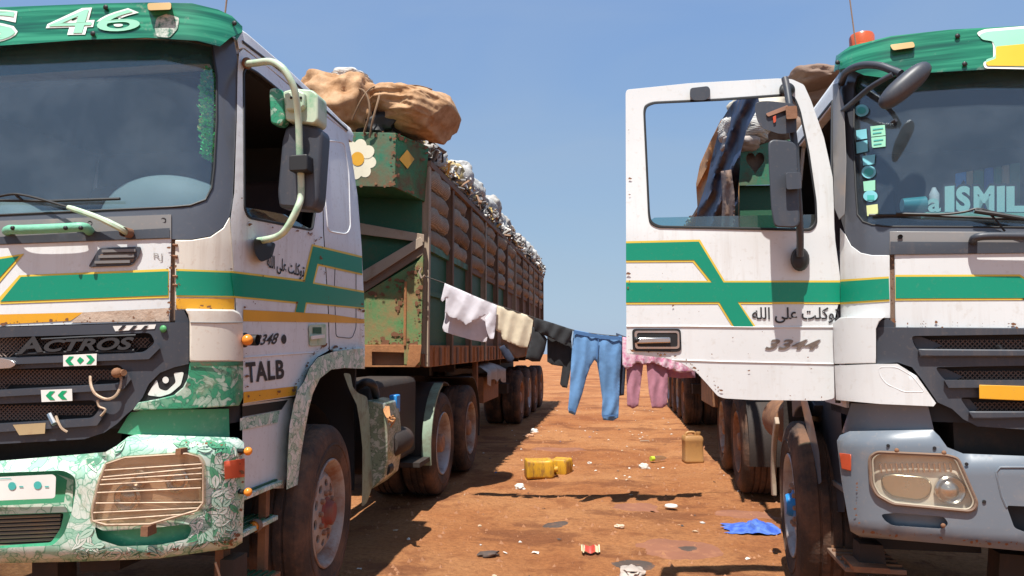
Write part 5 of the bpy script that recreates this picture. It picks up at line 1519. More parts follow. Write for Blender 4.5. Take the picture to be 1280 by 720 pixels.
    for q in range(7):
        MB().box((-.02, .34 + q * .08, .386), (.25, .355 + q * .08, .398), P).build("step_tread", rust, s_)
    mb = MB(); mb.box((.02, .32, .72), (.28, .80, .75), P); mb.build("step", grey_band, root, bevel=.004)
    patch("step_panel", [(35, 120), (72, 120), (66, 100), (62, 74), (35, 74)], side_cm(F, -.10), slate, root, 0.0, 0.03, st=8)
    # wheel arch: front blade and rear blade
    arc = lambda a0, a1, r0, r1: [((hub + r1 * -math.cos(R_(a))) * 100, (0.52 + r1 * math.sin(R_(a))) * 100) for a in range(a0, a1 + 1, 8)] + [((hub + r0 * -math.cos(R_(a))) * 100, (0.52 + r0 * math.sin(R_(a))) * 100) for a in range(a1, a0 - 1, -8)]
    sc = side_cm(F)
    patch("front_arch_blade", rnd([(1000, 497), (1008, 497), (1017, 530), (1024, 565), (1027, 604), (1018, 607), (1014, 570), (1008, 535)], 3), k, bumper_grey, root, 0.055, 0.06, st=6, bevel=.006)
    patch("arch_panel", [(1007, 497), (1050, 497), (1056, 600), (1056, 640), (1030, 640), (1027, 604), (1024, 565), (1017, 530)], k, slate, root, -0.03, 0.02, st=9)
    patch("wheel_arch_trim", arc(64, 124, .60, .70), sc, slate, root, 0.02, 0.10, st=8, bevel=.006)
    patch("rear_arch_blade", arc(132, 188, .60, .66), sc, beam_tan, root, 0.12, 0.03, st=8, bevel=.006)
    MB().prism([P(-.02, 1.90, .50), P(.0, 1.90, 1.3), P(.35, 1.90, 1.3), P(.35, 1.90, .5)], Vector((0, .02, 0))).build("mud_flap", chassis, root)
    MB().lathe([(0, -.02), (.15, .0), (.19, .03), (.19, .62), (.15, .66), (0, .67)], 24, 'Y', P(.22, 2.5, .86)).build("air_tank", rust, root)
    # cab side: opening behind the open door
    patch("cab_side_rail", [(50, 300), (205, 300), (205, 288), (52, 288)], sc, white_grey, root, 0.012, 0.06, st=14, bevel=.006)
    patch("door_post", [(150, 288), (205, 288), (205, 150), (150, 150)], sc, white_grey, root, 0.012, 0.05, st=14, bevel=.006)
    ringline("opening_seal", [(42, 120), (40, 200), (44, 240), (60, 290), (148, 290), (148, 160)], sc, 0.006, .014, black, root, closed=False)
    patch("sill", [(36, 118), (80, 118), (100, 140), (150, 150), (150, 160), (36, 160)], sc, white_grey, root, -0.02, 0.05, st=12)
    patch("pillar_deflector", [(1041, 105), (1047, 104), (1055, 130), (1058, 200), (1056, 268), (1049, 275), (1043, 260), (1041, 190)], k, grey_band, root, 0.045, 0.015, st=8, bevel=.004)
    # front mirror on its bent arm
    arm = smooth_pts([k(1052, 104, .02), k(1058, 90, .10), k(1076, 82, .15), k(1098, 82, .19), k(1116, 88, .22), k(1126, 92, .24)], 5)
    ma = MB().tube(arm, [.019] * len(arm), 10).build("mirror_arm", slate, root)
    MB().tube(smooth_pts([k(1049, 142, .02), k(1066, 128, .09), k(1090, 108, .17), k(1116, 93, .23)], 5), .014, 10).build("mirror_brace", slate, ma)
    c_ = F.V(1131, 107, k(1131, 107, .26).y)
    MB().ball((0, 0, 0), 1, 18, 12).build("front_mirror", slate, ma)
    o = [x for x in ma.children if x.name.startswith("front_mirror")][-1]
    ax = (F.V(1160, 80, c_.y) - F.V(1101, 132, c_.y)); L_ = ax.length
    ax.normalize(); ay = Vector((0, 1, 0)); az = ax.cross(ay)
    M = Matrix((ax, ay, az)).transposed()
    for v in o.data.vertices:
        q = v.co
        q = Vector((math.copysign(abs(q.x) ** .8, q.x) * L_ * .52, q.y * .055, math.copysign(abs(q.z) ** .85, q.z) * .052))
        v.co = M @ q + c_
    MB().tube([k(1104, 160, -.04), k(1120, 150, .0)], .01, 6).build("mirror_stub", slate, ma)
    # stickers inside the windscreen
    st_ = [(ell(1077, 138, 9, 7.5, 18), sticker_cyan, ell(1077, 138, 5.5, 4.5, 14)), ([(1088, 158), (1106, 156), (1107, 169), (1089, 171)], mint, None), ([(1089, 172), (1107, 170), (1107, 183), (1090, 185)], mint, None),
           ([(1070, 163), (1083, 161), (1084, 173), (1071, 175)], sticker_cyan, None), ([(1070, 178), (1084, 175), (1085, 189), (1071, 192)], sticker_cyan, None), ([(1078, 195), (1094, 193), (1093, 205), (1079, 207)], sticker_cyan, None),
           (ell(1086, 215, 9, 8, 18), sticker_cyan, ell(1086, 215, 6, 5, 14)), ([(1079, 227), (1094, 225), (1094, 238), (1080, 239)], mint, None), (ell(1088, 245, 9, 7, 18), sticker_cyan, rect(1084, 244, 1093, 250)), ([(1083, 257), (1097, 255), (1098, 269), (1084, 270)], sticker_lime, None)]
    for q, m_, inn in st_:
        o_ = decal("sticker", q, k, m_, root, -0.004, 6)
        if inn: decal("sticker_print", inn, k, teal_print if m_ is sticker_cyan else sticker_white, o_, -0.002, 5)
    for q in ([(1091, 161), (1104, 159.5), (1104, 161), (1091, 162.5)], [(1091, 166), (1102, 164.6), (1102, 166), (1091, 167.4)], [(1092, 175), (1104, 173.6), (1104, 175), (1092, 176.4)], [(1092, 180), (1102, 178.8), (1102, 180), (1092, 181.2)]):
        decal("sticker_line", q, k, teal_print, root, -0.002, 5)
    # the open door: its own flat frame, hinged at the front edge of the cab side
    hp = F.skin(1050, 330, 0.0); HINGE = hp
    hw = Vector((F.o.x, F.o.y, 0)) + F.inv.inverted() @ hp
    ex = Vector((-math.cos(R_(7.6)), -math.sin(R_(7.6)), 0)); nn = Vector((math.sin(R_(7.6)), -math.cos(R_(7.6)), 0))
    def dp(x, y, off=0.0):
        d = sight(x, y)
        den = d.dot(nn)
        q = EYE + d * ((hw + nn * 0.0 - EYE).dot(nn) / den)
        zz = q.z
        bend = 0.06 * max(0.0, zz - 2.1) / 0.8 + 0.03 * max(0, (1.75 - zz)) ** 1.5
        # the outer skin bows a little: its top leans back
        q = EYE + d * ((hw - nn * bend + nn * off - EYE).dot(nn) / den)
        return F.inv @ (q - F.o)
    outl = rnd([(782, 116), (784, 112), (862, 104), (972, 98), (990, 99), (1005, 106), (1014, 126), (1030, 172), (1041, 222), (1044, 300), (1050, 345), (1050, 372), (1044, 396), (1043, 430), (1043, 498), (1030, 501), (940, 500), (905, 498), (897, 495), (883, 479), (871, 466), (852, 454), (834, 448), (810, 445), (783, 442)], 3)
    hole = rnd([(804, 138), (806, 131), (815, 127), (900, 123), (984, 117), (994, 121), (1001, 138), (1012, 190), (1021, 252), (1022, 280), (1015, 289), (822, 285), (812, 280), (810, 270)], 6)
    hole2 = [(913 + (x - 913) * .975, 204 + (y - 204) * .96) for x, y in hole]
    d = patch("cab_door", outl, dp, white, root, 0.0, 0.055, [hole], st=10, bevel=.010)
    patch("window_seal", hole, dp, black, d, 0.006, 0.03, [hole2], st=9, bevel=.003)
    patch("window_pane", [(812, 276), (818, 272), (900, 270), (1021, 268), (1022, 284), (1014, 289), (822, 285), (813, 281)], dp, teal_glass, d, -0.022, 0.004, st=12)
    decal("door_lining", [(x, y) for x, y in outl], lambda x, y, off: dp(x, y, -0.058), inside, d, 0, 14, [hole])
    mb = MB()
    decal_mb(mb, [(782.5, 301.5), (875, 299.5), (906, 351), (1050, 350.5), (1050, 380), (925.5, 380), (944.5, 408), (915.5, 408.5), (897.5, 380), (782.5, 380.5), (782.5, 350.5), (885, 351), (866, 327.5), (782.5, 328)], dp, 0.0025, 9)
    mb.build("stripe_edging", yellow_line, d)
    mb = MB()
    decal_mb(mb, [(782.5, 304), (873.5, 302), (904.5, 353), (1050, 353), (1050, 377.5), (922, 377.5), (942, 408), (917.5, 408), (899, 377.5), (782.5, 378), (782.5, 353), (890, 353), (867.5, 325), (782.5, 325.5)], dp, 0.0045, 9)
    mb.build("stripe", green_tape, d)
    ringline("door_crease", [(783, 408), (860, 408), (940, 409), (1042, 409)], dp, 0.001, .005, white, d, closed=False)
    ringline("lower_crease", [(840, 450), (900, 452), (1042, 455)], dp, 0.001, .004, white, d, closed=False)
    hr = patch("door_handle", rnd([(790, 411), (851, 411), (852, 438), (846, 440), (791, 439)], 5), dp, black, d, 0.008, 0.01, st=7, bevel=.003)
    patch("handle_surround", rnd([(793, 413.5), (849, 413.5), (849.5, 436), (794, 436)], 4), dp, chrome, hr, 0.011, 0.006, [rnd([(796, 416), (847, 416), (847, 433.5), (796.5, 433.5)], 3)], st=7)
    mb = MB().bar(dp(795, 426, .022), dp(838, 425, .022), .018, .03)
    mb.build("handle_lever", chrome, hr, bevel=.006)
    MB().ball(dp(796, 425, .02), .016, 10, 6).build("door_lock", black, hr)
    lettering("model_number", "3344", [(958, 424), (1026, 424.5), (1024, 437), (956, 437)], dp, 0.002, badge, d, shear=.35, bold=.03, thick=.003, space=1.1)
    ARAB = "\uFE97\uFEEE\uFEDB\uFEE0\uFE96 \uFECB\uFEE0\uFEF0 \uFE8D\uFEDF\uFEE0\uFEEA"[::-1]
    lettering("painted_motto", ARAB, [(940, 384), (1049, 384), (1049, 404), (940, 404)], dp, 0.004, ink, d, bold=.015)
    patch("door_lamp", rnd([(863, 110), (885, 107.5), (888, 112), (887, 122), (881, 125.5), (866, 125.5), (862, 119)], 3), dp, slate, d, 0.05, 0.05, st=6, bevel=.008)
    # mirror pole on the door, with two mirror housings
    pole = smooth_pts([dp(981, 98, .13), dp(984, 112, .15), dp(988, 140, .18), dp(994, 190, .20), dp(997, 235, .20), dp(1000, 290, .14), dp(1000, 320, .08)], 5)
    pl = MB().tube(pole, .018, 10).build("mirror_pole", slate, d)
    for (x, y, rx, ry) in ((984, 112, 10, 9), (1000, 324, 12, 15)):
        mbf = MB(); c_ = dp(x, y, .02); s1_ = dp(x + rx, y, .02) - c_; s2_ = dp(x, y - ry, .02) - c_
        n_ = (dp(x, y, .09) - dp(x, y, 0)).normalized()
        for (rr_, hh) in ((1.0, -.03), (1.0, .02), (.75, .05), (.0, .065)):
            for q in range(18):
                a = 2 * math.pi * q / 18
                mbf.v.append(tuple(c_ + (s1_ * math.cos(a) + s2_ * math.sin(a)) * rr_ + n_ * hh))
        mbf.f = [(j * 18 + q, j * 18 + (q + 1) % 18, (j + 1) * 18 + (q + 1) % 18, (j + 1) * 18 + q) for j in range(3) for q in range(18)]; mbf.mi = [0] * len(mbf.f)
        mbf.build("pole_foot", black, pl)
    def dslab(name, poly, off, th, m_, bev=.012): return patch(name, poly, dp, m_, pl, off, th, st=8, bevel=bev)
    dslab("wide_mirror", rnd([(943, 132), (947, 127), (960, 126), (995, 130), (996, 165), (975, 168), (952, 160), (946, 150)], 6), .26, .10, slate)
    dslab("broken_cover", rnd([(957, 142), (985, 131), (984, 137), (968, 143), (960, 146)], 2), .272, .012, mat("bare_orange_plastic", (.28, .15, .10), .7, dirt=.5, dscale=20), .003)
    dslab("broken_chip", rnd([(966, 146), (970, 144), (970, 152), (967, 154)], 1), .270, .012, red_lens, .002)
    dslab("main_mirror", rnd([(960, 178), (966, 174), (990, 176), (997, 184), (1000, 280), (994, 285), (968, 284), (964, 262), (961, 210)], 6), .25, .11, slate, .018)
    dslab("mirror_clamp", rnd([(982, 133), (996, 132), (997, 148), (983, 149)], 2), .30, .07, rust, .004)
    dslab("mirror_clamp", rnd([(982, 216), (1001, 215), (1002, 236), (983, 237)], 3), .30, .10, slate, .006)
    chips(d, dp, [(786, 120), (786, 436), (812, 440), (854, 448), (888, 475), (904, 491), (1038, 496)], .0075, 44, 11, 1.5, .8)
    chips(d, dp, [(800, 300), (1040, 480)], .0075, 30, 12, 1.1, 40)
    chips(root, k, [(1120, 404), (1281, 406)], .0115, 22, 13, 1.8, 2.0)
    chips(root, k, [(1116, 320), (1116, 405)], .0115, 16, 14, 1.6, 1.2)
    chips(bp, kb, [(1078, 665), (1183, 673), (1281, 681)], .0975, 30, 15, 2.0, 1.6)
    chips(bp, kb, [(1070, 600), (1072, 658)], .0975, 14, 16, 1.7, 2.0)
    return root
right_truck()

# things lying on the right dashboard
def dash_things():
    F = RF
    def thing_at(o): F.place(o); return o
    v0 = 0.20
    pale_mint = mat("pale_mint_board", (.52, .86, .74), .5, dirt=.1, dscale=9)
    f = F.fv(v0)
    sg = empty("name_sign"); thing_at(sg)
    tag(sg, "cut out mint letters with dark edges spelling a name behind the right lorry's windscreen", "sign")
    xs = [(1181, 1193), (1195, 1213), (1217, 1243), (1246, 1256), (1258, 1284)]
    for ch, (a, b) in zip("ISMIL", xs):
        lettering("letter_edge", ch, [(a - 2.2, 230), (b + 2.2, 229), (b + 2.2, 268), (a - 2.2, 268)], f, 0.0, ink, sg, bold=.10, thick=.012)
        lettering("letter", ch, [(a, 233), (b, 232), (b, 265), (a, 265)], f, 0.012, pale_mint, sg, bold=.05, thick=.01)
    lettering("letter", "a", [(1160, 248), (1176, 248), (1176, 265), (1160, 265)], f, 0.012, pale_mint, sg, bold=.03, thick=.01)
    MB().prism([F.V(1157, 265, v0 - .02), F.V(1290, 266, v0 - .02), F.V(1290, 272, v0 - .02), F.V(1157, 271, v0 - .02)], Vector((0, .06, 0))).build("stand", mint, sg)
    # striped cushion behind
    cu = empty("striped_cushion"); thing_at(cu)
    tag(cu, "blue green and tan striped cushion behind the name letters in the right windscreen", "cushion")
    f2 = F.fv(0.42)
    xs = [1194, 1208, 1216, 1230, 1242, 1252, 1262, 1275]
    ms = [hub_blue, mat("tan_stripe", (.42, .30, .17), .9), tr_green, mat("blue_stripe", (.03, .10, .34), .9), tr_green, mat("tan_stripe_b", (.38, .28, .17), .9), tr_green_dk]
    for i in range(7):
        a, b = xs[i], xs[i + 1]
        ya = 217 - (a - 1194) * .17; yb = 217 - (b - 1194) * .17
        patch("stripe_panel", [(a, ya), (b, yb), (b, 266), (a, 266)], f2, ms[i], cu, 0.0, 0.10, st=10, bevel=.01)
    c_ = F.V(1143, 256, .30)
    o = MB().lathe([(0, 0), (.034, 0), (.036, .02), (.042, .11), (.038, .11), (.033, .02), (0, .012)], 18, 'X', c_ + Vector((-.06, 0, 0))).build("plastic_cup", mat("teal_plastic", (.05, .33, .34), .35), None)
    thing_at(o); tag(o, "teal plastic cup lying on its side on the right lorry's dashboard", "cup")
    bt = MB().lathe([(0, 0), (.022, 0), (.024, .05), (.012, .075), (.010, .085), (0, .085)], 14, 'Z', F.V(1168, 250, .34) + Vector((0, 0, -.02))).build("small_bottle", sticker_white, None)
    thing_at(bt); tag(bt, "small white bottle standing between the cup and the name letters", "bottle")
dash_things()

# ------------------------------------------------------------------ trailers
LT = Frame(-1.78, 6.60, 0.0, -1, 2.5)
RT = Frame(1.25, 7.30, 0.0, 1, 2.5)
BAYS = 11
PITCHB = 1.04
def trailer(F, label, z_floor, z_top, wheels_v, panel_top, wheel_u, rim_a):
    P = F.P
    root = F.root("trailer")
    tag(root, label, "trailer", "high sided trailers behind the lorries")
    L = 0.12 + BAYS * PITCHB + .1
    bx = lambda a, b: MB().box(a, b, P)
    bx((0.0, .06, z_floor - .02), (2.5, L, z_floor + .10)).build("floor", rust, root)
    for a in (.72, 1.58):
        bx((a, .5, z_floor - .40), (a + .16, L - .2, z_floor - .02)).build("chassis_beam", chassis, root)
    for i in range(9):
        v = .9 + i * 1.2
        bx((.16, v, z_floor - .14), (2.34, v + .08, z_floor - .021)).build("cross_member", chassis, root)
    pm, sm, rm = {}, {}, {}
    def share(cache, key, name, mbf, m_, loc, bevel=0.0):
        if key not in cache:
            cache[key] = mbf().mesh(name, [m_])
        o = put(name, cache[key], None, root, smooth=False)
        o.location = loc
        return o
    for i in range(BAYS + 1):
        v = .12 + i * PITCHB
        def mk():
            m_ = MB()
            bx2 = lambda a, b: m_.box(a, b, P)
            bx2((-.035, -.030, z_floor - .02), (-.022, .030, z_top)); bx2((-.022, -.008, z_floor - .02), (.07, .008, z_top)); bx2((.07, -.05, z_floor - .02), (.083, .05, z_top))
            return m_
        share(pm, i % 3, "post", mk, (beam_tan, rust_dark, rust_dark)[i % 3] if i < 2 else rust_dark, (0, v, 0))
        if i == BAYS: break
        va, vb = v + .055, v + PITCHB - .055
        zmid = z_floor + .19 + (panel_top - z_floor - .19) * .52
        bx((.03, va, z_floor + .10), (.05, vb, zmid)).build("side_panel", tr_green_dk if i < 3 else rust_dark, root)
        bx((.035, va, zmid + .05), (.055, vb, panel_top)).build("side_panel", tr_green_dk if i < 5 else rust_dark, root)
        bx((.0, va, zmid), (.06, vb, zmid + .05)).build("side_rail", tr_green_dk if i < 3 else rust_dark, root)
        bx((.0, va, panel_top), (.07, vb, panel_top + .07)).build("side_rail", tr_green if i < 2 else rust_dark, root)
        bx((-.012, va, z_floor - .03), (.03, vb, z_floor + .18)).build("sill_plate", rust_orange, root)
        # bent stiffeners welded on the sill plate
        for q in (.25, .5, .75):
            bx((-.03, va + (vb - va) * q - .03, z_floor - .02), (-.012, va + (vb - va) * q + .03, z_floor + .16)).build("stiffener", rust_orange if (i + q * 4) % 2 else rust_dark, root)
    bx((-.045, .1, z_top), (.09, L, z_top + .06)).build("top_rail", rust_dark, root)
    bx((-.02, L, z_floor), (2.5, L + .04, z_top)).build("tail_gate", rust_dark, root)
    bx((2.42, .1, z_floor), (2.5, L, z_top)).build("far_side", rust_dark, root)
    for i, v in enumerate(wheels_v):
        wheel(F, root, wheel_u, v, 'rear', rim_a[i % len(rim_a)], rim_rust, spin=i * .3)
        MB().lathe([(0, .3), (.08, .3), (.08, 2.2), (0, 2.2)], 10, 'X', (0, 0, 0))
        o = MB().lathe([(0, .3 * F.sg), (.08, .3 * F.sg), (.08, 2.2 * F.sg), (0, 2.2 * F.sg)], 10, 'X', (0, v, .52)).build("axle", chassis, root)
    bx((.2, wheels_v[0] - .8, .62), (.45, wheels_v[-1] + .6, .80)).build("spring_beam", chassis, root)
    bx((.62, 3.55, .25), (.76, 3.69, z_floor - .03)).build("landing_leg", rust, root)
    bx((.54, 3.47, .21), (.84, 3.77, .25)).build("landing_foot", rust, root)
    return root

def left_trailer():
    F = LT; P = F.P; f = F.fv(0.0)
    root = trailer(F, "loaded brown and green trailer with a daisy on its front, behind the left lorry", 1.33, 3.24, (7.6, 8.9, 10.2, 11.5), 2.44, 0.03, (rim_rust, rim_grey, rim_rust))
    # front wall
    patch("front_wall", [(380, 228), (528, 234), (526, 458), (380, 458)], f, tr_green_dk, root, -0.06, 0.04, st=20)
    # header box: flat face and chamfered corner
    v = -0.42
    h = F.V
    face = [h(380, 164, v), h(494, 166, v), h(494, 234, v), h(380, 231, v)]
    cor = [h(494, 166, v), h(536, 183, .10), h(531, 252, .10), h(494, 234, v)]
    mb = MB().prism(face, Vector((0, .03, 0))); mb.build("header_board", tr_green, root, bevel=.004)
    mb = MB().prism(cor, Vector((-.02, .03, 0))); cb = mb.build("header_corner", mat("rust_eaten_green_paint", (0.030, 0.20, 0.075), 0.55, dirt=0.9, dcol=(0.15, 0.082, 0.048), dscale=3.6, lo=.40, bump=0.3, fine=0.5), root, bevel=.004)
    back = [h(380, 164, v) + Vector((0, .03, 0)), h(494, 166, v) + Vector((0, .03, 0)), h(536, 183, .10), h(536, 183, .10) + Vector((-.3, .6, 0)), h(380, 164, v) + Vector((0, 1.0, 0))]
    MB().add([b + Vector((0, 0, -.01)) for b in back], [(0, 1, 2, 3, 4)]).build("header_top", tr_green, root)
    MB().add([h(380, 231, v), h(494, 234, v), h(531, 252, .10), h(531, 252, .10) + Vector((-.3, .1, 0)), h(380, 231, v) + Vector((0, .5, 0))], [(0, 1, 2, 3, 4)]).build("header_underside", tr_green_dk, root)
    fh = F.fv(v)
    pet = [(430, 193), (442, 185), (460, 184), (468, 199), (463, 215), (449, 218), (434, 212)]
    for i in range(8):
        a = i * math.pi / 4 + .2
        decal("daisy_petal", ell(447.5 + 14.0 * math.cos(a), 199 + 16.5 * math.sin(a), 9.2, 8.0, 16, a), fh, daisy, root, .003 + .0004 * i, 6)
    decal("daisy_centre", ell(447, 198.5, 8.2, 8.8, 18), fh, daisy_c, root, .008, 5)
    ex = (cor[1] - cor[0]); c0 = cor[0]
    def fc(x, y, off=0.0):
        n_ = ex.cross(Vector((0, 0, 1))).normalized()
        if n_.y > 0: n_ = -n_
        o_, d_ = F.ray(x, y)
        O = Vector((F.sg * o_[0], o_[1], o_[2])); D = Vector((F.sg * d_[0], d_[1], d_[2]))
        return O + D * ((c0 + n_ * off - O).dot(n_) / D.dot(n_))
    decal("diamond_reflector", [(509, 187), (518, 199), (509.5, 211), (499, 199)], fc, diamond_m, cb, .006, 6)
    chips(root, fh, [(384, 167), (492, 168), (493, 232), (384, 229)], .012, 50, 31, 2.2, 1.6)
    chips(cb, fc, [(496, 170), (532, 186), (528, 246), (497, 232), (496, 170)], .008, 60, 32, 2.2, 1.8)
    for (x, y) in ((488, 172), (488, 228), (470, 170), (470, 230)): MB().lathe([(.012, 0), (.012, -.008), (0, -.010)], 8, 'Y', fh(x, y, .002)).build("header_bolt", rust, root)
    # frame beams on the front wall
    def beam(name, poly, m_, off, th): return patch(name, poly, f, m_, root, off, th, st=14, bevel=.004)
    beam("cross_beam", [(380, 262), (452, 279), (530, 293), (530, 303), (452, 293), (380, 282)], beam_tan, 0.02, .08)
    beam("brace", [(526, 296), (529, 306), (458, 352), (448, 352), (448, 342)], beam_tan, 0.03, .08)
    beam("brace", [(529, 306), (529, 318), (456, 365), (440, 365), (440, 355)], rust_dark, 0.0, .08)
    beam("wall_panel", [(380, 348), (456, 366), (530, 322), (527, 431), (380, 431)], tr_green_lt, -0.01, .05)
    beam("corner_post", [(506, 350), (529, 318), (526, 456), (505, 456)], tr_green_lt, 0.025, .05)
    ringline("weld_seam", [(507, 352), (506, 432)], f, 0.03, .014, rust_orange, root, closed=False)
    chips(root, f, [(460, 372), (500, 352), (500, 428), (458, 428)], .0, 70, 33, 3.2, 3.5)
    chips(root, f, [(512, 350), (524, 330), (522, 430), (512, 430)], .035, 60, 34, 2.8, 2.5)
    patch("bottom_plate", [(380, 431), (527, 431), (525, 459), (380, 459)], f, rust_orange, root, 0.02, .08, [[(465, 440), (505, 441), (505, 457), (465, 457)]], st=14, bevel=.004)
    decal("step_recess", [(463, 438), (507, 438), (507, 459), (463, 459)], f, rust_dark, root, -0.05, 10)
    beam("corner_plate", [(512, 431), (527, 431), (525, 452), (519, 459), (508, 459)], rust_orange, 0.04, .02)
    ringline("rope_hook", [(527, 335), (524, 340), (527, 348), (531, 344)], f, 0.05, .010, beam_tan, root, closed=False)
    # tool box under the floor and the sheet on it
    bx = lambda a, b: MB().box(a, b, P)
    bx((.0, 3.25, .72), (.55, 4.55, 1.08)).build("tool_box", rust, root, bevel=.01)
    bx((.04, 2.95, .62), (.10, 3.05, 1.30)).build("hanger", rust, root)
    return root
left_trailer()

def right_trailer():
    F = RT; P = F.P; f = F.fv(0.0)
    root = trailer(F, "green trailer with a heart cut into its front board, seen through the open door window", 1.33, 3.42, (7.3, 8.55, 9.8, 11.05), 2.55, 0.10, (rim_rust, rim_grey))
    v = -.05; fh = F.fv(v)
    heart = []
    for i in range(36):
        t_ = 2 * math.pi * i / 36
        heart.append((944 + 11.5 * math.sin(t_) ** 3, 202 - (13 * math.cos(t_) - 5 * math.cos(2 * t_) - 2 * math.cos(3 * t_) - math.cos(4 * t_)) * .95))
    patch("header_board", [(924, 190), (960, 178), (1180, 150), (1180, 226), (960, 231), (924, 232)], fh, tr_green, root, 0.0, .03, [heart], st=10, bevel=.003)
    decal("heart_backing", rect(928, 184, 962, 224), fh, rust_dark, root, -.09, 12)
    patch("header_edge", [(920, 192), (924, 190), (924, 285), (920, 285)], fh, jerry_brown, root, 0.0, .03, st=10)
    patch("front_wall", [(924, 232), (1180, 228), (1180, 470), (924, 470)], fh, tr_green_dk, root, -.10, .04, st=24)
    bx = lambda a, b: MB().box(a, b, P)
    bx((.0, 2.3, .72), (.5, 3.5, 1.1)).build("tool_box", rust, root, bevel=.01)
right_trailer()

# ------------------------------------------------------------------ load
sack_pale = sackcloth("pale_woven_sack", (0.37, 0.28, 0.205), (0.54, 0.43, 0.32), 22)
sack_dark = sackcloth("dark_woven_sack", (0.22, 0.15, 0.10), (0.36, 0.26, 0.18), 30)
def sack_mesh(seed):
    rr = random.Random(seed)
    n, m = 20, 12
    vs = []; fs = []
    off = Vector((seed * 3.1, seed, 2))
    for i in range(n + 1):
        t_ = -1 + 2 * i / n
        w_ = (1 - abs(t_) ** 4.5) ** .45 if abs(t_) < 1 else 0.02
        for k in range(m):
            a = 2 * math.pi * k / m
            c, s_ = math.cos(a), math.sin(a)
            x = math.copysign(abs(c) ** .7, c) * .26 * w_
            z = math.copysign(abs(s_) ** .7, s_) * .118 * (0.35 + .65 * w_)
            d = .03 * noise.noise(Vector((x * 5, t_ * 2.2, z * 5)) + off) + .012 * noise.noise(Vector((x * 14, t_ * 8, z * 14)) + off)
            sag = -.035 * t_ * t_ * (1 + .5 * math.sin(seed))
            vs.append((x + c * d, t_ * .55, z + s_ * d + sag))
    for i in range(n):
        for k in range(m): fs.append((i * m + k, i * m + (k + 1) % m, (i + 1) * m + (k + 1) % m, (i + 1) * m + k))
    fs.append(tuple(range(m))); fs.append(tuple(n * m + k for k in range(m)))
    me = bpy.data.meshes.new("sack"); me.from_pydata(vs, [], fs); me.materials.append((sack_m, sack_pale, sack_dark, sack_m, sack_pale)[seed % 5]); me.shade_smooth()
    return me
SK = [sack_mesh(i) for i in range(5)]
ORD = ["first", "second", "third", "fourth", "fifth", "sixth", "seventh", "eighth", "ninth", "tenth", "eleventh", "twelfth", "thirteenth", "fourteenth", "fifteenth", "sixteenth", "seventeenth", "eighteenth"]
ROW = ["lowest", "second", "third", "topmost"]
def sacks():
    rr = random.Random(11)
    for i in range(BAYS):
        for r in range(4):
            o = bpy.data.objects.new("sack", SK[rr.randrange(5)])
            COL.objects.link(o)
            F = LT
            v = .12 + (i + .5) * PITCHB
            p = F.o + F.P(.215 + rr.uniform(-.02, .02), v + rr.uniform(-.02, .02), 2.60 + r * .19 + rr.uniform(-.01, .01))
            o.location = p; o.rotation_euler = (rr.uniform(-.05, .05), rr.uniform(-.1, .1), rr.uniform(-.03, .03))
            tag(o, "brown sack, %s in the %s bay from the front of the left trailer's side" % (ROW[r], ORD[i]), "sack", "sacks stacked in the left trailer")
sacks()

def crumple(q, off, s=2.0):
    """creased like crushed canvas: flat facets meeting in sharp folds"""
    a = noise.voronoi(q * s + off)[0]; b = noise.voronoi(q * s * 2.3 - off)[0]
    return (a[0] - .45) * 1.0 + (b[0] - .45) * .42 - .35 * max(0.0, .12 - (a[1] - a[0]))

def blob(name, c, rad, seed, m_, amp=.12, ridge=.10, sub=4, flat=0.0, rot=0.0, fine=.03):
    bm = bmesh.new()
    bmesh.ops.create_icosphere(bm, subdivisions=sub, radius=1)
    off = Vector((seed * 2.7, seed * 1.3, seed))
    for v in bm.verts:
        q = v.co.copy()
        d = amp * noise.noise(q * 1.6 + off) + amp * .5 * noise.noise(q * 3.7 + off)
        d += ridge * 2.4 * crumple(q + .15 * noise.noise_vector(q * 1.5 + off), off, 1.8)
        d += fine * noise.noise(q * 11 + off)
        q = Vector([math.copysign(abs(t_) ** .82, t_) for t_ in q]) * (1 + d)
        if flat and q.z < -flat: q.z = -flat + (q.z + flat) * .2
        v.co = Matrix.Rotation(rot, 3, 'Z') @ Vector((q.x * rad[0], q.y * rad[1], q.z * rad[2]))
    me = bpy.data.meshes.new(name); bm.to_mesh(me); bm.free()
    o = put(name, me, m_, None, ang=70)
    o.location = c
    return o

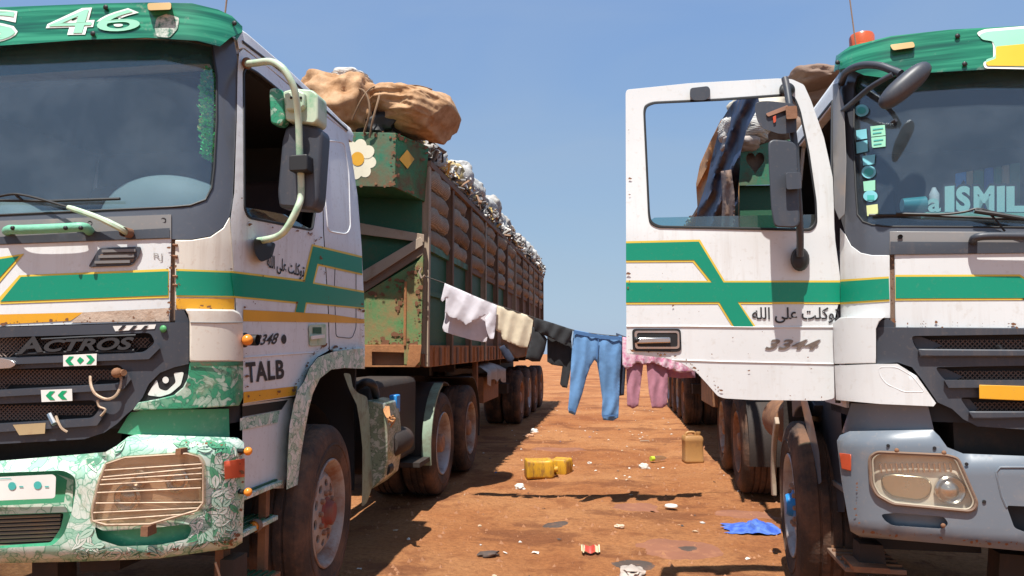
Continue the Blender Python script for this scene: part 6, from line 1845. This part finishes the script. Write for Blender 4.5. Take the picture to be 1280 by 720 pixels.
def tied_bundle(c):
    """canvas sack, gathered and tied at its left end, slack over the body, flat at its right end"""
    bm = bmesh.new()
    bmesh.ops.create_icosphere(bm, subdivisions=6, radius=1)
    for v in bm.verts:
        q = v.co.copy()
        ang = math.atan2(q.y, q.z)
        # superellipsoid with a bluff right end
        x = math.copysign(abs(q.x) ** .62, q.x); r_ = math.sqrt(q.y ** 2 + q.z ** 2)
        r2 = r_ ** .62 if q.x > 0 else r_ ** .80
        yy = math.sin(ang) * r2; zz = math.cos(ang) * r2
        left = max(0.0, .35 - q.x) / 1.35
        gather = abs(math.sin(ang * 4.5 + 1.2 * noise.noise(Vector((q.x * 2, ang * .6, 1))))) ** .6
        d = 1 - left ** 1.2 * .34 * (1 - gather) * (1.0 if q.x > -.95 else .5) - .20 * max(0, -q.x) ** 2
        # slack wrinkles
        qq = Vector((x * .9, yy * 1.3, zz * 1.3)) + .12 * noise.noise_vector(q * 1.4)
        d += .27 * crumple(qq, Vector((3, 1, 7)), 1.7)
        d += .07 * noise.noise(q * 1.3 + Vector((5, 2, 8)))
        p_ = Vector((x, yy, zz)) * 1.0
        for n_, c_ in ((Vector((1, 0, -.30)), .90), (Vector((.35, -.55, 1)), .98), (Vector((.8, -.7, .1)), 1.02), (Vector((-.1, -.9, -.35)), .93)):
            e_ = p_.dot(n_) / n_.length - c_ / n_.length * 1.0
            if e_ > 0: p_ -= n_ / n_.length * e_ * .85
        x, yy, zz = p_
        v.co = Vector((x * .42 * (1 + .05 * noise.noise(q * 2)), yy * d * .48, zz * d * .245 - .05 * x * x + .02))
    me = bpy.data.meshes.new("tied_bundle"); bm.to_mesh(me); bm.free()
    o = put("tied_bundle", me, tarp_tan, None, ang=80); o.location = c; o.rotation_euler = (0, R_(6), R_(-8))
    return o

def world(F, p): return F.o + F.inv.inverted() @ p

def left_load():
    F = LT
    tag(tied_bundle(world(F, F.V(516, 142, .10))), "big tan canvas bundle bulging over the left trailer's front corner", "bundle")
    o = blob("canvas_sheet", world(F, F.V(428, 140, -.05)), (.40, .45, .34), 9, tarp_tan, .20, .13, 5, fine=.012)
    tag(o, "crumpled tan canvas sheet tied down beside the big bundle behind the left cab", "canvas")
    tag(blob("white_bag", world(F, F.V(436, 104, .15)), (.20, .24, .09), 5, white_sack, .2, .16, 4), "white plastic bag lying on top of the crumpled tan canvas", "bag")
    tag(blob("dark_bag", world(F, F.V(468, 160, -.12)), (.24, .16, .13), 8, black, .25, .2, 4), "black and silver plastic bag tucked under the tan bundle above the daisy", "bag")
    pts = [F.V(392, 150, -.30), F.V(420, 128, -.42), F.V(446, 112, -.42), F.V(458, 118, -.46), F.V(462, 140, -.48), F.V(455, 166, -.44)]
    mb = MB().tube(smooth_pts(pts, 5), .010, 6)
    mb.build("rope", rope_m, None)
    o = bpy.data.objects["rope"]; F.place(o); tag(o, "brown rope tying the crumpled tan canvas down behind the left cab", "rope")
    pts = [F.V(440, 150, -.44), F.V(452, 124, -.48), F.V(466, 109, -.36), F.V(490, 108, -.2), F.V(520, 107, .0), F.V(540, 112, .1)]
    o = MB().tube(smooth_pts(pts, 5), .008, 6).build("rope", rope_m, None); F.place(o); tag(o, "thin rope over the top of the big tan bundle", "rope")
    pts = [F.V(462, 172, -.44), F.V(466, 150, -.48), F.V(472, 128, -.44), F.V(476, 112, -.30)]
    o = MB().tube(smooth_pts(pts, 5), .010, 6).build("rope", rope_m, None); F.place(o); tag(o, "upright rope between the big tan bundle and the crumpled canvas", "rope")
    # bundles along the top of the side
    kinds = [(grey_bag, "grey plastic bundle"), (white_sack, "white woven bag"), (tarp_brown, "brown sheet bundle"), (grey_bag, "grey plastic bundle"), (white_sack, "white woven bag"), (mat("straw_yellow_bag", (.50, .37, .15), .75, dirt=.6, dcol=(.34, .27, .20), dscale=9, bump=.4, bscale=24), "straw yellow bag")]
    rr = random.Random(21)
    order = [0, 4, 5, 1, 0, 4, 1, 5, 0, 1, 0, 3, 4, 1, 0, 2, 1, 5, 0, 4, 1, 3, 0, 1, 4, 0, 1, 2, 0, 4, 1, 0]
    num = {}
    for i, kk in enumerate(order):
        v = .95 + i * .345
        m_, nm = kinds[kk]
        r_ = rr.uniform(.12, .20)
        num[nm] = num.get(nm, 0)
        o = blob("load_bundle", F.o + F.P(.16 + rr.uniform(-.04, .10), v, 3.47 + r_ * .5 + rr.uniform(-.04, .08)), (r_ * 1.1, .26, r_ * 1.1), 30 + i, m_, .16, .14, 4, fine=.015, rot=rr.uniform(-.4, .4))
        tag(o, "%s, %s of its kind from the front along the left trailer's top edge" % (nm, ORD[num[nm]]), "bundle", "bundles on top of the left trailer")
        num[nm] += 1
    # scrap poking out among them
    cols = [mat("scrap_white", (.66, .64, .60), .5, dirt=.3, dscale=20), mat("scrap_grey", (.24, .23, .22), .5, dirt=.4, dscale=20), mat("scrap_dark", (.05, .045, .04), .6), mat("scrap_straw", (.58, .40, .13), .6, dirt=.3, dscale=20), mat("scrap_brown", (.26, .15, .09), .8, dirt=.3, dscale=20)]
    scrap("scrap_heap", F, 3800, cols, 0.45, 12.0, 3.32, .58, 4)
    # ordinary ground of the load further in
    blob_h = MB()
    n = 24
    rows = []
    for i in range(n + 1):
        v = .5 + 11.3 * i / n
        rows.append([F.P(u, v, 3.20 + h_ + .07 * noise.noise(Vector((u * 2, v * 1.5, 5)))) for u, h_ in ((.05, .04), (.25, .22), (.6, .38), (1.2, .46), (1.9, .38), (2.4, .05))])
    vs = [p for r in rows for p in r]
    blob_h.add(vs, [(i * 6 + j, i * 6 + j + 1, (i + 1) * 6 + j + 1, (i + 1) * 6 + j) for i in range(n) for j in range(5)])
    o = blob_h.build("load_sheet", tarp_brown, None); F.place(o)
    tag(o, "brown sheet spread over the left trailer's load beneath the bundles", "sheet")

def scrap(name, F, n, cols, v0, v1, z0, hmax, seed):
    rr = random.Random(seed)
    vs = []; fs = []; mi = []
    for i in range(n):
        v = rr.uniform(v0, v1); u = rr.uniform(-.06, .55)
        hh = hmax * (0.35 + .65 * min(1, (u + .1) / .4)) * (0.7 + .5 * noise.noise(Vector((v * 1.3, 3, seed))))
        z = z0 + hh * rr.random() ** .7 + rr.uniform(-.05, .05)
        c = F.P(u, v, z)
        s_ = rr.uniform(.012, .05); l_ = s_ * rr.uniform(1.2, 5)
        ax = Vector((rr.gauss(0, 1), rr.gauss(0, 1), rr.gauss(0, .8))).normalized()
        a = ax.cross(Vector((rr.gauss(0, 1), rr.gauss(0, 1), rr.gauss(0, 1)))).normalized(); b = ax.cross(a)
        o = len(vs)
        sh = rr.uniform(.25, 1.0)
        for t_ in (-.5, .5):
            for q in range(5):
                an = q * 1.2566
                vs.append(tuple(c + ax * l_ * t_ + (a * math.cos(an) * s_ + b * math.sin(an) * s_ * sh) * .5 * rr.uniform(.7, 1.2)))
        f_ = [(o + q, o + (q + 1) % 5, o + 5 + (q + 1) % 5, o + 5 + q) for q in range(5)] + [tuple(o + q for q in range(5)), tuple(o + 5 + q for q in range(5))]
        fs += f_
        mi += [rr.choices(range(5), (4, 4, 2, 1.2, 2))[0]] * len(f_)
    me = bpy.data.meshes.new(name); me.from_pydata(vs, [], fs)
    for c in cols: me.materials.append(c)
    me.polygons.foreach_set('material_index', mi)
    o = put(name, me, None, None, smooth=False); F.place(o)
    tag(o, kind='stuff')
    return o
left_load()

# ------------------------------------------------------------------ cloth: a traced outline given two sheets, body and folds
def cloth(name, poly, f, m_, h=.03, kk=5.0, fold=.012, fx=.35, lean=.1, st=3.4, seed=1, holes=(), base=0.0, place=None, parent=None, cross=.45):
    P, Fc, B = tri_fill(poly, holes, st)
    loops = dense(poly, 2.0)
    for hh in holes: loops += dense(hh, 2.0)
    top = []; bot = []
    y0 = min(p[1] for p in poly); y1 = max(p[1] for p in poly)
    for (x, y) in P:
        d = math.sqrt(min((x - a) ** 2 + (y - b) ** 2 for a, b in loops))
        e = 1 - math.exp(-d / kk)
        t_ = (y - y0) / (y1 - y0)
        ph = ((x + lean * (y - y0) + 5 * noise.noise(Vector((x * .03, y * .035, seed)))) * fx * 1.25 + seed) / 6.283
        w = abs((ph % 1.0) * 2 - 1) ** 1.3 * 2 - 1
        ph2 = ((x - 1.3 * lean * (y - y0) + 6 * noise.noise(Vector((x * .04, y * .03, seed + 9)))) * fx * .7 + 2 * seed) / 6.283
        w2 = abs((ph2 % 1.0) * 2 - 1) ** 1.6 * 2 - 1
        fo = fold * (w * (.35 + .5 * t_) + cross * w2 + .10 * noise.noise(Vector((x * .3, y * .2, seed * 3))))
        top.append(f(x, y, base + h * e + .003 + fo)); bot.append(f(x, y, base - h * e - .003 + fo * .8))
    n = len(P)
    mb = MB().add(top + bot, list(Fc) + [tuple(i + n for i in reversed(t_)) for t_ in Fc] + [(a, b, b + n, a + n) for a, b in B])
    return mb.build(name, m_, parent, ang=80)

RA = Vector((-1.735, 6.52, 2.15)); RB = Vector((1.22, 7.26, 1.50))
rn = (RB - RA).cross(Vector((0, 0, 1))).normalized()
if rn.y > 0: rn = -rn
def rope_plane(x, y, off=0.0):
    d = sight(x, y)
    return EYE + d * ((RA + rn * off - EYE).dot(rn) / d.dot(rn))

def washing():
    pts = [RA] + [rope_plane(x, y) for x, y in ((558, 355), (590, 369), (621, 381), (667, 397), (716, 412.5), (748, 418), (778, 421), (815, 428))] + [RB]
    o = MB().tube(smooth_pts(pts, 4), .006, 6).build("washing_line", line_m, None)
    tag(o, "dark cord strung between the two trailers, washing hung along it", "washing line")
    f = rope_plane
    r = empty("shirt", rope_plane(588, 367)); r.rotation_euler = (0, 0, 0)
    def child(o):
        o.parent = r; o.matrix_parent_inverse = Matrix.Translation(-r.location)
        return o
    tag(r, "white shirt folded over the line nearest the left trailer's corner", "shirt")
    child(cloth("front_fold", [(556, 354), (575, 362), (600, 373), (621, 381.5), (620, 405), (617, 424), (612, 424), (608, 412), (606, 398), (612, 391), (598, 399), (585, 404), (582, 407), (577, 402), (566, 397), (561, 396), (556, 390), (559, 372), (553, 377), (551, 375)], f, f_white, .006, 2.5, .011, .22, .5, 2.2, 1, base=.045))
    child(cloth("back_fold", [(558, 358), (600, 374), (618, 382), (612, 405), (608, 428), (590, 425), (568, 419), (554, 414), (553, 409), (556, 398)], f, f_white, .005, 2.5, .008, .2, .1, 2.6, 2, base=-.045))
    o = cloth("trousers", [(621, 381.5), (644, 389), (667, 396.5), (664, 418), (659, 435), (650, 434), (641, 430), (628, 424), (626, 416), (620, 413)], f, f_beige, .008, 2.5, .013, .30, .25, 2.2, 4)
    tag(o, "short beige trousers folded over the line, right of the white shirt", "trousers")
    o = cloth("brown_cloth", [(626, 420), (642, 430), (658, 436), (655, 446), (645, 448), (634, 438), (626, 430)], f, tarp_brown, .010, 4, .01, .3, .1, 3.0, 6, base=-.06)
    tag(o, "brown cloth showing below the beige trousers on the line", "cloth")
    o = cloth("socks", [(624, 434), (630, 431), (637, 438), (643, 448), (640, 454), (634, 452), (628, 443)], f, f_navy, .02, 3, .006, .3, .1, 2.6, 3, base=-.02)
    tag(o, "dark socks hanging under the beige trousers", "socks")
    o = cloth("jacket", [(667, 396.5), (692, 404), (716, 412), (714, 424), (708, 431), (702, 430), (692, 424), (680, 419), (668, 412)], f, f_black, .010, 3, .016, .3, .6, 2.4, 5, base=.03)
    tag(o, "black jacket thrown over the line between beige trousers and jeans", "jacket")
    MB()
    o = cloth("trouser_leg", [(665, 408), (676, 413), (684, 424), (681, 438), (675, 452), (665, 452), (657, 448), (660, 436), (664, 424)], f, f_black, .03, 3.5, .008, .4, .1, 2.8, 7)
    tag(o, "black sleeve with open cuff hanging below the left end of the jacket", "garment")
    o = cloth("black_shirt", [(684, 418), (714, 424), (716, 445), (712, 470), (709, 485), (703, 484), (700, 480), (703, 458), (690, 456), (684, 452)], f, f_black, .008, 3, .014, .3, .1, 2.6, 8, base=-.05)
    tag(o, "black shirt hanging behind the jacket, left of the blue jeans", "shirt")
    o = cloth("jeans", [(717, 412), (735, 415.5), (748, 418), (763, 419.5), (777, 420), (777, 440), (775, 470), (774, 500), (773, 522), (766, 526), (754, 525), (752, 518), (753, 500), (749, 470), (746, 453), (743, 450), (738, 458), (733, 472), (728, 492), (721, 512), (719, 519), (711, 516), (710, 510), (712, 490), (714, 450)], f, f_denim, .022, 4, .014, .36, .12, 2.1, 9)
    decal("waistband", [(717.5, 412.6), (735, 416), (748, 418.6), (763, 420), (776.5, 420.6), (776.5, 425), (763, 424.5), (748, 423), (735, 420.5), (717.5, 417)], f, mat("dark_denim_seam", (.07, .17, .37), .9), o, .030, 4)
    for q in ([(747.5, 424), (748.8, 424), (746.5, 449), (745, 449)], [(711.5, 510), (720, 513), (719.6, 515), (711, 512)], [(752.5, 519), (773, 518), (773, 520), (752.6, 521)]): decal("seam", q, f, MATS["dark_denim_seam"], o, .040, 4)
    tag(o, "light blue jeans hanging by the waist in the middle of the line", "jeans")
    o = cloth("dark_garment", [(770, 416), (783, 421), (783, 450), (781, 480), (780, 494), (773, 495), (772, 460)], f, f_navy, .016, 3, .008, .4, .1, 3.0, 10, base=-.07)
    tag(o, "narrow navy garment half hidden behind the right leg of the jeans", "garment")
    o = cloth("pink_blouse", [(778, 421), (800, 425), (835, 433), (868, 441), (868, 464), (850, 466), (838, 462), (826, 457), (815, 453), (806, 455), (796, 453), (790, 458), (783, 462), (778, 456)], f, f_pinkw, .008, 3, .014, .4, .1, 2.4, 11, base=.04)
    tag(o, "pink and white patterned top on the line, partly hidden by the open door", "blouse")
    o = cloth("pink_trousers", [(783, 430), (834, 440), (835, 475), (834, 506), (828, 510), (815, 510), (811, 490), (808, 456), (804, 456), (801, 480), (798, 507), (791, 511), (784, 507), (783, 470)], f, f_mauve, .012, 3, .012, .4, .05, 2.4, 12)
    tag(o, "mauve pink trousers hanging by the waist beside the open door", "trousers")
    o = cloth("pink_cloth", [(835, 440), (868, 448), (869, 472), (850, 473), (834, 471)], f, f_mauve, .014, 4, .012, .5, .05, 3.0, 13, base=-.06)
    tag(o, "mauve cloth hanging at the far end of the line by the right trailer", "cloth")
washing()

# ------------------------------------------------------------------ load of the right trailer
def right_load():
    F = RT
    fu = F.fu(-.10)
    o = cloth("tarpaulin", [(932, 118), (945, 112), (950, 130), (934, 160), (926, 190), (923, 240), (923, 300), (869, 300), (869, 282), (872, 262), (884, 225), (889, 200), (902, 150), (916, 128)], fu, tarp_blue, .012, 4, .055, .24, .40, 3.0, 2, cross=.12)
    F.place(o); tag(o, "navy blue tarpaulin draped down the right trailer's side, seen through the door window", "tarpaulin")
    fu2 = F.fu(-.18)
    o = cloth("orange_canvas", [(902, 148), (888, 176), (875, 205), (870, 230), (872, 262), (880, 262), (886, 240), (893, 205), (902, 170)], F.fu(-.04), tarp_orange, .010, 4, .045, .35, .30, 2.6, 3, cross=.12)
    F.place(o); tag(o, "orange canvas behind the navy tarpaulin on the right trailer", "canvas")
    o = cloth("hanging_roll", [(901, 214), (914, 212), (918, 240), (920, 300), (901, 300), (903, 250)], fu2, tarp_brown, .03, 4, .03, .4, .05, 2.8, 4, cross=.15)
    F.place(o); tag(o, "grey brown rolled sheet hanging in front of the navy tarpaulin", "sheet")
    def b(name, x, y, v, rad, seed, m_, lab, cat):
        o = blob(name, world(F, F.V(x, y, v)), rad, seed, m_, .16, .09, 4, fine=.012); tag(o, lab, cat)
    b("white_bag", 930, 163, .05, (.25, .28, .15), 41, white_sack, "white plastic sack above the heart board on the right trailer", "sack")
    b("cream_bag", 950, 136, .2, (.28, .3, .22), 42, mat("cream_bag", (.60, .54, .43), .6, dirt=.35, dscale=8, bump=.7, bscale=12), "cream sack above the white one on the right trailer", "sack")
    b("dark_load", 975, 170, .8, (.42, .4, .34), 47, tarp_brown, "brown covered load behind the door mirror on the right trailer", "load")
    b("grey_bag", 925, 180, .0, (.17, .2, .09), 43, mat("dusty_grey_bag", (.38, .33, .30), .6, dirt=.4, dscale=8, bump=.7, bscale=12), "dusty grey bag squeezed between the white sack and the heart board", "bag")
    b("brown_cover", 1015, 104, .55, (.28, .4, .11), 44, tarp_brown, "brown sheet covering the load above the open door", "sheet")
    b("load_pile", 1040, 130, 1.0, (.6, .6, .3), 45, tarp_brown, "brown covered load behind the right lorry's cab roof", "load")
    cols = [MATS[n] for n in ("scrap_white", "scrap_grey", "scrap_dark", "scrap_straw", "scrap_brown")]
    scrap("scrap_heap", F, 700, cols, 3.8, 11.0, 3.40, .34, 9)
    for i in range(8):
        v = 4.6 + i * .8
        o = blob("load_bundle", F.o + F.P(.34, v, 3.5), (.22, .42, .20), 60 + i, (grey_bag, white_sack, tarp_brown)[i % 3], .16, .1, 4, fine=.012)
        tag(o, "%s, number %s from the front along the right trailer's top edge" % (("grey plastic bundle", "white woven bag", "brown sheet bundle")[i % 3], ORD[i]), "bundle", "bundles on top of the right trailer")
right_load()

# ------------------------------------------------------------------ things on the ground
def gpt(x, y, z=0.0):
    d = sight(x, y)
    return EYE + d * ((z - EYE.z) / d.z)

def jerrycan(name, loc, rz, lying, m_, label, size=(.17, .27, .36)):
    """a square shouldered can: body with pressed ribs, handle, spout"""
    root = empty(name, loc, rz)
    w, l, h = size
    mb = MB()
    rings = []
    prof = [(0, .90), (.02, .98), (.05, 1.0), (.10, 1.0), (.13, .975), (.45, .965), (.72, .975), (.75, 1.0), (.80, 1.0), (.88, .97), (.93, .88)]
    for t_, s_ in prof:
        q = rnd([(-w / 2 * s_, -l / 2 * s_), (w / 2 * s_, -l / 2 * s_), (w / 2 * s_, l / 2 * s_), (-w / 2 * s_, l / 2 * s_)], .03, 3)
        rings.append([Vector((x, y, t_ * h)) for x, y in q])
    n = len(rings[0])
    mb.add([p for r in rings for p in r], [(i * n + k, i * n + (k + 1) % n, (i + 1) * n + (k + 1) % n, (i + 1) * n + k) for i in range(len(rings) - 1) for k in range(n)] + [tuple(range(n)), tuple((len(rings) - 1) * n + k for k in range(n))])
    T = Matrix.Identity(4)
    if lying: T = Matrix.Translation((0, h / 2, w / 2 * 1.0)) @ Matrix.Rotation(R_(90), 4, 'X') @ Matrix.Rotation(R_(90), 4, 'Z')
    def done(mb, nm, mm):
        mb.v = [tuple(T @ Vector(p)) for p in mb.v]
        return mb.build(nm, mm, root, ang=50)
    if lying:
        T = Matrix.Translation((0, 0, w / 2)) @ Matrix.Rotation(R_(90), 4, 'Y') @ Matrix.Translation((0, 0, -h / 2))
    body = done(mb, "body", m_)
    mb = MB().tube(smooth_pts([(0, -l * .16, h * .92), (0, -l * .12, h * 1.03), (0, l * .10, h * 1.05), (0, l * .30, h * 1.02), (0, l * .36, h * .90)], 4), .017, 8)
    done(mb, "handle", m_)
    mb = MB().lathe([(.028, .88 * h), (.028, h * 1.0), (.032, h * 1.0), (.032, h * 1.06), (.0, h * 1.06)], 14, 'Z', (0, -l * .32, 0))
    done(mb, "spout", m_)
    tag(root, label, "jerrycan", "jerrycans on the lane")
    return root
def ground_things():
    g = gpt(674, 597); jerrycan("jerrycan", (g.x, g.y + .10, -0.015), R_(14), True, jerry_yellow, "yellow jerrycan lying on its side, left and nearer one of the pair", (.21, .26, .34))
    g = gpt(700, 594); jerrycan("jerrycan", (g.x + .0, g.y + .20, -0.015), R_(75), True, jerry_yellow, "yellow jerrycan lying on its side, right and farther one of the pair", (.18, .22, .28))
    g = gpt(867, 578); jerrycan("jerrycan", (g.x, g.y + .10, -0.012), R_(100), False, jerry_brown, "dirty ochre jerrycan standing upright beside the right lorry's wheels", (.20, .25, .37))
    # blue cloth
    mb = MB(); rr = random.Random(4)
    c = gpt(938, 661)
    n = 26
    vs = []
    for i in range(n + 1):
        for j in range(n + 1):
            a = i / n - .5; b = j / n - .5
            x = a * .42 * (1 + .2 * noise.noise(Vector((b * 4, 1, 0)))); y = b * .34
            e = max(0, 1 - (a * a + b * b) * 3.2)
            ridge = .5 + 1.3 * crumple(Vector((a * 3.2 + 3, b * 3.2, 2)), Vector((1, 2, 3)), 1.6)
            hgt = .008 + e * (.02 + .055 * max(0, ridge)) * (1.2 if a > 0 else .6)
            vs.append((c.x + x + .04 * noise.noise(Vector((b * 7, a * 3, 5))), c.y + y + .05 * noise.noise(Vector((a * 7, b * 3, 8))), hgt - .01))
    mb.add(vs, [(i * (n + 1) + j, (i + 1) * (n + 1) + j, (i + 1) * (n + 1) + j + 1, i * (n + 1) + j + 1) for i in range(n) for j in range(n)])
    tag(mb.build("blue_cloth", f_blue, None, ang=80), "crumpled bright blue cloth on the soil by the right lorry's front wheel", "cloth")
    def scrapbit(name, x, y, r, m_, label, cat, seed, hz=.4):
        p = gpt(x, y)
        o = blob(name, (p.x, p.y, r * hz * .6 + ground_z(p.x, p.y)), (r, r * .7, r * hz), seed, m_, .4, .3, 3, rot=seed)
        tag(o, label, cat)
    scrapbit("crumpled_paper", 650, 608, .06, paper, "crumpled white paper by the edge of the left shadow, nearest the yellow cans", "litter", 71, .55)
    scrapbit("paper_scrap", 668, 540, .06, paper, "small white and tan scrap beside the left trailer's wheels", "litter", 72, .6)
    scrapbit("clod", 661, 545, .08, mat("sandy_lump", (.55, .30, .17), .9, dirt=.3, dscale=20), "sandy lump next to the small white scrap", "lump", 73, .35)
    scrapbit("paper_scrap", 737, 578, .035, paper, "tiny white scrap right of the yellow cans", "litter", 74)
    scrapbit("torn_bag", 805, 582, .06, paper, "torn white plastic left of the ochre can", "litter", 75, .6)
    scrapbit("paper_scrap", 774, 630 + 30, .04, mat("sandy_paper", (.62, .45, .32), .8, dirt=.4, dscale=20), "beige scrap on the soil in the middle of the lane", "litter", 76)
    scrapbit("flat_bag", 790, 712, .09, mat("dirty_bag", (.45, .38, .33), .6, dirt=.4, dscale=20), "dirty crumpled bag at the bottom edge of the lane", "litter", 77, .3)
    oil = mat("oily_soil", (.075, .052, .042), .85, dirt=.5, dcol=(.24, .11, .06), dscale=14, bump=.5, bscale=30)
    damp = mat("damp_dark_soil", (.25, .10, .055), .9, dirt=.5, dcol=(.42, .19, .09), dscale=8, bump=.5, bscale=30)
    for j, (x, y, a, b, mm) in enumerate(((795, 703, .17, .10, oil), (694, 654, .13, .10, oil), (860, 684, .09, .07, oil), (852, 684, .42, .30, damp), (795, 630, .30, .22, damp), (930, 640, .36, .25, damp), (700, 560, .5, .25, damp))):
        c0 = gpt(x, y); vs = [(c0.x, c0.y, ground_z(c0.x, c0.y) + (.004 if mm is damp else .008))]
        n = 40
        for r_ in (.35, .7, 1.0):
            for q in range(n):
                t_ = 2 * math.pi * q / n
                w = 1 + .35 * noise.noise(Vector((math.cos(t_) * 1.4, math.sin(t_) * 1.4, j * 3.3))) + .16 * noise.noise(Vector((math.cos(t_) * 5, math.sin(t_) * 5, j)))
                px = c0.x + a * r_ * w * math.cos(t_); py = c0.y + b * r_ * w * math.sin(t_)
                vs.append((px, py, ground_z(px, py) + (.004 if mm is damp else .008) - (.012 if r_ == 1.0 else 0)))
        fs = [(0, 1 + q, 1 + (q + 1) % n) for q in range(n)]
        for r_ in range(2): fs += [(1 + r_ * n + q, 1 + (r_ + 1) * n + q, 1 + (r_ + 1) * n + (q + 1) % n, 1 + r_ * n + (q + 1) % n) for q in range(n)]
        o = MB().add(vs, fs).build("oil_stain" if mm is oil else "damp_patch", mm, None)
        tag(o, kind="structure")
    scrapbit("dark_rag", 611, 690, .07, mat("dark_rag", (.085, .06, .05), .85, dirt=.4, dscale=10), "dark crumpled rag near the left lorry's shadow", "rag", 82, .3)
    # bottle with a lime cap
    p = gpt(818, 575)
    r = empty("plastic_bottle", (p.x, p.y, .02), .5); tag(r, "clear plastic bottle with lime green cap lying left of the ochre can", "bottle")
    MB().lathe([(0, 0), (.028, .0), (.03, .02), (.03, .12), (.014, .17), (.012, .18), (0, .18)], 14, 'X', (0, 0, 0)).build("body", glass("bottle_plastic", (.85, .88, .85), .1, .05), r)
    MB().lathe([(.0, 0), (.032, 0), (.032, -.05), (0, -.05)], 14, 'X', (-.005, 0, 0)).build("cap", lime_plastic, r)
    # white oval lid
    p = gpt(839, 632)
    o = MB().lathe([(.0, .012), (.05, .012), (.062, .02), (.068, .012), (.068, 0), (0, 0)], 22, 'Z', (0, 0, 0)).build("white_dish", paper, None)
    o.location = (p.x, p.y, -.008); o.scale = (.9, .8, .8); tag(o, "small white round dish on the soil below the clothes' shadow", "dish")
    # red and white wrapper
    p = gpt(738, 690)
    r = empty("food_wrapper", (p.x, p.y, -.01), .1); tag(r, "red and pale yellow wrapper lying near the bottom of the lane", "wrapper")
    mb = MB(); n = 8
    def strip_(x0, x1, ph):
        mb = MB()
        vs = []
        for i in range(n + 1):
            for j in range(4):
                x = x0 + (x1 - x0) * i / n; y = -.026 + .052 * j / 3 + .02 * math.sin(i * .9 + ph)
                vs.append((x, y, .012 + .025 * abs(noise.noise(Vector((x * 20, y * 25, ph)))) + .012 * j))
        mb.add(vs, [(i * 4 + j, (i + 1) * 4 + j, (i + 1) * 4 + j + 1, i * 4 + j + 1) for i in range(n) for j in range(3)])
        return mb
    strip_(-.055, .05, 1).build("red_part", red_plastic, r)
    strip_(-.065, -.04, 1.1).build("pale_end", mat("pale_wrapper", (.75, .66, .42), .5), r)
    strip_(.03, .07, 1.2).build("pale_end", MATS["pale_wrapper"], r)
    o = MB().bar((0, 0, .01), (.14, .03, .012), .02, .012).build("stick", beam_tan, None); p = gpt(800, 551); o.location = (p.x, p.y, -.01)
    tag(o, "short pale stick on the soil between the jeans and the ochre can", "stick")
    # grey sheet over the tool box
    F = LT
    mb = MB(); n = 18
    vs = []
    for i in range(n + 1):
        for j in range(9):
            v = 3.15 + 1.55 * i / n; t_ = j / 8
            if t_ < .6: u = .55 - .62 * t_ / .6; z = 1.13 + .09 * math.sin(t_ * 4)
            else: u = -.07 - .03 * math.sin(i * 1.1); z = 1.15 - (t_ - .6) / .4 * (.16 + .05 * math.sin(i * .8))
            z += .05 * noise.noise(Vector((v * 2.5, t_ * 3, 1))) + .12 * math.exp(-((v - 3.9) / .4) ** 2) * (1 - t_)
            vs.append(tuple(F.o + F.P(u, v, z)))
    mb.add(vs, [(i * 9 + j, (i + 1) * 9 + j, (i + 1) * 9 + j + 1, i * 9 + j + 1) for i in range(n) for j in range(8)])
    tag(mb.build("grey_sheet", grey_bag, None, ang=80), "grey sheet lying over the tool box under the left trailer", "sheet")
    p = F.o + F.P(.35, 3.6, .2)
ground_things()
